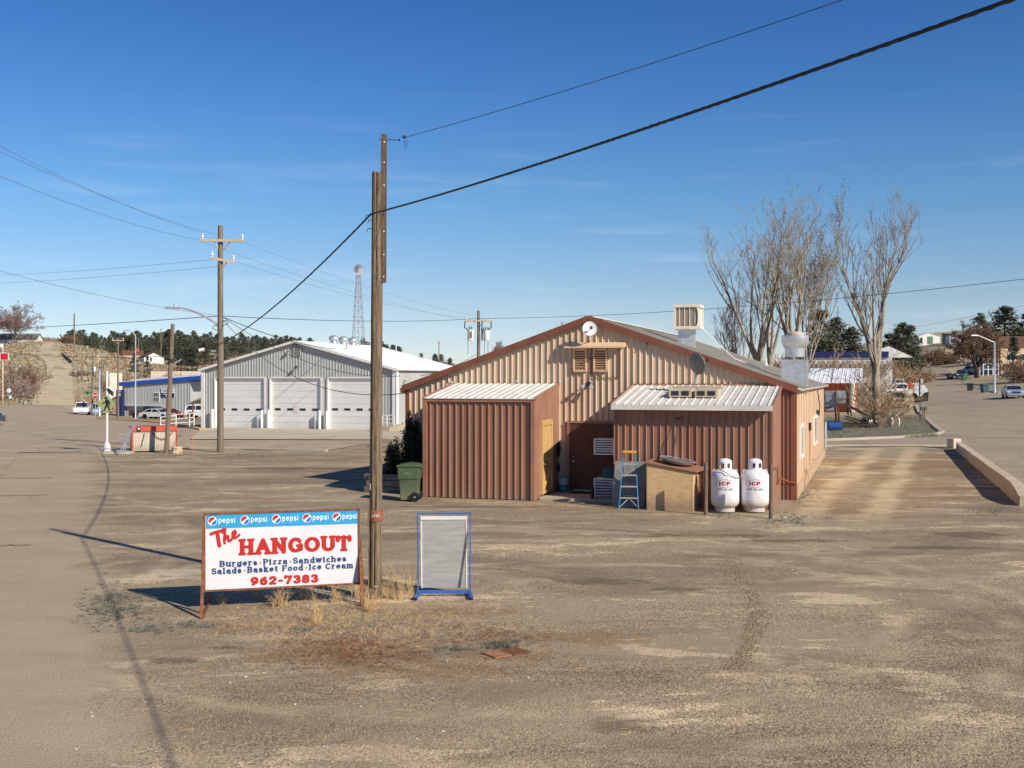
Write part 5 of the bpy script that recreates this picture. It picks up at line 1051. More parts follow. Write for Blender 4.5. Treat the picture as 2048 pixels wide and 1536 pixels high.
for i, cx_ in enumerate((.050, .254, .456, .655, .852)):
    r_ = .066; X0, Y0 = fx(cx_), SH - .118; n_ = 26
    mb = MB(); mb.add([face(-.0045)(X0 + (r_ + .006) * math.cos(q), Y0 + (r_ + .006) * math.sin(q)) for q in [2 * math.pi * j / n_ for j in range(n_)]], [tuple(range(n_))]); gl_ = mb.build('logo_globe', M['t_white'], bd_)
    def cap_poly(sgn, lo):
        pts = []; r2 = r_ * .96
        xs = [-.93 + 1.86 * j / 16 for j in range(17)]
        wave = (lambda x: .12 + .32 * x - .1 * math.sin(3 * x)) if sgn > 0 else (lambda x: -.30 + .36 * x + .18 * math.cos(2.2 * x) * .6 - .1)
        arcp = []
        for j in range(17):
            x = xs[j]; y = math.sqrt(max(0, 1 - x * x)) * sgn; wv = wave(x)
            if (sgn > 0 and y > wv) or (sgn < 0 and y < wv): pts.append((x, wv)); arcp.append((x, y))
        return [(a * r2, b * r2) for a, b in pts + arcp[::-1]]
    for sg_, mn, nm in ((1, 't_red', 'logo_top'), (-1, 'royal', 'logo_bottom')):
        pl = cap_poly(sg_, 0); mb = MB(); ra_ = .5; c, s2 = math.cos(ra_), math.sin(ra_)
        mb.add([face(-.006)(X0 + a * c - b * s2, Y0 + a * s2 + b * c) for a, b in pl], [tuple(range(len(pl)))]); mb.build(nm, M[mn], gl_)
    mb = MB(); w_ = .112 if i < 4 else .106; put_text(mb, 'pepsi', face(-.0045), x=fx(cx_ + .036), y=Y0 - .036, cap=.098, width=fx(w_), weight=.062, serif=False, res=26, thin=1.0); mb.build('logo_lettering', M['t_white'], bd_)
for s_ in (-1, 1):
    x = s_ * (SWd / 2 + .02)
    fb = (-.62, .45) if s_ < 0 else (-.35, .35)
    yt, yb_ = Ms @ Vector((x, .0, SH * .98)), None
    mb = MB(); mb.bar((x, .04, zb + SH * (.98 if s_ < 0 else .5)), (x - .01, fb[0] * .35, 0), .035, .035, up=(1, 0, 0)); mb.build('front_leg', M['rust'], sg)
    mb = MB(); mb.bar((x, .05, zb + SH * .45), (x - .02, fb[0], 0), .035, .05, up=(1, 0, 0)); mb.build('front_brace', M['rust'], sg)
    mb = MB(); mb.bar((x, .06, zb + SH * .6), (x + .10, fb[1], 0), .03, .03, up=(1, 0, 0)); mb.bar((x, fb[0], .03), (x + .10, fb[1], .03), .035, .02); mb.build('rear_leg', M['rust'], sg)
# ---- blank blue framed sign
d = 18.65; k = d / F
bs = thing('framed_sign', ((888 - CX) * k, d, 0), 'blank grey metal sign in a blue tube frame right of the near pole', 'sign', R(2)); hw = 52.5 * k; ht = zat(1027, d)
mb = MB(); zz0 = .09
for s_ in (-1, 1): mb.bar((s_ * hw * .985, 0, zz0), (s_ * hw, 0, ht), .023, .023)
mb.bar((-hw - .014, 0, ht), (hw + .012, 0, ht), .023, .023); mb.build('tube_frame', M['blue_paint'], bs)
mb = MB(); mb.box((0, 0, .075), (2 * hw, .05, .055)); mb.build('cross_bar', M['blue_paint'], bs)
for s_ in (-1, 1):
    mb = MB(); mb.bar((s_ * (hw - .02), .26, .035), (s_ * (hw + .02), -.36, .035), .06, .05); mb.build('foot', M['blue_paint'], bs)
    mb = MB(); mb.box((s_ * (hw + .021), -.367, .03), (.045, .012, .04)); mb.build('foot_end', M['black'], bs)
mb = MB(); Mp = Matrix.Translation((0, .015, ht - .03)) @ Euler((R(8.0), 0, 0)).to_matrix().to_4x4(); mb.M = Mp
PH = ht - .03 - zat(1181, d); mb.box((0, .0, -PH / 2 - .01), (2 * hw - .10, .012, PH - .02)); mb.build('panel', M['alu'], bs)
mb = MB(); mb.M = Mp; mb.box((0, -.011, -.045), (2 * hw - .1, .012, .06)); mb.box((-hw + .06, -.011, -PH / 2 - .05), (.022, .01, PH - .1)); mb.box((hw - .065, -.011, -PH / 2 - .05), (.022, .01, PH - .1)); mb.build('edge_strip', M['white'], bs)
# ---- storm drain
c4 = [hit(*q) for q in ((966.6, 1308), (991.3, 1300.5), (1023.5, 1311.8), (993.4, 1318.7))]
c4 = [Vector((q.x, q.y, .0)) for q in c4]; cen = sum(c4, Vector()) / 4
ex_ = (c4[3] - c4[0] + c4[2] - c4[1]) / 2; ey = (c4[1] - c4[0] + c4[2] - c4[3]) / 2; ang = math.atan2(ex_.y, ex_.x); Wx = ex_.length
M['iron'] = mat('rusty_cast_iron', (168, 124, 88), (140, 98, 70), 12, .85, bump=.2)
dn = thing('storm_drain', cen + Vector((0, 0, .006)), 'rusty slotted drain grate with solid cover plate set in the gravel', 'drain grate', ang)
Wx, Wy = .33, .27
mb = MB()
for x in (-Wx / 2 + .03, Wx / 2 - .03): mb.box((x, 0, .006), (.06, Wy, .014))
for y in (-Wy / 2 + .02, Wy / 2 - .02): mb.box((0, y, .006), (Wx - .12, .04, .014))
nb_ = 9; pw = (Wx - .12) / nb_
for i in range(nb_ - 1): mb.box((-Wx / 2 + .06 + (i + 1) * pw, 0, .006), (pw * .6, Wy - .08, .012))
mb.build('slotted_grate', M['iron'], dn)
mb = MB(); mb.box((0, 0, -.004), (Wx - .02, Wy - .02, .006)); mb.build('pit', M['black'], dn)
mb = MB(); mb.box((.0, Wy / 2 + .16, .004), (Wx + .02, .28, .01)); mb.build('cover_plate', M['rust'], dn, bevel=.004)
# ------------------------------------------------------------------ garage with three bays
gp_ = hit(792, 861); G0 = Fr(gp_.x, gp_.y, gp_.z)
GW = -G0.u(405); GL_ = 13.6
gze = zat(738, G0.o.y) - G0.o.z; gzr = G0.z(683, -GW / 2)
gtop = lambda u: gze + (gzr - gze) * (1 - abs(u + GW / 2) / (GW / 2))
gar = thing('fire_garage', G0.o, 'light grey ribbed metal garage with three tall white overhead doors and white roof', 'garage', RZ)
bays = [(430.5, 530.5), (541, 643.5), (656, 757)]
bu = [(G0.u(a), G0.u(b)) for a, b in bays]; zd = G0.z(756, bu[1][0])
segs_ = [(-GW, bu[0][0])] + [(bu[i][1], bu[i + 1][0]) for i in range(2)] + [(bu[2][1], 0)]
mb = MB()
for a, b in segs_: mb.rib((0, 0, 0), (1, 0, 0), (0, 0, 1), (0, -1, 0), a, b, -.3, zd, .23, .04, .22)
mb.rib((0, 0, 0), (1, 0, 0), (0, 0, 1), (0, -1, 0), -GW, 0, zd, lambda u: gtop(u) - .02, .23, .04, .22, brk=(-GW / 2,)); mb.build('front_wall', M['gar_wall'], gar)
mb = MB(); mb.rib((0, 0, 0), (0, 1, 0), (0, 0, 1), (1, 0, 0), .05, GL_, -.3, gze, .3, .03, .2); mb.box((-GW / 2, GL_, gze / 2), (GW - .1, .05, gze)); mb.box((-GW + .03, GL_ / 2, gze / 2), (.06, GL_ - .1, gze)); mb.build('side_wall', M['gar_wall'], gar)
gsl = math.hypot(GW / 2, gzr - gze)
for s_ in (-1, 1):
    Y = Vector((s_ * GW / 2, 0, -(gzr - gze))).normalized(); N = Vector((s_ * (gzr - gze), 0, GW / 2)).normalized()
    mb = MB(); mb.rib((-GW / 2, -.25, gzr + .05), (0, 1, 0), Y, N, 0, GL_ + .4, 0, gsl + .3, .3, .025, .15, .03); mb.build('roof', M['gar_roof'], gar)
    mb = MB(); mb.bar((-GW / 2, -.27, gzr + .0), (-GW / 2 + s_ * (GW / 2 + .2), -.27, gze - .06), .05, .17); mb.build('gable_trim', M['white'], gar)
mb = MB(); mb.bar((.2, -.25, gze - .03), (.2, GL_, gze - .03), .13, .13); mb.box((-.1, -.08, gze / 2 - .1), (.28, .08, gze + .1)); mb.box((.06, .1, gze / 2 - .1), (.07, .3, gze + .1)); mb.box((-GW + .1, -.08, gze / 2 - .1), (.3, .08, gze + .1)); mb.bar((-GW - .2, -.25, gze - .03), (-GW - .2, GL_, gze - .03), .13, .13)
mb.tube([(.22, -.1, gze - .05), (.1, -.12, gze - .25), (.1, -.13, .1)], .04, 6); mb.build('corner_trim', M['white'], gar)
for i, (a, b) in enumerate(bu):
    mb = MB()
    for x in (a, b): mb.box((x, .03, zd / 2), (.12, .22, zd))
    mb.box(((a + b) / 2, .03, zd + .03), (b - a - .12, .22, .1)); fr_ = mb.build('door_frame', M['white'], gar)
    mb = MB(); ns = 8; hh = (zd - .02) / ns
    for j in range(ns): mb.box(((a + b) / 2, .12, (j + .5) * hh), (b - a - .13, .05, hh - .012))
    mb.box(((a + b) / 2, .155, zd / 2), (b - a - .13, .02, zd - .03))
    do = mb.build('overhead_door', M['door_white'], gar)
    zwin = G0.z(819, (a + b) / 2)
    for j in range(4):
        x = a + (b - a) * (.135 + .243 * j)
        mb = MB(); mb.box((x, .092, zwin), (.55, .012, .24)); w_ = mb.build('window_frame', M['white'], do)
        mb = MB(); mb.box((x, .082, zwin), (.48, .012, .17)); mb.build('pane', M['glass'], w_)
    if i == 1:
        x = a + (b - a) * .49; mb = MB(); mb.box((x, .08, zwin + .0), (.36, .012, .5)); nt_ = mb.build('notice', mat('pink_edged_notice', (222, 190, 190), None, 3, .6), do)
        mb = MB(); mb.box((x, .072, zwin + .06), (.28, .006, .28)); mb.box((x, .072, zwin - .17), (.28, .006, .1)); mb.build('notice_face', M['sign_white'], nt_)
# gable louvre, lamp
ga = G0.u(594, -.1); mb = MB(); zl0, zl1 = G0.z(712, ga), G0.z(695, ga)
for i in range(7): mb.box((ga, -.08, zl0 + (zl1 - zl0) * (i + .5) / 7), (.5, .07, .02), (R(-35), 0, 0))
for x in (-.27, .27): mb.box((ga + x, -.08, (zl0 + zl1) / 2), (.05, .08, zl1 - zl0))
mb.build('gable_louvre', M['gar_wall'], gar)
for (px, py, lab, ln) in ((594, 689, 'floodlight bracket just under the peak of the grey garage gable', .5), (594, 733, 'small dark lamp above the middle garage door', .25)):
    u = G0.u(px, -.1); t = thing('floodlight', G0.P(u, -.05, G0.z(py, u)), lab, 'floodlight', RZ)
    mb = MB(); mb.tube([(0, 0, 0), (0, -ln, .03)], .03, 6); mb.build('arm', M['dark'], t)
    mb = MB(); mb.lathe([(.01, 0), (.1, -.02), (.13, -.16), (.01, -.16)], (0, -ln, 0), 12); mb.build('lamp_head', M['dark'], t, 40)
def roofG(px, py):
    d = 78.0
    while d < 100:
        p = pt(px, py, d); q = p - G0.o; u = q.x * CA - q.y * SA; w = q.x * SA + q.y * CA
        if w > 0 and p.z - G0.o.z <= gtop(u) + .07: return p
        d += .02
    return pt(px, py, 92)
for i, (px, yt, lab) in enumerate(((668, 673, 'left turbine vent on the white garage roof'), (687, 675, 'middle turbine vent on the white garage roof'), (706, 676.5, 'right turbine vent on the white garage roof'))):
    p = roofG(px, yt + 14); t = thing('turbine_vent', p, lab, 'roof vent', RZ, 'turbine vents on the garage roof')
    mb = MB(); mb.lathe([(.01, -.2), (.33, -.2), (.28, .18), (.01, .18)], (0, 0, 0), 16); mb.build('base', M['galv'], t, 40)
    mb = MB(); mb.lathe([(.01, .18), (.3, .2), (.40, .32), (.38, .48), (.24, .6), (.01, .64)], (0, 0, 0), 20)
    mb.build('turbine', M['galv'], t, 50)
for px, yt, yb, lab in ((694, 684, 698, 'thin metal vent pipe on the white garage roof left of the near pole'), (792, 690, 703, 'thin metal vent pipe on the white garage roof right of the near pole')):
    p = roofG(px, yb); mb = MB(); h = (yb - yt) * p.y / F; mb.lathe([(.01, -.1), (.12, -.1), (.07, .1), (.06, h), (.01, h)], (0, 0, 0), 10); o = mb.build('vent_pipe', M['galv'], None, 40); o.location = p; tag(o, lab, 'vent pipe')
# white bollards by the doors
for px, yt, yb, lab in ((424.5, 818, 855, 'white post at the far left of the garage doors'), (523.5, 820, 858, 'white post at the right side of the left garage door'), (537, 820, 858, 'white post at the left side of the middle garage door'), (639, 821, 860, 'white post at the right side of the middle garage door'), (653.5, 822, 860, 'white post at the left side of the right garage door')):
    u = G0.u(px, -.3); p = G0.P(u, -.3); h = zat(yt, p.y) - p.z; mb = MB(); mb.lathe([(.01, -.3), (.1, -.3), (.1, h - .06), (.07, h - .01), (.01, h)], (0, 0, 0), 14); o = mb.build('guard_post', M['white'], None, 50); o.location = p; tag(o, lab, 'post', 'white guard posts at the garage doors')
# a pair of shade-casting stub signs stand in front of each bay: low white wedge posts are outside, the shadows fall from the posts
def railing(name, pts, hts, label, n_rails=3, m=None, r=.035):
    t = thing(name, pts[0], label, 'railing')
    o_ = Vector(pts[0]); mb = MB()
    for p, h in zip(pts, hts): q = Vector(p) - o_; mb.tube([q, q + Vector((0, 0, h))], r, 8)
    mb.build('post', m or M['white'], t, 50); mb = MB()
    for j in range(n_rails):
        f_ = (j + 1) / n_rails
        mb.tube([Vector(p) - o_ + Vector((0, 0, h * f_)) for p, h in zip(pts, hts)], r * .9, 8)
    mb.build('rail', m or M['white'], t, 50); return t
dr0 = 66
railing('ramp_railing', [pt(321, 857, 61), pt(352, 855, 64), pt(379, 853, 68), pt(388, 851.5, 70)], [.62, .75, .8, .8], 'white pipe railing climbing a ramp left of the garage', 3)
railing('ramp_railing', [G0.P(G0.u(764, -1.5), -1.5, .35), G0.P(G0.u(774, -1.5), -1.5, .3), G0.P(G0.u(789, -1.5), -1.5, .3)], [.78, .8, .85], 'short white railing at the right corner of the grey garage', 3)
mb = MB(); mb.xprism([(-1.2, -.3), (1.6, -.3), (1.6, .45), (-1.2, .35)], 0, 1.5); o = mb.build('ramp', M['concrete']); o.location = G0.P(-.9, -1.2, 0); o.rotation_euler = (0, 0, RZ); tag(o, 'low concrete ramp at the right corner of the grey garage', 'ramp')
# ---- poles and lamps of the left background
def far_pole(px, yb, yt, wpx, label, arms=(), lean=0, d=None, m='wood_pole2', name='utility_pole', group='wooden poles along the street', cat='pole', ins=True, extra=None):
    p = hit(px, yb) if d is None else Vector((((px - CX) / F) * d, d, zat(yb, d)))
    k = p.y / F; h = (yb - yt) * k; t = thing(name, p, label, cat, 0, group); t.rotation_euler = (0, R(lean), 0)
    if m == 'wood_pole2': pole_mesh(h + .3, wpx * k / 2 * 1.1, wpx * k / 2 * .8, False, 16, .05, int(px)).build('post', M[m], t, 40)
    else: mb = MB(); mb.lathe([(.01, -.2), (wpx * k / 2 * 1.4, -.2), (wpx * k / 2 * 1.3, .1), (wpx * k / 2, .2), (wpx * k / 2 * .75, h), (.01, h)], (0, 0, 0), 14); mb.build('post', M[m], t, 40)
    for (ya, x0, x1, sk) in arms:
        z = (yb - ya) * k; a, b = Vector((x0 * k, -.12, z + sk * k / 2)), Vector((x1 * k, -.12 - .25 * abs(x1 - x0) * k * .3, z - sk * k / 2))
        mb = MB(); mb.bar(a, b, .1, .13); mb.bar(a.lerp(b, .3), (0, 0, z - .6), .04, .04); mb.bar(a.lerp(b, .7), (0, 0, z - .6), .04, .04); ar = mb.build('crossarm', M['conc_wall'], t)
        if ins:
            mb = MB()
            for f_ in (.04, .96): q = a.lerp(b, f_); mb.lathe([(.01, .06), (.05, .06), (.02, .12), (.07, .16), (.07, .22), (.03, .26), (.06, .3), (.01, .36)], q, 10)
            mb.build('insulator', M['white'], ar, 40)
    return t, p, k, h
tm, pm, km, hm = far_pole(441, 903, 463, 13, 'tall wooden power pole with two crossarms and a lamp arm before the garage', arms=((482, -38, 50, 2), (521, -17, 30, 9)), d=55)
def lamp_arm(t, k, zb, dx, dz, label='lamp_arm', n_=8, r=.06, m='galv'):
    pts = [(0, 0, zb)] ; 
    for i in range(1, n_ + 1): f_ = i / n_; pts.append((dx * f_, 0, zb + dz * (1 - (1 - f_) ** 1.6) if True else 0))
    mb = MB(); mb.tube(pts, [r * (1 - .4 * i / n_) for i in range(n_ + 1)], 8); a_ = mb.build(label, M[m], t, 60)
    e = Vector(pts[-1]); s_ = -1 if dx < 0 else 1; mb = MB(); mb.M = Matrix.Translation(e)
    mb.xprism([(-.12, -.05), (.12, -.05), (.1, .06), (-.1, .06)], 0, s_ * .7); mb.lathe([(.01, .06), (.07, .06), (.06, .18), (.01, .2)], (s_ * .2, 0, 0), 10); mb.build('lamp_head', M['galv'], a_)
lamp_arm(tm, km, (903 - 653) * km, -82 * km, 37 * km)
for z_, off in ((260, .25), (250, -.2)):
    mb = MB(); mb.tube([(off * .4, -.1, z_ * km), (off * 1.4, -.15, z_ * km + .05), (off * 1.8, -.2, z_ * km - .1), (off * .6, -.12, z_ * km - .2)], .02, 5); mb.build('cable_bracket', M['dark'], tm)
t, p, k, h = far_pole(333, 907, 660, 10, 'leaning wooden pole behind the white cabinet with a small side bracket lamp', lean=2.8, d=54.0)
mb = MB(); mb.tube([(0, 0, 175 * k), (.45, 0, 188 * k), (.5, 0, 190 * k)], .04, 6); mb.build('bracket', M['galv'], t); mb = MB(); mb.lathe([(.13, -.1), (.14, -.1), (.14, .1), (.13, .1), (.13, -.1)], (0, 0, 186 * k), 14); mb.build('band', M['dark'], t)
far_pole(148.5, 712, 628, 3.2, 'distant power pole on the skyline to the right of the dirt road', arms=((638, -7, 7, 0),), d=420)
far_pole(236, 836, 680, 4, 'weathered pole with a short crossarm at the left end of the blue trimmed building', arms=((681, -11, 13, 0),), d=150)
tl_, p, k, h = far_pole(271, 838, 672, 3.2, 'tall thin grey street light in front of the blue trimmed building', m='galv', name='street_light', group=None, cat='street light', d=152); lamp_arm(tl_, k, h, -13 * k, 11 * k, r=.07)
far_pole(184, 826, 715, 3.4, 'leaning pole carrying a grey transformer beside the stop sign', arms=((722, -11, 14, 0),), d=148, lean=1.2)
far_pole(163.5, 800, 702, 1.6, 'thin distant pole right of the dirt road', arms=((705, -8, 10, 0),), d=250, ins=False)
far_pole(204, 812, 722, 2.6, 'plain thin pole between the stop sign and the crossing sign', arms=((710, -12, 10, 0),), d=170, ins=False)
far_pole(199, 830, 740, 4.5, 'short grey metal pole with a box beside the stop sign', m='galv', d=149, arms=())
far_pole(215, 800, 742, 4.5, 'pale grey pole rising behind the pedestrian crossing sign', m='galv', d=149, arms=())
far_pole(322, 725, 657, 2, 'distant pole above the white house on the ridge', arms=((664, -5, 5, 0),), d=480, ins=False)
far_pole(277, 725, 676, 2, 'distant thin pole left of the white ridge house', arms=(), d=480)
far_pole(878, 745, 684, 2, 'distant thin pole between the garage roof and the tan gable', arms=((686, -4, 4, 0),), d=260, ins=False)
mb = MB(); q = pt(189, 739, 147.5); mb.lathe([(.01, -.35), (.22, -.35), (.22, .3), (.18, .36), (.01, .36)], q, 14); tag(mb.build('transformer', M['galv'], None, 40), 'grey can transformer on the leaning pole by the stop sign', 'transformer')
# transformer pole behind the tan gable
t, p, k, h = far_pole(957, 760, 628, 7, 'power pole with three hanging transformers behind the left gable slope', arms=((642, -27, 28, 0),), d=95)
for i, (dx, y0, y1, w_, lab) in enumerate(((-16, 660, 681, 12, 'left transformer can, rust stained, on the pole behind the gable'), (9, 662, 681, 8, 'middle dark transformer can on the pole behind the gable'), (16.5, 661, 681, 12, 'right clean white transformer can on the pole behind the gable'))):
    q = pt(957 + dx, y1, 95 + (.6 if i == 1 else -.3)); hh = (y1 - y0) * k; r_ = w_ * k / 2; tt = thing('transformer', q, lab, 'transformer', 0, 'transformers on the pole behind the gable')
    mb = MB(); mb.lathe([(.01, 0), (r_ * .95, 0), (r_, .05), (r_, hh * .9), (r_ * 1.08, hh * .91), (r_ * 1.05, hh), (.01, hh * 1.06)], (0, 0, 0), 18); mb.build('can', M['white'] if i != 1 else M['galv'], tt, 40)
    mb = MB(); 
    for s_ in (-.4, .4): mb.lathe([(.01, 0), (.05, 0), (.07, .08), (.03, .14), (.06, .2), (.01, .34)], (s_ * r_, 0, hh), 8)
    mb.build('bushing', M['dark'], tt)
    if i == 0: mb = MB(); mb.add([(r_ * 1.01 * math.sin(a), -r_ * 1.01 * math.cos(a), z_) for z_ in (hh * .2, hh * .85) for a in (-.3, 0, .3, .6)], [(0, 1, 5, 4), (1, 2, 6, 5), (2, 3, 7, 6)]); mb.build('rust_patch', M['rust_band'], tt)
for dx in (-27, 7, 25): mb = MB(); mb.tube([(dx * k, -.2, (760 - 643) * k), (dx * k * 1.02, -.3, (760 - 655) * k), (dx * k * .8, -.2, (760 - 660) * k)], .05, 5); mb.build('jumper', M['dark'], t)
for dx in (-21, 12, 19): mb = MB(); mb.tube([(dx * k, -.2, (760 - 681) * k), (dx * k, -.2, (760 - 708) * k)], .02, 4); mb.build('drop_wire', M['dark'], t)
# radio tower / wind wheel behind the garage
td = 118; kt = td / F; tb = pt(717, 705, td); tw = thing('lattice_tower', tb, 'thin lattice tower with a round wheel on top behind the garage', 'tower', R(20)); hh = (705 - 551) * kt
mb = MB(); lv = [0, .07, .2, .33, .46, .60, .72, .82, .9, 1]
wd = lambda f_: .72 - .50 * f_
cor = [(1, 1), (-1, 1), (-1, -1), (1, -1)]; q = lambda f_, c: Vector((c[0] * wd(f_) * .9, c[1] * wd(f_) * .9, hh * f_))
for c in cor: mb.bar(q(0, c), q(1, c), .045)
for a, b in zip(lv, lv[1:]):
    for i in range(4):
        c, d_ = cor[i], cor[(i + 1) % 4]; mb.bar(q(b, c), q(b, d_), .035); mb.bar(q(a, c), q(b, d_), .022); mb.bar(q(a, d_), q(b, c), .022)
mb.bar((0, 0, 0), (0, 0, hh), .05); mb.build('lattice', M['lattice'], tw)
mb = MB(); r_ = 11 * kt; zc = hh + 11 * kt
for i in range(22):
    a = i * 2 * math.pi / 22; c, s_ = math.cos(a), math.sin(a); c2, s2 = math.cos(a + .2), math.sin(a + .2)
    mb.add([(c * r_ * .25, -.3, zc + s_ * r_ * .25), (c * r_, -.3, zc + s_ * r_), (c2 * r_, -.2, zc + s2 * r_), (c2 * r_ * .25, -.25, zc + s2 * r_ * .25)], [(0, 1, 2, 3)])
mb.tube([(r_ * math.cos(a), -.26, zc + r_ * math.sin(a)) for a in [i * math.pi / 14 for i in range(29)]], .03, 5); mb.tube([(0, -.35, zc), (0, .9, zc)], .06, 6); mb.box((0, .9, zc), (.03, .7, .4)); mb.build('wheel', M['alu'], tw)
# ---- pedestrian crossing sign
ps = thing('crossing_sign', pt(214, 903, 54.6), 'faded lime diamond pedestrian crossing sign on a white pole with solar panel', 'sign', R(-3)); k = 54.6 / F; hz = lambda py: (903 - py) * k
mb = MB(); mb.cyl((0, 0, .2), (0, 0, hz(742)), .055); mb.build('post', M['white'], ps, 40)
mb = MB(); mb.lathe([(.01, 0), (.19, 0), (.19, .12), (.13, .42), (.07, .46), (.01, .46)], (0, 0, 0), 12); mb.build('base', M['white'], ps, 40)
mb = MB(); r_ = 19.5 * k; zc = hz(808)
Pn = [(0, zc - r_ * 1.0), (r_ * 1.02, zc), (0, zc + r_ * 1.0), (-r_ * 1.02, zc)]; mb.prism(Pn, -.085, -.07); dm = mb.build('diamond', M['lime'], ps)
def seg_mesh(segs, m, name, parent, off, st, sx=1):
    xs = [q for s_ in segs for q in (s_[0], s_[2])]; ys = [q for s_ in segs for q in (s_[1], s_[3])]; v, f = sdf_mesh(segs, min(xs) - .2, max(xs) + .2, min(ys) - .2, max(ys) + .2, st)
    mb = MB(); mb.add([(a, off, b) for a, b in v], f); return mb.build(name, m, parent)
wk = [(-.02, .30, -.02, .305, .065), (.03, .16, .05, .02, .085), (.03, .18, -.08, .08, .03), (-.08, .08, -.2, .03, .028), (.05, .2, .16, .1, .03), (.16, .1, .19, -.03, .028), (.04, -.02, -.04, -.16, .045), (-.04, -.16, -.1, -.31, .036), (.06, -.02, .11, -.16, .045), (.11, -.16, .17, -.31, .036)]
seg_mesh([(a, b + zc, c, d_ + zc, e) for a, b, c, d_, e in wk], M['t_black'], 'walking_figure', dm, -.089, .012)
mb = MB(); mb.M = Matrix.Translation((.18, 0, hz(783))) @ Euler((R(-40), R(38), 0)).to_matrix().to_4x4(); mb.box((0, 0, 0), (.34, .42, .03)); sp_ = mb.build('solar_panel', M['glass'], ps)
mb = MB(); mb.M = Matrix.Translation((.18, 0, hz(783))) @ Euler((R(-40), R(38), 0)).to_matrix().to_4x4()
for x in (-.18, .18): mb.box((x, 0, 0), (.02, .44, .04))
for y in (-.22, .22): mb.box((0, y, 0), (.38, .02, .04))
mb.build('panel_frame', M['white'], sp_); mb = MB(); mb.box((.15, .02, hz(795)), (.12, .12, .22)); mb.build('battery_box', M['white'], ps)
mb = MB(); c_ = pt(214, 904, 54.6); mb.add([(c_.x + a, c_.y + b, z_) for z_, s_ in ((-.05, 1), (.09, .97)) for a, b in [(x * s_, y * s_) for x, y in [(-1.1, -.5), (.2, -1.1), (1.5, -.9), (1.3, .6), (-.2, .8)]]], [(0, 1, 2, 3, 4), (5, 6, 7, 8, 9)] + [(i, (i + 1) % 5, 5 + (i + 1) % 5, 5 + i) for i in range(5)]); tag(mb.build('concrete_island', M['concrete']), kind='structure')
# ---- white corrugated cabinet with red frame, ladder lying, rusty bucket
q0, q1 = pt(264, 905, 54.6), pt(354, 905, 55.6); cw = (q1 - q0).length
cb_ = thing('storage_cabinet', (q0 + q1) / 2, 'white corrugated cabinet with red top band and red edges beside the leaning pole', 'cabinet', math.atan2(q1.y - q0.y, q1.x - q0.x)); k = 55 / F; ch = 51 * k
cb_.location.z = .0
mb = MB(); mb.rib((0, 0, 0), (1, 0, 0), (0, 0, 1), (0, -1, 0), -cw / 2 + .05, cw / 2 - .05, .06, ch - .2, .085, .025, .5, .03); mb.box((0, .5, ch / 2), (cw - .1, .9, ch - .1)); mb.build('body', mat('dusty_cream_sheet', (206, 196, 180), (190, 180, 164), 2, .6, streak=.15, splash=(150, 136, 116)), cb_)
mb = MB(); mb.box((0, -.03, ch - .12), (cw, .1, .24)); mb.box((0, .5, ch - .02), (cw, 1.05, .05)); mb.box((-cw / 2 + .02, -.02, ch / 2), (.06, .08, ch)); mb.box((cw / 2 - .02, -.02, ch / 2), (.05, .08, ch)); mb.build('red_frame', M['red_paint'], cb_)
mb = MB(); mb.box((-cw / 2 + .3, -.09, ch - .12), (.2, .03, .2)); bxk = mb.build('lamp_box', M['dark'], cb_); mb = MB(); mb.lathe([(.01, 0), (.04, 0), (.05, -.04), (.01, -.05)], (-cw / 2 + .3, -.1, ch - .1), 10, 'y'); mb.build('bulb', M['white'], bxk)
mb = MB(); mb.tube([(-cw / 2 + .95 + 1.0 * i / 10, -.1, ch - .3 - .42 * 4 * (i / 10) * (1 - i / 10) * .8) for i in range(11)], .02, 6); mb.tube([(-.5, -.08, ch - .3), (-.6, -.09, .5), (-.66, -.1, .3)], .015, 5); mb.build('cord', M['dark'], cb_)
mb = MB(); 
for i in range(2): mb.tube([pt(239 + i * 5, 913, 52.5), pt(247 + i * 4, 880, 53.2), pt(268 + i * 4, 848, 54.5)], .03, 6)
for f_ in (.15, .35, .55, .75): mb.tube([pt(240 + 26 * f_, 911 - 62 * f_, 53), pt(246 + 26 * f_, 911 - 62 * f_, 53)], .02, 5)
mb.tube([pt(232, 868, 53.5), pt(262, 872, 54)], .025, 6); mb.tube([pt(236, 872, 53.5), pt(251, 885, 53.5), pt(250, 905, 53)], .025, 6)
tag(mb.build('bent_frame', M['galv']), 'bent grey metal frame leaning against the left end of the white cabinet', 'frame')
mb = MB(); mb.lathe([(.01, 0), (.26, 0), (.27, .03), (.255, .05), (.26, .28), (.275, .3), (.26, .33), (.01, .33)], (0, 0, 0), 24); o = mb.build('rusty_drum', mat('white_rusty_drum', (214, 204, 186), (196, 184, 164), 5, .7, c3=(176, 118, 60), s3=7, t3=.5), None, 40); o.location = at(354, 53.9); tag(o, 'low white drum stained with rust at the foot of the leaning pole', 'drum')
mb = MB()
for px, yb_, yt_ in ((387, 905, 868), ): p = hit(px, yb_); mb.tube([p, p + Vector((0, 0, .9))], .012, 5)
tag(mb.build('marker_whip', M['orange']), 'thin orange marker whip standing in the weeds left of the tall power pole', 'marker')
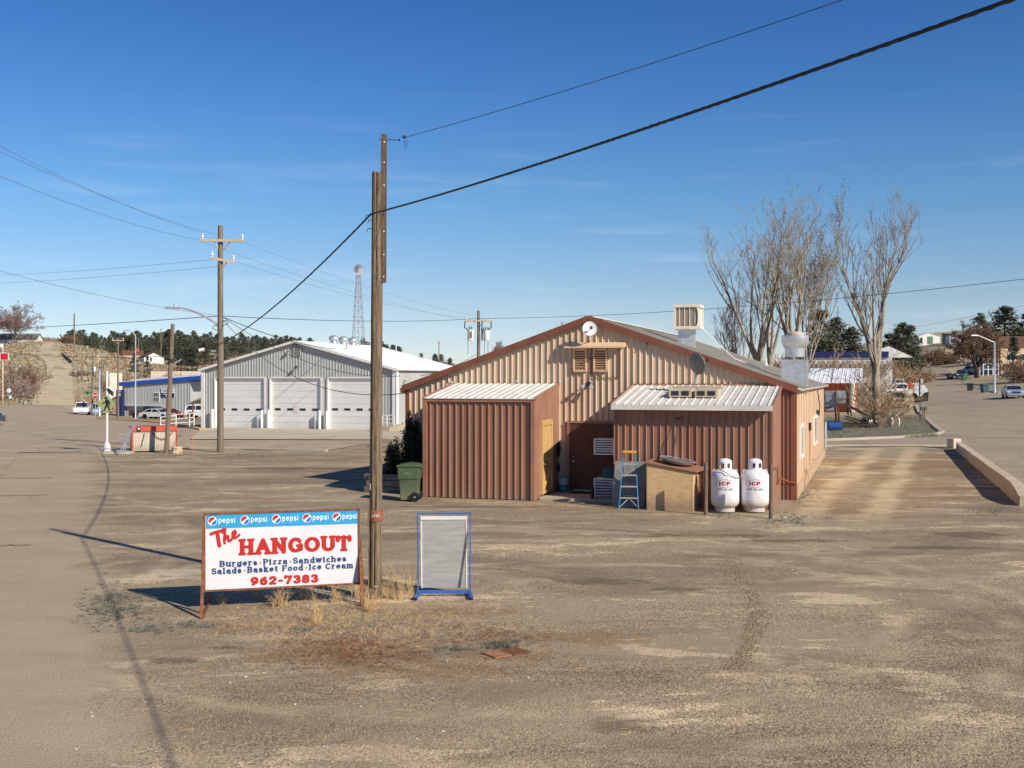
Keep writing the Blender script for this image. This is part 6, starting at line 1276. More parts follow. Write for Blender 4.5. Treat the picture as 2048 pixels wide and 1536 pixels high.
# ---- blue trimmed building
bd0 = 172; Bq = Fr((247 - CX) / F * bd0, bd0, 0); Bq.o.z = zat(838, bd0); kb = bd0 / F
u1 = Bq.u(380); zr_ = lambda px, py: Bq.z(py, Bq.u(px))
bb = thing('shop_building', Bq.o, 'grey ribbed shop building with slanting bright blue roof band', 'building', RZ)
zl, zr2 = zr_(247, 771), zr_(380, 760)
mb = MB(); mb.rib((0, 0, 0), (1, 0, 0), (0, 0, 1), (0, -1, 0), 0, u1, -.5, lambda u: zl + (zr2 - zl) * u / u1, .55, .05, .2); mb.box((.1, 5, zl / 2 - .2), (.15, 10, zl)); mb.box((u1 - .1, 5, zr2 / 2 - .2), (.15, 10, zr2)); mb.box((u1 / 2, 10, 2), (u1, .1, 4.4)); mb.build('front_wall', M['gar_wall'], bb)
mb = MB(); u2 = Bq.u(411); slp = (zr2 - zl) / u1; z0 = zl - .1
mb.add([(-.9, -.3, z0), (u2, -.3, z0 + slp * u2 + .0), (u2, -.3, z0 + slp * u2 + .55), (-.9, -.3, z0 + .55)] + [(-.9, 10, z0), (u2, 10, z0 + slp * u2), (u2, 10, z0 + slp * u2 + .55), (-.9, 10, z0 + .55)], [(0, 1, 2, 3), (7, 6, 5, 4), (0, 4, 5, 1), (3, 2, 6, 7), (1, 5, 6, 2), (0, 3, 7, 4)]); mb.build('roof_band', M['royal'], bb)
mb = MB(); mb.bar((-.9, -.32, z0 + .6), (u2 - .8, -.32, z0 + slp * u2 + .6), .08, .1); mb.bar((-.9, 3, z0 + .95), (u2 * .82, 3, z0 + slp * u2 * .82 + .95), .2, .2); mb.build('roof_edge', M['white'], bb)
mb = MB(); mb.bar((-.9, 3, z0 + .75), (u2 * .85, 3, z0 + slp * u2 * .85 + .75), .2, .16); mb.build('upper_band', M['royal'], bb)
mb = MB(); ua, ub = Bq.u(248), Bq.u(327); zz_ = Bq.z(809, ua); mb.xprism([(-.0, zz_), (-.5, zz_ - .12), (-.5, zz_ - .24), (0, zz_ - .2)], ua, ub); mb.build('canopy', M['gar_wall'], bb)
wa, wb_ = Bq.u(308), Bq.u(319.5); wz0, wz1 = Bq.z(803, wa), Bq.z(784, wa)
mb = MB(); mb.box(((wa + wb_) / 2, -.06, (wz0 + wz1) / 2), (wb_ - wa, .1, wz1 - wz0)); wf = mb.build('window', M['white'], bb)
mb = MB()
for i in range(3):
    for j in range(4): mb.box((wa + (wb_ - wa) * (.2 + .3 * i), -.115, wz0 + (wz1 - wz0) * (.15 + .2 * j + (.06 if j > 1 else 0))), ((wb_ - wa) * .24, .02, (wz1 - wz0) * .17))
mb.build('pane', M['glass'], wf)
sa, sb_ = Bq.u(323.5), Bq.u(350); s0, s1, sm = Bq.z(793.5, sa), Bq.z(776.5, sa), Bq.z(786.3, sa)
mb = MB(); mb.box(((sa + sb_) / 2, -.1, (s0 + s1) / 2), (sb_ - sa, .08, s1 - s0)); sgn = mb.build('shop_sign', M['sign_white'], bb)
mb = MB(); mb.box(((sa + sb_) / 2, -.15, (s0 + sm) / 2), (sb_ - sa - .05, .03, sm - s0)); mb.build('blue_panel', M['navy'], sgn)
mb = MB(); sc_ = (sa + sb_) / 2; n_ = 40
ring = [[(sc_ + (o_ * 1.0 + .78) * math.copysign(abs(math.cos(q)) ** .5, math.cos(q)), (sm + s1) / 2 + (.16 + o_) * math.copysign(abs(math.sin(q)) ** .7, math.sin(q))) for q in [2 * math.pi * i / n_ for i in range(n_)]] for o_ in (0, .04)]
mb.add([(a, -.147, b) for a, b in ring[0] + ring[1]], [(i, (i + 1) % n_, n_ + (i + 1) % n_, n_ + i) for i in range(n_)])
for i in range(7): mb.bar((sc_ - .62 + i * .18, -.15, (sm + s1) / 2 - .07), (sc_ - .58 + i * .18, -.15, (sm + s1) / 2 + .06), .02, .08)
mb.build('logo_outline', M['t_blue'], sgn)
mb = MB()
for j, (x0, n2) in enumerate(((-.7, 9), (-.35, 5))):
    for i in range(n2): mb.box((sc_ + x0 + i * .17, -.17, sm - .2 - j * .24), (.11, .01, .13))
mb.build('lower_lettering', M['t_white'], sgn)
vm = thing('vending_machine', pt(241, 834, 171), 'blue drink vending machine with white logo at the left end of the blue trimmed shop', 'vending machine', RZ); mb = MB(); mb.box((0, 0, 2.1), (1.0, .8, 4.2)); mb.build('case', M['navy'], vm); mb = MB(); mb.box((0, -.42, 3.5), (.6, .03, .5)); mb.box((0, -.42, 4.0), (.7, .03, .14)); mb.build('logo_panel', M['sign_white'], vm)
mb = MB(); q = pt(232, 790, 178); mb.box((0, 0, 1), (1.9, 3, 4)); o = mb.build('back_shed', M['cream'], None); o.rotation_euler = (0, 0, R(18)); o.location = pt(232, 783, 178); tag(o, 'small pale box building behind the left end of the blue trimmed shop', 'building')
mb = MB(); mb.box((0, 0, 1.5), (15, 5, 7.2)); o = mb.build('cream_building', mat('cream_render', (226, 208, 184), (214, 196, 172), .5, .8)); o.location = pt(395, 800, 196); tag(o, 'plain cream building between the blue trimmed shop and the garage', 'building')
# carport beside garage
cp = thing('carport', pt(399, 838, 120), 'small open carport with grey slanting roof left of the garage', 'carport', RZ); k = 120 / F
mb = MB(); mb.add([(-1.6, 0, 1.6), (3.5, 0, 3.4), (3.5, 5, 3.4), (-1.6, 5, 1.6), (-1.6, 0, 1.75), (3.5, 0, 3.55), (3.5, 5, 3.55), (-1.6, 5, 1.75)], [(3, 2, 1, 0), (4, 5, 6, 7), (0, 1, 5, 4), (1, 2, 6, 5), (2, 3, 7, 6), (3, 0, 4, 7)]); mb.build('roof', M['gar_wall'], cp)
mb = MB()
for x, z_ in ((-1.0, 1.7), (.6, 2.2), (2.4, 3)): mb.bar((x, .2, -.6), (x, .2, z_), .12); mb.bar((x, 4.6, -.6), (x, 4.6, z_), .12)
mb.build('post', M['rust'], cp); mb = MB(); mb.box((1, 5.2, 1), (5, .1, 3)); mb.build('back_wall', M['red_trim'], cp)
# ------------------------------------------------------------------ vehicles
def paint(name, c, r=.3): return mat(name, c, tuple(q * .93 for q in c), 2, r, 0.0, spec=.6)
M['tyre'] = M['black']; M['chrome'] = mat('wheel_metal', (190, 190, 194), (160, 160, 164), 6, .3, .7); M['tail'] = flat('red_lamp', (170, 30, 26), .3); M['head'] = flat('clear_lamp', (225, 228, 232), .15)
def vehicle(kind, name, loc, rz, pm, label, cat, L_=4.6, Wd=1.78, group=None, win=True):
    """front points to +x"""
    t = thing(name, loc, label, cat, rz, group); hw = Wd / 2
    if kind == 'sedan':
        body = [(-.5, .28), (-.5, .62), (-.485, .86), (-.36, .93), (.18, .92), (.36, .86), (.47, .70), (.5, .52), (.49, .26)]; gh = [(-.385, .9), (-.26, 1.36), (-.18, 1.42), (.0, 1.43), (.08, 1.38), (.24, .9)]; wr, wx = .33, (-.30, .31)
    elif kind == 'suv':
        body = [(-.5, .36), (-.5, .75), (-.495, 1.02), (.2, 1.04), (.42, 1.0), (.49, .85), (.5, .5), (.49, .34)]; gh = [(-.49, 1.0), (-.44, 1.66), (-.38, 1.74), (.02, 1.74), (.08, 1.68), (.22, 1.0)]; wr, wx = .38, (-.30, .31)
    else:
        body = [(-.5, .5), (-.5, 1.08), (-.07, 1.09), (-.07, 1.06), (.2, 1.08), (.43, 1.04), (.49, .92), (.5, .5)]; gh = [(-.08, 1.05), (-.07, 1.74), (-.03, 1.8), (.1, 1.8), (.14, 1.76), (.24, 1.05)]; wr, wx = .40, (-.31, .33)
    arch = []
    b0 = body[0][1]
    bottom = []
    for w in sorted(wx, reverse=True):
        bottom += [(w * L_ + (wr + .07) * math.cos(a), max(b0, wr + (wr + .07) * math.sin(a))) for a in [i * math.pi / 10 for i in range(11)]]
    pl = [(a * L_, z) for a, z in body] + bottom
    lay = [(-hw, .95, 0), (-hw + .05, 1, .0), (hw - .05, 1, 0), (hw, .95, 0)]
    mb = MB(); n_ = len(pl); vs = []
    for y, s_, _ in lay:
        for x, z in pl: zc = .75; vs.append((x * (.985 if abs(y) == hw else 1), y, zc + (z - zc) * (.93 if abs(y) == hw and z > .8 else 1)))
    fs = [tuple(range(n_)), tuple(range(4 * n_ - 1, 3 * n_ - 1, -1))] + [(r_ * n_ + i, r_ * n_ + (i + 1) % n_, (r_ + 1) * n_ + (i + 1) % n_, (r_ + 1) * n_ + i) for r_ in range(3) for i in range(n_)]
    mb.add(vs, fs); bo = mb.build('body', pm, t, 35)
    g = [(a * L_, z) for a, z in gh]; zt_ = max(z for _, z in g); zb_ = g[0][1]
    ins = lambda z: hw - .07 - .2 * (z - zb_) / (zt_ - zb_)
    mb = MB(); m_ = len(g); mb.add([(x, -ins(z), z) for x, z in g] + [(x, ins(z), z) for x, z in g], [tuple(range(m_)), tuple(range(2 * m_ - 1, m_ - 1, -1))] + [(i, (i + 1) % m_, m_ + (i + 1) % m_, m_ + i) for i in range(m_)]); cab = mb.build('cabin', pm, t, 30)
    # glass: shrunk side outline, front and rear panes
    cxg = sum(x for x, _ in g) / m_; czg = (zb_ + zt_) / 2 + .03
    mb = MB()
    for s_ in (-1, 1):
        q = [(cxg + (x - cxg) * .86, czg + (z - czg) * .74) for x, z in g]
        for (a, b) in (((.0, .48), (.52, 1)) if kind != 'pickup' else ((0, 1),)):
            x0, x1 = min(x for x, _ in q), max(x for x, _ in q); xa, xb = x0 + (x1 - x0) * a, x0 + (x1 - x0) * b
            # clip polygon to [xa, xb]
            pp = []
            for i in range(len(q)):
                p1, p2 = q[i], q[(i + 1) % len(q)]
                if xa <= p1[0] <= xb: pp.append(p1)
                for xc in sorted((xa, xb), reverse=p2[0] < p1[0]):
                    if (p1[0] - xc) * (p2[0] - xc) < 0: f_ = (xc - p1[0]) / (p2[0] - p1[0]); pp.append((xc, p1[1] + (p2[1] - p1[1]) * f_))
            if len(pp) > 2: mb.add([(x, s_ * (ins(z) + .012), z) for x, z in pp], [tuple(range(len(pp)))])
    fr_ = [g[-1], g[-2]]; re = [g[0], g[1]]
    for (a, b), sg in ((fr_, 1), (re, -1)):
        vs = []
        for f_ in (.12, .9):
            x, z = a[0] + (b[0] - a[0]) * f_ + sg * .015, a[1] + (b[1] - a[1]) * f_ + .008
            vs += [(x, -ins(z) + .07, z), (x, ins(z) - .07, z)]
        mb.add([vs[0], vs[1], vs[3], vs[2]], [(0, 1, 2, 3)])
    mb.build('window', M['glass'], t)
    if kind == 'pickup':
        mb = MB(); mb.box((-.285 * L_, 0, 1.085), (.40 * L_, Wd - .26, .02)); mb.build('bed_floor', M['dark'], t)
        mb = MB(); mb.box((-.285 * L_, hw - .05, 1.1), (.42 * L_, .06, .06)); mb.box((-.285 * L_, -hw + .05, 1.1), (.42 * L_, .06, .06)); mb.build('bed_rail', pm, t)
    for w in wx:
        for s_ in (-1, 1):
            mb = MB(); mb.lathe([(wr * .62, -.1), (wr * .97, -.1), (wr, -.06), (wr, .06), (wr * .97, .1), (wr * .62, .1), (wr * .62, -.1)], (w * L_, s_ * (hw - .1), wr), 24, 'y'); wh = mb.build('wheel', M['tyre'], t, 40)
            mb = MB(); mb.lathe([(.001, -.07), (wr * .2, -.08), (wr * .6, -.05), (wr * .63, -.09), (wr * .63, .09), (wr * .6, .05), (wr * .2, .08), (.001, .07)], (w * L_, s_ * (hw - .1), wr), 16, 'y'); mb.build('rim', M['chrome'], wh, 40)
    zz_ = body[1][1] + .1
    for s_ in (-1, 1):
        mb = MB(); mb.box((L_ * .487, s_ * (hw - .24), zz_), (.06, .34, .14)); mb.build('headlight', M['head'], t)
        mb = MB(); mb.box((-L_ * .497, s_ * (hw - .14), zz_ + .1), (.05, .18, .24)); mb.build('tail_light', M['tail'], t)
        mb = MB(); mb.box((.2 * L_, s_ * (hw + .06), body[3][1] + .08), (.12, .16, .12)); mb.build('mirror', pm, t)
    mb = MB(); mb.box((L_ * .498, 0, zz_ - .04), (.04, .8, .16)); mb.build('grille', M['dark'], t)
    mb = MB(); mb.box((L_ * .5, 0, .42), (.1, Wd - .1, .2)); mb.box((-L_ * .5, 0, .45), (.1, Wd - .1, .18)); mb.build('bumper', M['chrome'] if kind == 'pickup' else pm, t, bevel=.02)
    mb = MB(); mb.box((-L_ * .5 - .055, 0, .62), (.02, .34, .16)); mb.build('number_plate', M['sign_white'], t)
    return t
gr = lambda px, d: at(px, d) + Vector((0, 0, .02))
W1 = paint('white_car_paint', (232, 232, 230)); W2 = paint('silver_white_paint', (214, 212, 206))
vehicle('pickup', 'parked_pickup', gr(164, 150), R(108), W1, 'white pickup seen from behind beside the stop sign at the foot of the dirt road', 'pickup', 5.2, 1.95)
vehicle('sedan', 'parked_sedan', gr(314, 156), RZ + R(4), W2, 'silver white sedan parked side on in front of the blue trimmed shop', 'car', 4.8, 1.78)
vehicle('pickup', 'parked_pickup', gr(296, 163), RZ + R(6), paint('dark_plum_paint', (84, 66, 66)), 'dark pickup parked behind the silver white sedan', 'pickup', 5.3, 1.9)
vehicle('sedan', 'parked_sedan', gr(341, 160), RZ + R(10), paint('dark_red_paint', (150, 34, 48)), 'dark red car half hidden behind the leaning pole', 'car', 4.3, 1.75)
vehicle('suv', 'parked_jeep', gr(404, 146), RZ + R(10), W1, 'white off roader with big tyres under the carport left of the garage', 'car', 4.2, 1.85)
vehicle('suv', 'parked_suv', gr(-48, 96), R(20), paint('dark_navy_paint', (60, 64, 80)), 'dark car cut off by the left edge of the photo', 'car', 4.6, 1.85)
vehicle('pickup', 'parked_truck', gr(192, 158), R(-75), paint('pale_blue_paint', (170, 196, 214)), 'small pale blue truck parked behind the stop sign pole', 'truck', 4.6, 1.7)
vehicle('sedan', 'parked_sedan', gr(2026, 121), R(-107), paint('silver_blue_paint', (150, 158, 180)), 'silver blue sedan facing the camera at the right kerb', 'car', 4.7, 1.85)
vehicle('suv', 'parked_suv', gr(1796, 118), R(-104), paint('dusty_tan_paint', (170, 148, 118), .6), 'dusty tan off roader behind the bare tree', 'car', 4.5, 1.85)
vehicle('pickup', 'parked_pickup', gr(1806, 147), R(172), W1, 'white pickup with red load behind the diamond sign', 'pickup', 5.8, 2.0)
vehicle('pickup', 'parked_pickup', gr(1800, 178), R(176), W2, 'older white pickup with rack parked farthest back behind the bare tree', 'pickup', 5.6, 2.0)
vehicle('suv', 'parked_suv', gr(1923, 205), R(-110), paint('purple_paint', (84, 76, 120)), 'purple and white car far up the right street beside a green bin', 'car', 4.6, 1.9)
vehicle('suv', 'parked_suv', gr(1940, 226), R(-150), W2, 'silver car half hidden under the big brown tree on the right', 'car', 4.6, 1.9)
mb = MB(); q = gr(1819, 147); 
for i in range(7): mb.bar(q + Vector((-1 + i * .35, 0, 1.2)), q + Vector((-.7 + i * .3, .2, 1.2 + random.uniform(.3, .8))), .25, .2)
tag(mb.build('scrap_load', M['red_paint']), 'red scrap piled in the bed of the white pickup', 'load')
def rbin(px, d, m, label, k=1.0):
    t = thing('wheelie_bin', gr(px, d), label, 'bin', random.uniform(-.4, .4), 'bins along the right street')
    mb = MB(); mb.add([(x * k, y * k, z) for z, hx in ((.03, .25), (1.0, .32)) for x, y in ((-hx, -hx), (hx, -hx), (hx, hx), (-hx, hx))], [(3, 2, 1, 0), (4, 5, 6, 7), (0, 1, 5, 4), (1, 2, 6, 5), (2, 3, 7, 6), (3, 0, 4, 7)]); mb.build('body', m, t)
    mb = MB(); mb.box((0, -.02, 1.05), (.7 * k, .74 * k, .1)); mb.build('lid', m, t, bevel=.02)
dg = flat('dark_green_plastic', (42, 62, 52)); bg_ = flat('bright_green_plastic', (66, 120, 60)); tq = flat('slate_teal_plastic', (62, 88, 96)); bk2 = flat('charcoal_plastic', (46, 48, 50))
rbin(1900, 205, dg, 'dark green bin at the left edge of the climbing street', 1.4); rbin(1929.5, 198, bg_, 'bright green bin beside the purple car', 1.4); rbin(1940, 152, bk2, 'charcoal bin left of the slate teal bin on the right kerb', 1.2)
rbin(1969, 142, tq, 'slate teal bin near the foot of the street lamp', 1.3); rbin(1838, 128, bk2, 'charcoal bin just left of the diamond sign post', 1.4); rbin(1849, 129, dg, 'dark green bin right behind the diamond sign', 1.3)
# ------------------------------------------------------------------ buildings generic
def shade_roof(m): return m
M['brown_roof'] = mat('brown_shingle_roof', (118, 84, 66), (98, 70, 56), 3, .9); M['grey_roof'] = mat('grey_shingle_roof', (122, 116, 106), (104, 98, 90), 3, .9); M['brick'] = mat('orange_brick', (200, 104, 64), (182, 90, 54), 2.5, .85, bump=.2, bscale=8, c3=(140, 74, 52), s3=9)
def hit2_(px, py): d = F * H / (py - HY); return Vector(((px - CX) / F * d, d, .012 + .00035 * d))
def house(name, loc, rz, w, dp, h, rise, wall, roof, label, wins=(), ridge='x', over=.4, cat='house', door=None, chim=False):
    """wins: (x, z, w, h) on the front (-y) face; ridge 'x' runs left-right, 'y' gives a gable front"""
    t = thing(name, loc, label, cat, rz); mb = MB()
    if ridge == 'y': mb.prism([(-w / 2, -1.5), (w / 2, -1.5), (w / 2, h), (0, h + rise), (-w / 2, h)], 0, dp)
    else: mb.xprism([(0, -1.5), (dp, -1.5), (dp, h), (dp / 2, h + rise), (0, h)], -w / 2, w / 2)
    mb.build('wall', wall, t); mb = MB()
    if ridge == 'y':
        for s_ in (-1, 1): mb.add([(0, -over, h + rise + .06), (s_ * (w / 2 + over), -over, h - rise * over / (w / 2) + .06), (s_ * (w / 2 + over), dp + over, h - rise * over / (w / 2) + .06), (0, dp + over, h + rise + .06), (0, -over, h + rise + .24), (s_ * (w / 2 + over), -over, h - rise * over / (w / 2) + .24), (s_ * (w / 2 + over), dp + over, h - rise * over / (w / 2) + .24), (0, dp + over, h + rise + .24)], [(0, 1, 2, 3), (7, 6, 5, 4), (0, 4, 5, 1), (1, 5, 6, 2), (2, 6, 7, 3), (3, 7, 4, 0)])
    else:
        for y0, s_ in ((-over, 1), (dp + over, -1)):
            zb_ = h - rise * over / (dp / 2); mb.add([(x, y, z) for x in (-w / 2 - over, w / 2 + over) for y, z in ((y0, zb_ + .06), (dp / 2, h + rise + .06), (dp / 2, h + rise + .24), (y0, zb_ + .24))], [(0, 1, 2, 3), (7, 6, 5, 4), (0, 4, 5, 1), (1, 5, 6, 2), (2, 6, 7, 3), (3, 7, 4, 0)])
    rf = mb.build('roof', roof, t)
    if chim: mb = MB(); mb.box((w * .25, dp * .5, h + rise + .4), (.9, .9, 1.6)); mb.build('chimney', M['brick'], rf)
    for (x, z, ww_, hh_) in wins:
        mb = MB(); mb.box((x, -.03, z), (ww_ + .2, .1, hh_ + .2)); f_ = mb.build('window', M['white'], t); mb = MB(); mb.box((x, -.09, z), (ww_, .04, hh_)); mb.build('pane', M['glass'], f_)
    if door: x, z, ww_, hh_, m_ = door; mb = MB(); mb.box((x, -.05, z), (ww_, .12, hh_)); mb.build('door', m_, t)
    return t
def far(px, py, d, s=0): return pt(px, py, d)
WW = M['white']
house('ridge_house', far(308, 725, 440), R(30), 7.6, 12, 2.0, 2.0, WW, M['brown_roof'], 'small white gable house with brown roof on the hillside below the pines', wins=((-1.2, 1.2, .7, 1.6),), ridge='y')
house('ridge_house', far(266, 719, 462), R(22), 8, 6, 2.0, 1.6, M['tan_side'], M['brown_roof'], 'long low brown roofed wing left of the white ridge house', wins=(), ridge='x', chim=True)
house('hill_house', far(30, 693, 480), R(4), 18, 8, 3.2, 2.4, WW, M['grey_roof'], 'pale hilltop house behind the bare tree at the far left', wins=((-4, 1.5, 1.4, 1.2), (3, 1.5, 1.4, 1.2)), ridge='x')
house('white_barn', far(1859, 687, 600), R(-3), 11.5, 14, 4.0, 1.9, WW, WW, 'white barn with green doors on the right hill', ridge='y', door=(.3, 1.8, 3, 4, flat('barn_green', (96, 128, 104))), wins=((-4.4, 1.6, 1.2, 2.8),), cat='barn')
house('hill_shed', far(1919, 688, 560), R(-4), 10, 6, 4.2, .3, flat('pale_lilac_wall', (178, 178, 190)), M['grey_roof'], 'flat pale shed with dark openings right of the white barn', wins=((-2.6, 1.6, 3, 2.2), (2.3, 1.6, 3, 2.2)), cat='shed', ridge='x')
house('hill_shed', far(1898, 685, 575), R(-4), 4, 5, 4.5, .3, flat('dark_shed', (44, 52, 40)), M['grey_roof'], 'small dark shed between the white barn and the pale shed', cat='shed', ridge='x')
house('street_house', far(2016, 745, 225), R(-6), 8, 9, 4.4, 2.5, WW, M['grey_roof'], 'white porch house with grey gable roof behind the small spruce on the right', wins=((-1.6, 2.6, 1.5, 1.4), (1.8, 2.6, 1.2, 1.2), (-1.8, .4, 1.6, 1.2)), ridge='y')
house('street_house', far(2060, 745, 215), R(-6), 11, 8, 5.2, 1.8, M['tan_side'], M['brown_roof'], 'brown roofed house cut by the right edge of the photo', wins=((-3.5, 3, 1.2, 1.2), (-1, 3, 1.2, 1.2)), ridge='x')
mb = MB(); mb.add([(-4.4, -.2, 6.2), (0, -.2, 9.3), (0, -.2, 8.6), (-3.2, -.2, 6.2)], [(0, 1, 2, 3)])
porch = thing('porch_frame', far(1986, 748, 210), 'white timber arbour at the roadside below the porch house', 'arbour', R(-5)); mb = MB()
for x in (-1.8, -.9, 0, 1.0): mb.bar((x, 0, -.4), (x, 0, 2.9), .16)
for z in (.9, 1.9, 2.9): mb.bar((-1.8, 0, z), (1.0, 0, z), .12)
for x in (-1.8, 1.0): mb.bar((x, 2, -.3), (x, 2, 2.9), .16); mb.bar((x, 0, 2.9), (x, 2, 2.9), .12)
mb.build('lattice', M['white'], porch); mb = MB(); mb.bar((1.8, .5, -.2), (2.6, .5, 3), .25, .1); mb.bar((2.6, .5, -.2), (3.4, .5, 3), .25, .1); mb.build('slide', M['cream'], porch)
# orange building and warehouse behind the restaurant
ob = Fr(*pt(1712, 822, 112)); ou = ob.u(1640); k = 112 / F
t = thing('orange_block', ob.o, 'orange brick building with white ribbed metal roof behind the restaurant', 'building', RZ)
mb = MB(); zt_ = ob.z(766, -2); mb.box((ou / 2 - 1, 4, zt_ / 2 - .3), (-ou + 2, 8, zt_ + .6)); mb.build('wall', M['brick'], t)
mb = MB(); z2 = zat(737, 124) - ob.o.z
mb.rib((ou - 2.2, -.5, zt_), (1, 0, 0), Vector((0, 10, z2 - zt_)).normalized(), Vector((0, -(z2 - zt_), 10)).normalized(), 0, -ou + 2.8, 0, math.hypot(10, z2 - zt_), .45, .05, .2); mb.build('roof', M['gar_roof'], t)
ua, ub = ob.u(1650), ob.u(1671); za, zb_ = ob.z(821, ua), ob.z(782, ua); mb = MB(); mb.box(((ua + ub) / 2, -.04, (za + zb_) / 2), (ub - ua, .1, zb_ - za)); mb.build('door', M['galv'] if 0 else flat('grey_blue_door', (140, 152, 166)), t)
ua, ub = ob.u(1673), ob.u(1693); za, zb_ = ob.z(806, ua), ob.z(781, ua); mb = MB(); mb.box(((ua + ub) / 2, -.12, (za + zb_) / 2), (ub - ua, .3, zb_ - za)); mb.box(((ua + ub) / 2, -.4, (za + zb_) / 2), (ub - ua, .4, .2)); mb.build('shutter_box', M['galv'], t)
mb = MB(); mb.cyl((ob.u(1705), -.3, -.1), (ob.u(1705), -.3, zt_), .28); mb.build('drain_pipe', M['cream'], t)
wh_ = thing('warehouse', pt(1700, 770, 165), 'long pale warehouse with navy blue roof stripe behind the orange building', 'warehouse', RZ); mb = MB(); mb.box((-3, 5, 1.4), (18, 10, 5.6)); mb.build('wall', M['white'], wh_)
mb = MB(); mb.box((-2, -.1, 4.55), (15, .3, .9)); mb.build('navy_band', M['navy'], wh_)
mb = MB()
for i in range(26): mb.box((-11.5 + i * .7, -.6, 3.0), (.4, .5, 1.1), (R(-20), 0, 0))
mb.build('awning', mat('brown_awning_panel', (150, 136, 120), None, 3, .7), wh_); mb = MB(); mb.prism([(1, 4.2), (5.5, 5.9), (9, 4.2)], 4, 10); mb.build('gable', M['white'], wh_)
# wreck, tanks, mailbox, diamond sign, fence, chair hoops
wk_ = thing('stripped_car_shell', gr(1690, 80), 'rusted car shell stripped to pillars and sills under the bare tree', 'car shell', R(-8)); k = 80 / F
mb = MB(); r_ = mat('burnt_steel', (84, 66, 52), (60, 48, 40), 8, .85)
for y in (-.7, .7):
    mb.tube([(-2.2, y, .7), (-1.7, y, 1.35), (-.9, y, 1.62), (.3, y, 1.62), (1.1, y, 1.2), (1.8, y, .85)], .055, 6); mb.tube([(-.5, y, .3), (-.6, y, 1.6)], .07, 6); mb.tube([(.35, y, .95), (.25, y, 1.6)], .05, 6); mb.bar((-2.2, y, .35), (2.3, y, .3), .1, .16); mb.bar((.1, y, .9), (2.1, y, .2), .09, .09); mb.bar((0, y, .75), (1.6, y, .15), .07, .07)
for x, z in ((-1.7, 1.35), (-.9, 1.62), (.3, 1.62), (1.8, .85), (-2.2, .5), (2.2, .4)): mb.bar((x, -.7, z), (x, .7, z), .08)
mb.box((-1.2, 0, .4), (1.2, 1.1, .3)); mb.box((1.5, 0, .5), (.7, .9, .35)); mb.build('shell', r_, wk_)
for i, (px, d, lab) in enumerate(((1733, 79.5, 'upright chrome wheel rim left of the tree foot'), (1782, 80, 'pair of tall white hoops right of the tree foot'))):
    t = thing('metal_hoop', gr(px, d), lab, 'hoop', R(-60) if i == 0 else R(-70)); mb = MB(); rr = .42 if i == 0 else .48
    for y in ((-.1, .1) if i == 0 else (-.25, .35)): mb.tube([(rr * math.cos(a), y, rr + rr * 1.02 * math.sin(a)) for a in [j * math.pi / 12 for j in range(25)]], .05, 6)
    mb.build('ring', M['white'] if i else M['chrome'], t, 60)
    mb = MB(); mb.lathe([(.001, 0), (rr * .6, .0), (rr * .75, .1), (rr * .6, .12), (.001, .1)], (0, -.1, rr), 20, 'y'); mb.build('disc', M['white'] if i else M['chrome'], t, 40)
mb = MB(); mb.tube([(0, 0, .34), (.05, 0, .34), (.06, 0, .34), (.95, -.15, .34)], [.33, .35, .33, .35], 20); o = mb.build('blue_barrel', flat('blue_barrel', (38, 82, 144)), None, 40); o.location = gr(1655, 75.5); tag(o, 'blue barrel lying on its side behind the far corner of the tan building', 'barrel')
t = thing('fence_panel', at(1650, 56.5), 'narrow grey mesh gate standing at the far corner of the tan building', 'gate', R(70)); mb = MB()
for x in (0, .9): mb.tube([(x, 0, 0), (x, 0, 1.45)], .03, 6)
for z in (.1, 1.4): mb.tube([(0, 0, z), (.9, 0, z)], .025, 6)
for i in range(11): mb.tube([(.08 * i, 0, .1), (.08 * i, 0, 1.4)], .008, 4)
mb.build('mesh', M['galv'], t)
p = hit(1840, 845); k = p.y / F
t = thing('diamond_sign', p, 'silver back of a diamond road sign on a thin post on the grass corner', 'sign', R(8)); r_ = 17 * k; zc = (845 - 778) * k
mb = MB(); mb.cyl((0, 0, 0), (0, 0, (845 - 756) * k), .035, n=8); mb.build('post', M['dark'], t, 40)
mb = MB(); mb.prism([(0, zc - r_), (r_, zc), (0, zc + r_), (-r_, zc)], .04, .055); mb.build('diamond', M['galv'] if 0 else mat('sign_back', (196, 198, 202), None, 3, .5, .2), t); mb = MB(); mb.box((.1, .05, (845 - 764) * k), (.34, .02, .5)); mb.build('plate', M['alu'], t)
t = thing('mailbox', hit(1846, 843), 'dark mailbox on two wooden posts right of the diamond sign post', 'mailbox', R(5)); mb = MB()
for x in (-.02, .14): mb.bar((x, 0, 0), (x, 0, .95), .09)
mb.build('post', M['wood_pole2'], t); mb = MB(); mb.M = Matrix.Translation((.05, 0, .95)); mb.xprism([(-.12, 0), (.12, 0), (.12, .14), (.09, .2), (0, .23), (-.09, .2), (-.12, .14)], -.26, .26); mb.build('box', M['dark'], t, 40)
tl2, p, k, h = far_pole(1989, 783, 683, 4.2, 'street lamp with a long white arm reaching left over the right street', m='galv', name='street_light', group=None, cat='street light', arms=(), d=118)
mb = MB(); mb.tube([(0, 0, h - .1), (-14 * k, 0, h + 4 * k), (-30 * k, 0, h + 11 * k), (-37 * k, 0, h + 12.3 * k)], [.07, .06, .05, .05], 8); mb.xprism([(-.14, -.04), (.14, -.04), (.1, .07), (-.1, .07)], -38 * k - .45, -37 * k + .1) if 0 else None; mb.build('lamp_arm', M['white'], tl2, 60)
mb = MB(); mb.M = Matrix.Translation((-40 * k, 0, h + 12 * k)); mb.xprism([(-.16, -.05), (.16, -.05), (.1, .08), (-.1, .08)], -.35, .35); mb.build('lamp_head', M['white'], tl2)
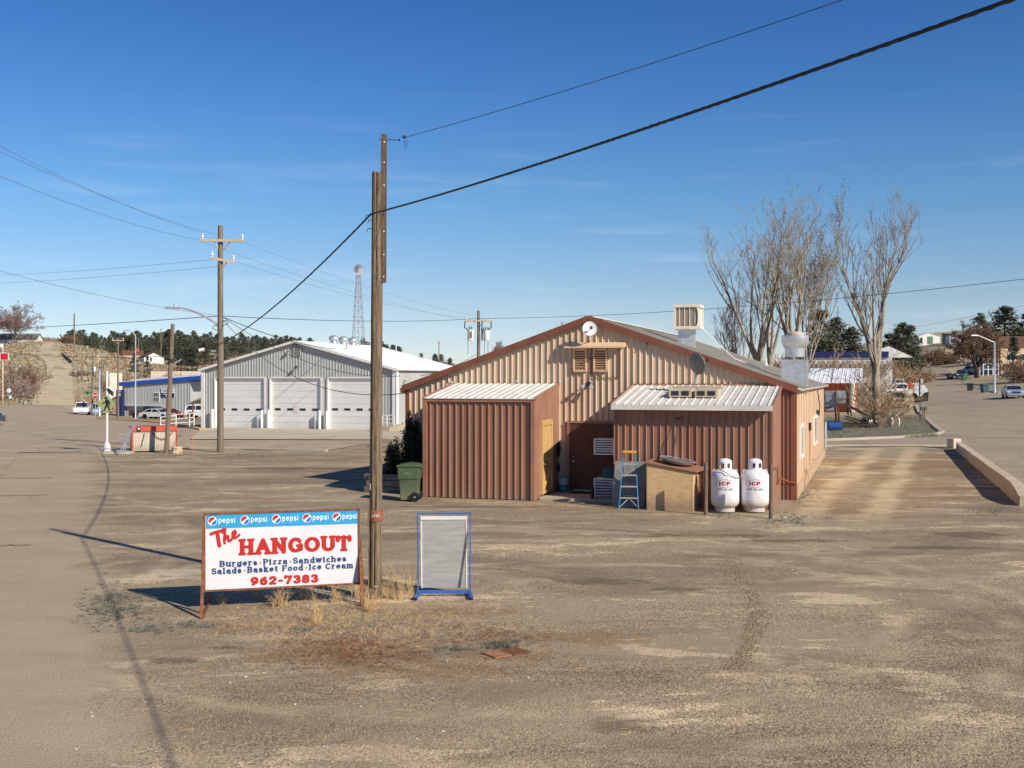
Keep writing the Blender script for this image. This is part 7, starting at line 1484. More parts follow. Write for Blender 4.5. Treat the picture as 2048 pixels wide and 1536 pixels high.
far_pole(1927, 725, 645, 3, 'dark power pole in front of the pale shed on the right hill', d=330, arms=())
far_pole(1693, 800, 690, 3, 'thin wooden pole hidden among the bare tree branches', d=150, arms=()) if 0 else None
# left edge signs
rs = thing('pole_sign', pt(3, 800, 172), 'white service pole with a red square sign and round lamp at the left edge', 'sign', R(5)); k = 172 / F
mb = MB(); mb.cyl((.2, 0, -1), (.2, 0, 105 * k), .09, n=10); mb.build('post', M['tan_side'], rs); mb = MB(); mb.box((.5, -.1, 87 * k), (17 * k, .2, 15 * k)); pn = mb.build('panel', M['sign_white'], rs); mb = MB(); mb.box((.5, -.22, 87 * k), (14 * k, .05, 12.5 * k)); mb.build('red_face', flat('red_sign_face', (196, 28, 38)), pn); mb = MB(); mb.lathe([(.01, 0), (.25, .1), (.33, .35), (.25, .6), (.01, .7)], (0, 0, 103 * k), 14); mb.build('lamp_globe', M['white'], rs, 60)
t = thing('road_sign', pt(17.5, 808, 176), 'thin pole with a round white sign and small plates at the far left', 'sign', 0); k = 176 / F; mb = MB(); mb.cyl((0, 0, -1), (0, 0, 80 * k), .09, n=8); mb.build('post', M['wood_pole2'], t); mb = MB(); mb.lathe([(.01, -.15), (4.6 * k, -.15), (4.6 * k, -.1), (.01, -.1)], (.1, 0, 27 * k), 20, 'y'); mb.build('round_plate', M['sign_white'], t); mb = MB(); mb.box((.3, -.12, 14 * k), (.45, .05, .5)); mb.build('small_plate', M['sign_white'], t)
# stop sign, street name
sp = hit(190, 822); ds_ = 147; sp = pt(191, 822, ds_); k = ds_ / F
t = thing('stop_sign', sp, 'red octagonal stop sign beside the white pickup', 'sign', R(3)); mb = MB(); mb.cyl((0, 0, -1), (0, 0, 38 * k), .05, n=8); mb.build('post', M['galv'], t)
oc = lambda r, y0, y1: [(r * math.cos(R(22.5 + 45 * i)), 31 * k + r * math.sin(R(22.5 + 45 * i))) for i in range(8)]
mb = MB(); mb.prism(oc(.42, 0, 0), -.09, -.06); o8 = mb.build('rim', M['t_white'], t); mb = MB(); mb.prism(oc(.39, 0, 0), -.1, -.09); mb.build('face', M['t_red'], o8)
mb = MB(); put_text(mb, 'STOP' if all(c in GL for c in 'STOP') else 'SOP', lambda a, b: Vector((a, -.104, b)), x=-.29, y=31 * k - .12, cap=.24, width=.58, weight=.1, serif=False, res=16); mb.build('lettering', M['t_white'], o8)
mb = MB(); mb.box((0, 0, 0), (1.0, .05, .3)); o = mb.build('street_name_sign', flat('street_sign_green', (60, 140, 86))); o.location = pt(175, 785.5, 149); tag(o, 'small green street name plate above the white pickup', 'sign')
mb = MB(); mb.cyl((0, 0, 0), (0, 0, 2.4), .04, n=6); o = mb.build('sign_post', M['galv']); o.location = pt(175, 820, 149.2); tag(o, 'thin post under the green street name plate', 'post')
# guard rail on the hill road and culvert
a, b = hit(124, 712), hit(143, 728); mb = MB(); mb.bar(a + Vector((0, 0, .5)), b + Vector((0, 0, .5)), .2, .9)
for f_ in (0, .25, .5, .75, 1): q = a.lerp(b, f_); mb.bar(q + Vector((0, 0, -1)), q + Vector((0, 0, 1)), .25)
tag(mb.build('guard_rail', M['dark']), 'dark guard rail on the outer bend of the hill road', 'guard rail')
p = hit(150, 750); mb = MB(); mb.cyl(p + Vector((0, 0, -.3)), p + Vector((0, 0, 1.1)), .4, n=10); tag(mb.build('marker_post', M['white']), 'short white marker post at the road edge below the bend', 'post')
# concrete barrier
A1, B1 = Vector(P2(1912, 900)), Vector(P2(2040, 1012)); dv = (A1 - B1).normalized(); nn = Vector((-dv.y, dv.x))
bar = MB(); n_ = 26; vs = []
for i in range(n_ + 1):
    p = B1.lerp(A1, i / n_); hh = (.53 - .12 * (i / n_)) * (.55 if i == 0 else (.85 if i == 1 else 1)); wob = .012 * math.sin(i * .9)
    for s_, z in ((0.02, -.1), (.0, hh - .02), (.03, hh), (-.27, hh), (-.3, hh - .02), (-.3, -.1)): vs.append((p.x + nn.x * (s_ + wob), p.y + nn.y * (s_ + wob), z + gz(p.x, p.y)))
bar.add(vs, [(i * 6 + k, i * 6 + k + 1, i * 6 + k + 7, i * 6 + k + 6) for i in range(n_) for k in range(5)] + [(0, 1, 2, 3, 4, 5), tuple(n_ * 6 + k for k in range(5, -1, -1))])
tag(bar.build('concrete_barrier', M['conc_wall']), 'long low concrete retaining barrier between the gravel lot and the right road', 'barrier')
mb = MB(); mb.box((0, 0, .25), (.6, .45, .55)); o = mb.build('concrete_block', M['conc_wall'], None, bevel=.04); o.location = hit(1908, 897); o.rotation_euler = (0, 0, .5); tag(o, 'squat concrete block at the far end of the concrete barrier', 'block')
for px, py, h, lab in ((1850, 872, 10.5, 'wooden power pole just beyond the right edge, shadow reaching over the road'), (1868, 810, 11, 'added unseen pole beyond the right edge, casting a tree shadow up the street')):
    q = hit(px, py); b_ = Vector((q.x + 1.177 * h, q.y - 1.10 * h, 0)); b_.z = gz(b_.x, b_.y); t = thing('utility_pole', b_, lab, 'pole', 0); pole_mesh(h, .17, .12, False, 14, .05, int(px)).build('post', M['wood_pole2'], t, 40); mb = MB(); mb.bar((-1.2, 0, h - .6), (1.2, 0, h - .6), .1, .12); mb.build('crossarm', M['wood_pole2'], t)  # farther pole is unseen, added to cast an off-screen tree's long shadow
cr_ = flat('crack_filler', (92, 80, 66), .9)
for py, x0, x1 in ((957, -60, 108), (992, -60, 96), (1092, -80, 62)):
    mb = MB(); pts = [hit2_(x0 + (x1 - x0) * i / 14, py + random.uniform(-1.2, 1.2)) for i in range(15)]
    for a, b in zip(pts, pts[1:]): mb.bar(a, b, .035, .006)
    tag(mb.build('road_crack', cr_), kind='structure')
# planter wall of old timbers in the shade of the bush
pl = thing('planter_wall', ((781 - CX) / F * 35.5, 35.5, 0), 'low stacked timber planter wall in shade left of the green bin', 'planter', RZ); mb = MB(); tm_ = mat('weathered_grey_timber', (120, 112, 104), (96, 90, 84), 4, .9, bump=.5)
for j in range(3): mb.box((-.1 + .05 * j, 0, .1 + .2 * j), (1.6 - .06 * j, .2, .18)); 
mb.build('timber', tm_, pl, bevel=.01)
mb = MB(); mb.box((-.85, .9, .3), (.2, 1.8, .56)); mb.build('end_timber', tm_, pl, bevel=.01)
# ------------------------------------------------------------------ overhead lines
wf = 'overhead wires'
def line_px(name, a, b, sag, r, label, m='wire_far'): cable(name, None, pt(*a), pt(*b), sag, r, M[m], label, 24, wf, 4)
line_px('overhead_wire', (-60, 262, 30), (408, 462 + 4, 55), .25, .007, 'upper of the three wires sloping in from the top left edge to the tall pole')
line_px('overhead_wire', (-60, 275, 31), (436, 470, 55), .25, .007, 'middle of the three wires sloping in from the top left edge to the tall pole')
line_px('overhead_wire', (-60, 328, 30), (400, 480, 55), .25, .007, 'lowest of the three wires sloping in from the top left edge to the tall pole')
line_px('overhead_wire', (-40, 551, 95), (424, 519, 55), .15, .008, 'nearly level wire from the left edge to the lower crossarm of the tall pole')
line_px('overhead_wire', (-40, 568, 97), (436, 533, 55), .12, .008, 'second nearly level wire just below the lower crossarm of the tall pole')
line_px('overhead_wire', (-40, 531, 40), (436, 631, 55), .2, .008, 'wire sloping down from the left edge to the lamp arm of the tall pole')
line_px('overhead_wire', (-40, 658, 95), (436, 632, 55), .1, .018, 'darker wire from the left edge just above the far ridge', 'wire')
line_px('overhead_wire', (446, 632, 55), (957, 637, 95), .25, .016, 'level wire from the tall pole to the transformer pole', 'wire')
line_px('overhead_wire', (957, 637, 95), (2200, 540, 60), .6, .016, 'long level wire from the transformer pole to the right edge', 'wire')
line_px('overhead_wire', (488, 485, 55), (950, 632, 95), .35, .007, 'upper wire falling from the tall pole crossarm to the transformer pole')
line_px('overhead_wire', (404, 484, 55), (930, 640, 95), .35, .007, 'lower wire falling from the tall pole crossarm to the transformer pole')
line_px('overhead_wire', (470, 523, 55), (975, 640, 95), .5, .007, 'faint wire from the lower crossarm to the transformer pole')
line_px('overhead_wire', (446, 634, 55), (672, 698, 80), .3, .02, 'black wire drooping from the tall pole to the garage roof', 'wire')
line_px('overhead_wire', (446, 634, 55), (800, 752, 62), .9, .018, 'black wire drooping low across the grey garage gable', 'wire')
line_px('overhead_wire', (446, 640, 55), (815, 786, 37.2), 1.2, .014, 'lower black wire drooping across the garage gable to the tan eave', 'wire')
line_px('overhead_wire', (350, 712, 54.6), (436, 688, 55), .05, .02, 'short wire joining the leaning pole to the tall pole', 'wire')
line_px('overhead_wire', (0, 702, 95), (345, 712, 54.6), .25, .012, 'thin dark wire crossing in front of the hill road', 'wire')
line_px('overhead_wire', (957, 705, 95), (840, 752, 80), .3, .02, 'black service wire leaving the transformer pole to the left', 'wire')
line_px('overhead_wire', (1660, 600, 90), (2200, 520, 90), .6, .012, 'thin wire crossing behind the bare trees') if 0 else None
line_px('overhead_wire', (1600, 690, 300), (2150, 588, 300), 1.0, .04, 'faint far wire above the white barn')
mb = MB(); mb.tube([pt(398, 701.5, 54.8), pt(409, 699, 54.85)], .1, 8); tag(mb.build('splice_case', M['white']), 'white splice case on the wire left of the tall pole', 'splice case')
# ------------------------------------------------------------------ vegetation
M['bark_pale'] = mat('pale_poplar_bark', (174, 162, 143), (134, 121, 105), 1.2, .9, stretch=(2, 2, .6), c3=(96, 80, 64), s3=2.2, t3=.52)
M['bark_brown'] = mat('brown_bark', (118, 94, 74), (92, 72, 58), 2, .9)
M['twig_tan'] = mat('dry_tan_twig', (164, 136, 104), (128, 102, 78), 3, .9)
M['twig_red'] = mat('red_brown_twig', (150, 96, 66), (120, 78, 56), 3, .9)
M['twig_grey'] = mat('grey_pink_twig', (150, 130, 120), (122, 106, 98), 3, .9)
M['pine'] = mat('dark_pine_needles', (108, 110, 88), (84, 88, 72), .6, .9, c3=(132, 124, 96), s3=1.5, t3=.6)
M['spruce'] = mat('blue_spruce_needles', (78, 92, 82), (60, 74, 68), .8, .9, c3=(104, 116, 98), s3=2, t3=.62)
M['dark_leaf'] = mat('dark_yew_leaves', (48, 60, 44), (34, 44, 34), 3, .8, c3=(74, 84, 60), s3=8, t3=.62)
M['dry_leaf'] = mat('dry_brown_leaf', (142, 118, 92), (112, 92, 72), 2, .9)
M['straw'] = mat('dry_straw_weed', (206, 176, 128), (178, 144, 98), 6, .9)
def grow(mb, p, d, ln, r, lvl, rnd, up=.25, spread=.5, kids=(5, 4, 3), wob=.12, n_=5, leaves=None, minr=.008):
    seg = 6 if lvl < 2 else 4; pts = [p.copy()]; rs = [r]; dd = d.normalized(); q = p.copy()
    for i in range(seg):
        dd = (dd + Vector((rnd.gauss(0, wob), rnd.gauss(0, wob), rnd.gauss(0, wob) + up * .35))).normalized(); q = q + dd * (ln / seg); pts.append(q.copy()); rs.append(max(minr, r * (1 - .82 * (i + 1) / seg)))
    mb.tube(pts, rs, max(3, n_ - lvl), cap=False)
    if lvl >= len(kids):
        if leaves is not None: leaves += pts[1:]
        return
    for j in range(kids[lvl]):
        f_ = rnd.uniform(.25 if lvl else .2, .97); i = min(seg - 1, int(f_ * seg)); b = pts[i].lerp(pts[i + 1], f_ * seg - i); t = (pts[i + 1] - pts[i]).normalized()
        o = Vector((rnd.gauss(0, 1), rnd.gauss(0, 1), rnd.gauss(0, .5))); o = (o - t * o.dot(t)).normalized()
        grow(mb, b, t * (1 - spread) + o * spread + Vector((0, 0, up)), ln * rnd.uniform(.38, .62) * (1.1 - .4 * f_), max(minr, rs[i] * rnd.uniform(.42, .62)), lvl + 1, rnd, up, spread, kids, wob, n_, leaves, minr)
def bare_tree(name, loc, h, r, label, seed, leaders=3, kids=(7, 6, 5), spread=.5, up=.28, m='bark_pale', tw=None, trunk=.25, lean=0, fan=.3, group=None, leafm=None, minr=.012, cat='tree', leafn=1, leafs=.12):
    rnd = random.Random(seed); t = thing(name, loc, label, cat, 0, group); tr = MB(); br = MB(); lv = [] if leafm else None
    base = Vector((0, 0, -.3)); th = h * trunk; topp = Vector((lean * th, 0, th)); tr.tube([base, Vector((lean * th * .3, 0, th * .4)), topp], [r * 1.35, r, r * .85], 12)
    for i in range(leaders):
        a = 2 * math.pi * i / leaders + rnd.uniform(-.4, .4); d = Vector((math.cos(a) * fan * rnd.uniform(.4, 1.2), math.sin(a) * fan, 1)); st = topp * rnd.uniform(.7, 1)
        grow(br, st, d, (h - th) * rnd.uniform(.62, .88), r * .5, 0, rnd, up, spread, kids, .11, 7, lv, minr)
    tr.build('trunk', M[m], t, 60); br.build('crown', M[m if not tw else tw], t, 70)
    if leafm:
        lf = MB()
        for p in lv:
            for _ in range(leafn):
                q = p + Vector((rnd.gauss(0, .15), rnd.gauss(0, .15), rnd.gauss(0, .15))); s_ = leafs * rnd.uniform(.6, 1.4); e = Euler((rnd.random() * 6, rnd.random() * 6, rnd.random() * 6)).to_matrix()
                lf.add([q + e @ Vector(v) * s_ for v in ((-1, 0, 0), (0, -.5, 0), (1, 0, .1), (0, .5, 0))], [(0, 1, 2, 3)])
        lf.build('dead_leaves', M[leafm], t)
    return t
def tpos(px, yb, d=None):
    return hit(px, yb) if d is None else at(px, d)
def TH(px_y0, px_y1, d): return (px_y0 - px_y1) * d / F
# big right poplar
d = 80; bare_tree('bare_poplar', at(1752, d), TH(862, 385, d), .32, 'tall pale bare poplar with upright limbs and a brushy foot right of the restaurant', 11, leaders=6, kids=(7, 5, 3), spread=.44, up=.36, trunk=.26, fan=.17, minr=.011)
for i, (px, dd, yt, ld, sd_, lab, fn) in enumerate(((1516, 92, 400, 5, 3, 'wide forking bare poplar, leftmost of the tall ones behind the roof', .42), (1540, 98, 372, 4, 9, 'slim straight bare poplar, second of the tall ones behind the roof', .2), (1584, 90, 362, 5, 21, 'tall bare poplar right behind the exhaust fan', .25))):
    bare_tree('bare_poplar', at(px, dd), TH(850, yt, dd), .3, lab, sd_, leaders=ld, kids=(5, 4, 3), spread=.48, up=.30, trunk=.3, fan=fn, minr=.011, group='bare poplars behind the restaurant roof')
bare_tree('bare_poplar', at(1612, 100), TH(850, 455, 100), .22, 'twiggy poplar holding dead leaves, rightmost of the group behind the roof', 5, leaders=6, kids=(7, 5, 4), spread=.40, up=.36, trunk=.22, fan=.2, leafm='dry_leaf', group='bare poplars behind the restaurant roof', minr=.012, leafn=1, leafs=.07)
bare_tree('bare_poplar', at(1478, 105), TH(850, 600, 105), .14, 'small grey bare tree at the left edge of the poplar group', 31, leaders=5, kids=(7, 5, 4), spread=.45, up=.3, trunk=.15, fan=.3, m='twig_grey', minr=.012)
bare_tree('bare_tree', at(30, 470), 19, .35, 'spreading pinkish bare tree over the hilltop house at the far left', 41, leaders=9, kids=(8, 7, 6), spread=.62, up=.12, trunk=.15, fan=.95, m='twig_grey', minr=.05)
bare_tree('bare_tree', at(-14, 465), 15, .3, 'brownish bare tree cut by the left edge on the hilltop', 43, leaders=7, kids=(7, 6, 5), spread=.6, up=.12, trunk=.15, fan=.8, m='twig_red', minr=.05)
bare_tree('bare_tree', at(1954, 205), 11.5, .4, 'wide brown tree with clinging dead leaves over the right street', 45, leaders=9, kids=(8, 6, 5), spread=.6, up=.1, trunk=.16, fan=.6, m='bark_brown', leafm='dry_leaf', minr=.03, leafn=1, leafs=.13)
bare_tree('bare_tree', at(993, 600), 14, .3, 'small rounded bare tree on the skyline left of the tan gable', 47, leaders=7, kids=(7, 6, 5), spread=.5, up=.3, trunk=.1, fan=.5, m='twig_grey', minr=.05)
def shrub(px, d, w, h, m, label, seed, n_=60, group=None, kids=(4, 3), minr=.02, name='bare_shrub', dense=1.0):
    rnd = random.Random(seed); t = thing(name, at(px, d), label, 'shrub', 0, group); mb = MB()
    for i in range(n_):
        a = rnd.random() * 6.28; f_ = rnd.random() ** .6; p = Vector((math.cos(a) * w * .25 * f_, math.sin(a) * w * .25 * f_, -.1)); grow(mb, p, Vector((math.cos(a) * f_ * w / h * .75, math.sin(a) * f_ * w / h * .75, 1)), h * rnd.uniform(.6, 1.0), minr * 1.6, 1, rnd, .1, .5, (0,) + kids, .14, 4, None, minr)
    mb.build('branches', M[m], t); return t
shrub(420, 200, 22, 8, 'twig_red', 'rust red thicket behind the cream building left of the garage', 61, 120, minr=.05)
shrub(360, 215, 14, 6, 'twig_tan', 'pale tan thicket above the roof of the blue trimmed shop', 62, 80, minr=.05)
shrub(300, 225, 16, 6, 'twig_tan', 'brown thicket left of the tan thicket above the blue trimmed shop', 63, 80, minr=.05)
shrub(1874, 330, 13, 5, 'bark_brown', 'dense rounded brown bush below the white barn', 64, 120, minr=.05)
shrub(1760, 79.6, 2.6, 3.2, 'twig_tan', 'brushy tan suckers at the foot of the tall poplar', 65, 40, minr=.014)
shrub(1790, 86, 4.2, 5.5, 'twig_tan', 'pale branching shrub right of the tall poplar', 66, 9, minr=.014, kids=(5, 4))
shrub(1725, 84, 4.0, 5, 'bark_brown', 'dark tangled shrub left of the tall poplar', 67, 10, minr=.014, kids=(5, 4))
shrub(1640, 130, 10, 6, 'twig_tan', 'tan brush behind the exhaust fan', 68, 60, minr=.03)
shrub(1560, 125, 14, 6, 'bark_brown', 'brown brush at the foot of the poplar group', 69, 70, minr=.03)
shrub(1800, 205, 16, 4, 'twig_tan', 'tall tan brush behind the parked pickups', 70, 90, minr=.04)
shrub(2058, 170, 7, 4, 'bark_brown', 'dark brown hedge bush at the right edge above the silver blue sedan', 71, 60, minr=.03)
for i, (px, d, w, h, m, lab) in enumerate(((15, 200, 9, 5, 'twig_grey', 'grey brown bush on the bank at the far left'), (42, 215, 7, 5.5, 'bark_brown', 'dark brown bush on the bank left of the hill road'), (222, 240, 5, 4, 'twig_tan', 'tan bush behind the transformer pole'), (255, 240, 9, 5, 'bark_brown', 'dark brush below the ridge house'), (158, 265, 4, 2, 'twig_grey', 'low grey bush at the bend of the hill road'), (105, 600, 7, 5, 'twig_grey', 'small reddish bush on the skyline by the hill road'), (88, 600, 6, 4, 'twig_grey', 'faint grey bush on the skyline by the hill road'), (140, 500, 9, 5, 'bark_brown', 'reddish bush left of the first ridge pine'))):
    shrub(px, d, w, h, m, lab, 80 + i, 45, minr=.035 if d < 400 else .07)
def conifer_mesh(seed, h, w, n_b=90, leaf=.5, per=22, pine=True, skirt=.12):
    rnd = random.Random(seed); mb = MB(); tr = MB()
    tr.tube([(0, 0, -.5), (rnd.uniform(-.1, .1), 0, h * .5), (0, 0, h * .97)], [h * .02, h * .014, .02], 6)
    lob = [rnd.random() * 6.28 for _ in range(4)]
    for i in range(n_b):
        f_ = rnd.uniform(skirt, 1) ; a = rnd.random() * 6.28
        prof = (1 - f_) ** (.62 if pine else .95) * (1.0 if not pine else (1 - .35 * max(0, .25 - f_) / .25)) + .03
        rad = w / 2 * prof * (1 + .25 * math.sin(a * 2 + lob[0]) + .18 * math.sin(f_ * 14 + lob[1])) * rnd.uniform(.55, 1.08)
        c = Vector((math.cos(a) * rad, math.sin(a) * rad, f_ * h - rad * (.05 if pine else .22)))
        cs = leaf * rnd.uniform(.9, 2.0) * (.5 + prof)
        if i % 2 == 0: tr.tube([(0, 0, f_ * h), c], [.05, .02], 3, cap=False)
        for _ in range(per):
            q = c + Vector((rnd.gauss(0, cs), rnd.gauss(0, cs), rnd.gauss(0, cs * .45))) * .7; s_ = leaf * rnd.uniform(.35, .8); e = Euler((rnd.uniform(-.7, .7), rnd.uniform(-.7, .7), rnd.random() * 6)).to_matrix()
            mb.add([q + e @ Vector(v) * s_ for v in ((-1, -.2, 0), (.1, -.5, .15), (1, .1, -.1), (0, .5, .1))], [(0, 1, 2, 3)])
    return mb, tr
protos = []
for i in range(5):
    h = 13.0; mb, tr = conifer_mesh(100 + i, h, 8.5 + i * .7, 130, .66, 22); protos.append((mb, tr))
def plant_conifer(k, loc, sx, sz, label, group, name='pine_tree', m='pine', cat='pine tree'):
    if isinstance(protos[k], tuple):
        t = thing(name, loc, label, cat, 0, group); protos[k][1].build('trunk', M['bark_brown'], t); protos[k][0].build('crown', M[m], t); protos[k] = t
    else: t = copy_tree(protos[k]); t.location = loc; t['label'] = label
    t.location = loc; t.scale = (sx, sx, sz); t.rotation_euler = (0, 0, random.random() * 6.28); 
    if group: t['group'] = group
    return t
rnd = random.Random(5)
PG = 'dark pines in the long row on the ridge'
plist = []
x = 130.0
while x < 615:
    # skyline of the pines from the photograph: top row in px
    ytop = np.interp(x, [125, 140, 170, 200, 240, 300, 345, 400, 450, 500, 560, 615], [668, 654, 664, 668, 660, 668, 660, 664, 668, 668, 672, 680])
    d = rnd.uniform(520, 600); plist.append((x, d, ytop + rnd.uniform(-3, 9))); x += rnd.uniform(5, 8.5)
for x0, x1, n_, dlo, dhi, yoff in ((175, 300, 11, 460, 510, 12), (370, 450, 12, 400, 470, 14), (450, 600, 12, 470, 520, 14), (320, 380, 5, 480, 520, 10)):
    for i in range(n_): plist.append((rnd.uniform(x0, x1), rnd.uniform(dlo, dhi), 680 + rnd.uniform(-6, 10)))
ORD = lambda n_: str(n_) + ({1: 'st', 2: 'nd', 3: 'rd'}.get(n_ % 10, 'th') if n_ % 100 not in (11, 12, 13) else 'th')
for i, (px, d, yt) in enumerate(sorted(plist, key=lambda q: q[0])):
    p = at(px, d); h = max(5, zat(yt, d) - p.z); zone = 'left of the ridge house' if px < 270 else ('above the ridge house' if px < 350 else 'left of the garage peak' if px < 520 else 'over the garage roof')
    plant_conifer(i % 5, p, h / 13 * rnd.uniform(.75, 1.1), h / 13, ORD(i + 1) + ' dark pine from the left in the ridge row, ' + zone, PG)
for px, d, yt, lab in ((620, 500, 676, 'pine tip over the garage roof ridge left of the turbine vents'), (728, 430, 678, 'pine tip beside the lattice tower'), (765, 430, 684, 'tall pine tip over the right garage roof beside the near pole'), (773, 430, 690, 'shorter pine tip over the right garage roof'), (786, 430, 690, 'pine tip just right of the near pole over the garage roof'), (797, 430, 693, 'pine tip second right of the near pole'), (842, 420, 707, 'lone pine tip over the lower right garage roof'), (870, 400, 708, 'left of the small pines beside the thin far pole'), (882, 395, 709, 'right of the small pines beside the thin far pole'), (900, 390, 716, 'last small pine above the left end of the tan gable')):
    p = at(px, d); h = max(3, zat(yt, d) - p.z); plant_conifer(rnd.randrange(5), p, h / 13 * .9, h / 13, lab, None)
# blue spruces and right hand conifers
mbS = conifer_mesh(150, 12, 6.4, 170, .42, 20, False, .04); protos.append(mbS)
def spruce(px, d, yt, sx, lab, m='spruce'):
    global protos
    p = at(px, d); h = zat(yt, d) - p.z; t = plant_conifer(5, p, h / 12 * sx, h / 12, lab, None, 'spruce_tree', m, 'spruce tree'); return t
spruce(269, 330, 706, 1.1, 'dark spruce left of the white ridge house'); spruce(295, 320, 712, .9, 'smaller spruce below the white ridge house'); spruce(362, 300, 698, 1.2, 'blue grey spruce right of the leaning pole'); spruce(384, 290, 696, 1.3, 'broad dark spruce above the cream building')
spruce(425, 400, 710, 1.0, 'small round evergreen on the open slope left of the garage roof'); spruce(500, 380, 700, .9, 'upper evergreen on the open slope above the garage roof')
spruce(2027, 175, 674, 1.1, 'dark green spruce in front of the porch house on the right'); spruce(1911, 330, 697, 1.2, 'small spruce on the slope left of the brown tree')
for px, d, yt, sx, lab in ((2009, 300, 614, 1.25, 'tall pine behind the houses on the right skyline'), (2056, 290, 628, 1.3, 'tall pine cut by the right edge of the photo'), (1959, 380, 628, .9, 'narrow pine top above the brown tree'), (1641, 260, 622, .95, 'dark pine behind the exhaust fan, first from the left'), (1672, 270, 636, .9, 'dark pine behind the poplars, between the fan and the tall poplar'), (1700, 265, 655, 1.1, 'dark pine behind the tall poplar trunk'), (1806, 260, 646, 1.0, 'dark pine right of the tall poplar'), (1822, 255, 652, .8, 'broad dark pine left of the white barn'), (1780, 270, 668, 1.2, 'low dark pine behind the tall poplar limbs'), (1466, 300, 700, 1.2, 'low dark evergreen just above the grey roof slope'), (1450, 340, 712, 1.0, 'small dark evergreen beside the cooler on the skyline')):
    p = at(px, d); h = zat(yt, d) - p.z; plant_conifer(rnd.randrange(5), p, h / 13 * sx, h / 13, lab, None)
# dark evergreen shrub by the building's left corner
rnd = random.Random(8); t = thing('evergreen_shrub', ((826 - CX) / F * 36.3, 36.3, 0), 'dark loose evergreen shrub between the green bin and the tan corner', 'shrub'); mb = MB(); st_ = MB(); lf = []
for i in range(15):
    bx_ = rnd.uniform(-.75, .22); h = 1.2 + 1.45 * max(0, (bx_ + .75)) / 1.0 * rnd.uniform(.55, 1.05); 
    if i in (3, 7): bx_ = .02 + .1 * (i == 7); h = 2.6 - .35 * (i == 7)
    p0 = Vector((bx_ * .8, rnd.uniform(-.3, .4), 0)); pts = [p0, p0 + Vector((rnd.gauss(0, .08), 0, h * .5)), p0 + Vector((rnd.gauss(0, .12) - (.25 if bx_ < -.4 else 0), rnd.gauss(0, .1), h))]; st_.tube(pts, [.03, .02, .006], 5)
    for _ in range(int(330 * h)):
        f_ = rnd.uniform(.08, 1) ; c = pts[0].lerp(pts[1], f_ * 2) if f_ < .5 else pts[1].lerp(pts[2], f_ * 2 - 1); s_ = .045 * rnd.uniform(.6, 1.4); sp_ = .24 * (1.05 - f_) + .03
        q = c + Vector((rnd.gauss(0, sp_), rnd.gauss(0, sp_), rnd.gauss(0, .07))); e = Euler((rnd.random() * 6, rnd.random() * 6, rnd.random() * 6)).to_matrix()
        mb.add([q + e @ Vector(v) * s_ for v in ((-1, 0, 0), (0, -.45, 0), (1, 0, .1), (0, .45, 0))], [(0, 1, 2, 3)])
st_.build('stems', M['bark_brown'], t); mb.build('foliage', M['dark_leaf'], t)
# ---- dry weeds round the signs
def weed(mb, p, h, rnd, n_=9, spread=.35, side=True):
    for i in range(n_):
        a = rnd.random() * 6.28; l_ = h * rnd.uniform(.3, 1) ** 1.3; k_ = spread * rnd.uniform(.1, 1.5); p0 = p + Vector((rnd.gauss(0, .05), rnd.gauss(0, .05), 0)); dr_ = Vector((math.cos(a), math.sin(a), 0))
        pts = [p0 + dr_ * (l_ * k_ * f_ ** 1.6) + Vector((rnd.gauss(0, .012), 0, l_ * (f_ - .25 * k_ * f_ * f_))) for f_ in (0, .35, .7, 1)]
        mb.tube(pts, [.003, .0024, .002, .0012], 3, cap=False)
        if side:
            for _ in range(5):
                q = pts[rnd.choice((1, 2, 3))] + Vector((0, 0, rnd.uniform(-.04, .03))); mb.tube([q, q + Vector((rnd.gauss(0, .04), rnd.gauss(0, .04), rnd.uniform(.0, .07)))], [.0018, .001], 3, cap=False)
rnd = random.Random(12)
for i, (px, py, h, n_, sp, lab) in enumerate(((562, 1213, .42, 34, .6, 'bushy dry straw weed under the middle of the restaurant sign'), (632, 1245, .62, 16, .35, 'tall thin dry weed in front of the sign below the phone number'), (742, 1222, .5, 34, .6, 'bushy dry weed at the foot of the near pole'), (716, 1196, .55, 20, .4, 'dry weed just behind the right end of the restaurant sign'), (775, 1196, .55, 22, .4, 'dry weed right of the near pole foot'), (800, 1200, .62, 20, .35, 'tall dry weed between the near pole and the blue frame'), (822, 1198, .5, 16, .4, 'dry weed against the left side of the blue frame'), (512, 1196, .4, 10, .5, 'sparse dry weed under the left part of the restaurant sign'), (606, 1200, .4, 12, .5, 'sparse dry weed right of the bushy weed under the sign'), (672, 1206, .42, 14, .5, 'sparse dry weed under the right part of the restaurant sign'), (446, 1210, .25, 6, .6, 'tiny dry sprig beside the left leg of the restaurant sign'))):
    p = hit(px, py); mb = MB(); weed(mb, Vector((0, 0, 0)), h, rnd, int(n_ * 1.5), sp); o = mb.build('dry_weed', M['straw']); o.location = p; tag(o, lab, 'weed', 'dry weeds round the two signs')
def scatter(name, n_, reg, fn, m, dens=None):
    mb = MB(); c = 0
    while c < n_:
        px, py = rnd.uniform(*reg[:2]), rnd.uniform(*reg[2:]); p = hit2(px, py)
        if dens and rnd.random() > dens(px, py): continue
        fn(mb, p); c += 1
    return tag(mb.build(name, m), kind='stuff')
def hit2(px, py): d = F * H / (py - HY); return Vector(((px - CX) / F * d, d, .0))
def tuft(mb, p):
    for _ in range(4):
        a = rnd.random() * 6.28; l_ = rnd.uniform(.02, .075); mb.tube([p + Vector((rnd.gauss(0, .02), rnd.gauss(0, .02), 0)), p + Vector((math.cos(a) * l_ * .9, math.sin(a) * l_ * .9, l_ * .7))], [.002, .001], 3, cap=False)
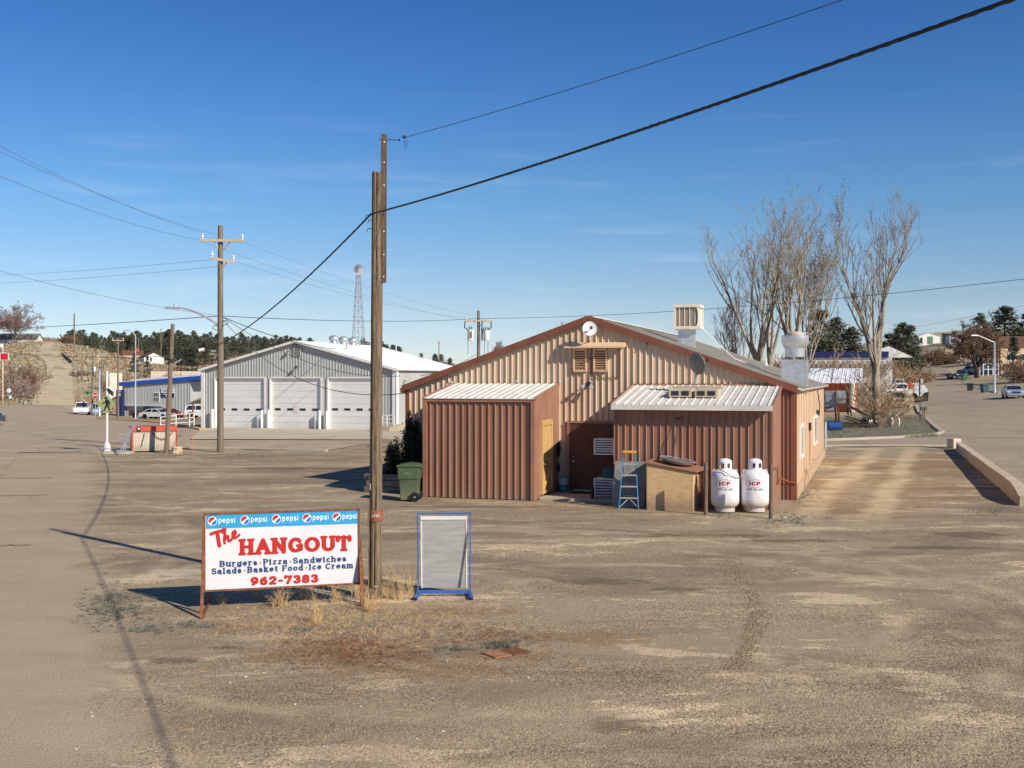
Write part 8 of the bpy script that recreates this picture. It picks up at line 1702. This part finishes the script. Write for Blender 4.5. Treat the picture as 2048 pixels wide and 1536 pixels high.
scatter('dry_grass', 1000, (430, 1120, 1175, 1330), tuft, M['straw'], lambda px, py: math.exp(-((px - 700) / 190) ** 2 - ((py - 1235) / 45) ** 2))
M['weed_brown'] = mat('brown_ground_weed', (132, 90, 58), (104, 72, 50), 5, .9)
scatter('ground_weed', 900, (560, 1200, 1240, 1345), tuft, M['weed_brown'], lambda px, py: max(math.exp(-((px - 720) / 120) ** 2 - ((py - 1305) / 28) ** 2), .6 * math.exp(-((px - 950) / 120) ** 2 - ((py - 1275) / 25) ** 2)))
M['weed_blue'] = mat('blue_green_ground_weed', (112, 114, 102), (92, 94, 84), 5, .9)
def tuft2(mb, p):
    for _ in range(5):
        a = rnd.random() * 6.28; l_ = rnd.uniform(.03, .09); mb.tube([p + Vector((rnd.gauss(0, .03), rnd.gauss(0, .03), 0)), p + Vector((math.cos(a) * l_, math.sin(a) * l_, l_ * .7))], [.004, .002], 3, cap=False)
B_ = [(1580, 1038, 50, 9), (1440, 1030, 30, 4), (225, 1215, 45, 28), (290, 1262, 30, 6), (380, 1252, 35, 5), (1000, 1290, 30, 8), (600, 1260, 40, 5), (1990, 1022, 40, 5), (1610, 990, 25, 14), (480, 912, 90, 4), (300, 914, 60, 3), (900, 1300, 25, 4)]
scatter('weed_patches', 700, (150, 2040, 905, 1340), tuft2, M['weed_blue'], lambda px, py: max(math.exp(-((px - a) / b) ** 2 - ((py - c) / e) ** 2) for a, c, b, e in B_))
# loose stones
M['stone'] = mat('loose_gravel_stone', (160, 140, 112), (126, 110, 88), 30, .9, c3=(184, 162, 128), s3=23, t3=.56)
def stone(mb, p, k=1.0):
    s_ = (.006 + .011 * rnd.random() ** 2.5) * k; c = rnd.random() * 6.28; vs = []
    for j in range(5): a = c + j * 1.2566; vs.append(p + Vector((math.cos(a) * s_ * rnd.uniform(.7, 1.2), math.sin(a) * s_ * rnd.uniform(.7, 1.2), rnd.uniform(-.002, .1 * s_))))
    vs.append(p + Vector((rnd.gauss(0, .2 * s_), 0, s_ * rnd.uniform(.5, .95))))
    mb.add(vs, [(j, (j + 1) % 5, 5) for j in range(5)])
scatter('loose_gravel', 34000, (150, 2060, 1160, 1545), lambda mb, p: stone(mb, p), M['stone'], lambda px, py: (.35 + .65 * (math.sin(px * .006 + py * .011) * math.sin(px * .013 - py * .007 + 2) > -.1)) * min(1, max(0, (px - 120 - (1536 - py) * .15) / 220)))
def stone2(mb, p): stone(mb, p, 1.9)
arcs = lambda px, py: max(math.exp(-((math.hypot((px - 1180) / 1.0, (py - 1235) * 1.6) - 330) / 16) ** 2) * (px > 1250), .0)
scatter('gravel_windrow', 1300, (1300, 1560, 1120, 1340), stone2, mat('dark_gravel_stone', (140, 122, 94), (108, 94, 74), 20, .9), arcs)
scatter('litter', 60, (150, 2000, 930, 1500), lambda mb, p: mb.box(p + Vector((0, 0, .006)), (.015 + .03 * rnd.random(), .015, .006), (0, 0, rnd.random() * 3)), M['white'])
# straw flecks on the ground
scatter('straw_bits', 220, (200, 1500, 1180, 1480), lambda mb, p: mb.tube([p + Vector((0, 0, .006)), p + Vector((rnd.uniform(-.12, .12), rnd.uniform(-.04, .04), .008))], .003, 3), M['straw'])
# grass on the corner island
def tuft3(mb, p):
    for _ in range(4):
        a = rnd.random() * 6.28; l_ = rnd.uniform(.1, .22); q = Vector((p.x + rnd.gauss(0, .1), p.y + rnd.gauss(0, .1), gz(p.x, p.y))); mb.tube([q, q + Vector((math.cos(a) * l_ * .5, math.sin(a) * l_ * .5, l_))], [.012, .004], 3, cap=False)
mb = MB(); c = 0
while c < 3500:
    px, py = rnd.uniform(1650, 1872), rnd.uniform(838, 876)
    if px > 1835 + (py - 825) * .75: continue
    tuft3(mb, hit2(px, py)); c += 1
tag(mb.build('grass', mat('grey_green_grass', (128, 124, 106), (98, 98, 86), 1.5, .9, c3=(140, 128, 96), s3=2, t3=.58)), kind='stuff')
# sage and dry brush over the hillside
mb = MB(); mb2 = MB(); c = 0
while c < 5200:
    px = rnd.uniform(-60, 480) if rnd.random() < .75 else rnd.uniform(1640, 2100); d = rnd.uniform(185, 520)
    if (76 < px < 152 and d < 300) or (78 < px < 122 and d < 470): continue
    if px > 1500 and (d < 230 or 1830 < px < 1935): continue
    p = at(px, d); s_ = rnd.uniform(.2, .6) * (1 + d / 400); tgt = mb if rnd.random() < .5 else mb2
    for _ in range(7):
        a = rnd.random() * 6.28; q = p + Vector((rnd.gauss(0, s_ * .5), rnd.gauss(0, s_ * .5), rnd.uniform(0, s_ * .4))); e = Euler((rnd.random() * 6, rnd.random() * 6, rnd.random() * 6)).to_matrix(); l_ = s_ * .5
        tgt.add([q + e @ Vector(v) * l_ for v in ((-1, 0, 0), (0, -.6, 0), (1, 0, .1), (0, .6, 0))], [(0, 1, 2, 3)])
    c += 1
tag(mb.build('sagebrush', mat('sage_grey', (170, 164, 142), (126, 124, 106), .4, .95)), kind='stuff'); tag(mb2.build('dry_brush', mat('dry_brush_brown', (176, 150, 116), (136, 112, 84), .4, .95)), kind='stuff')
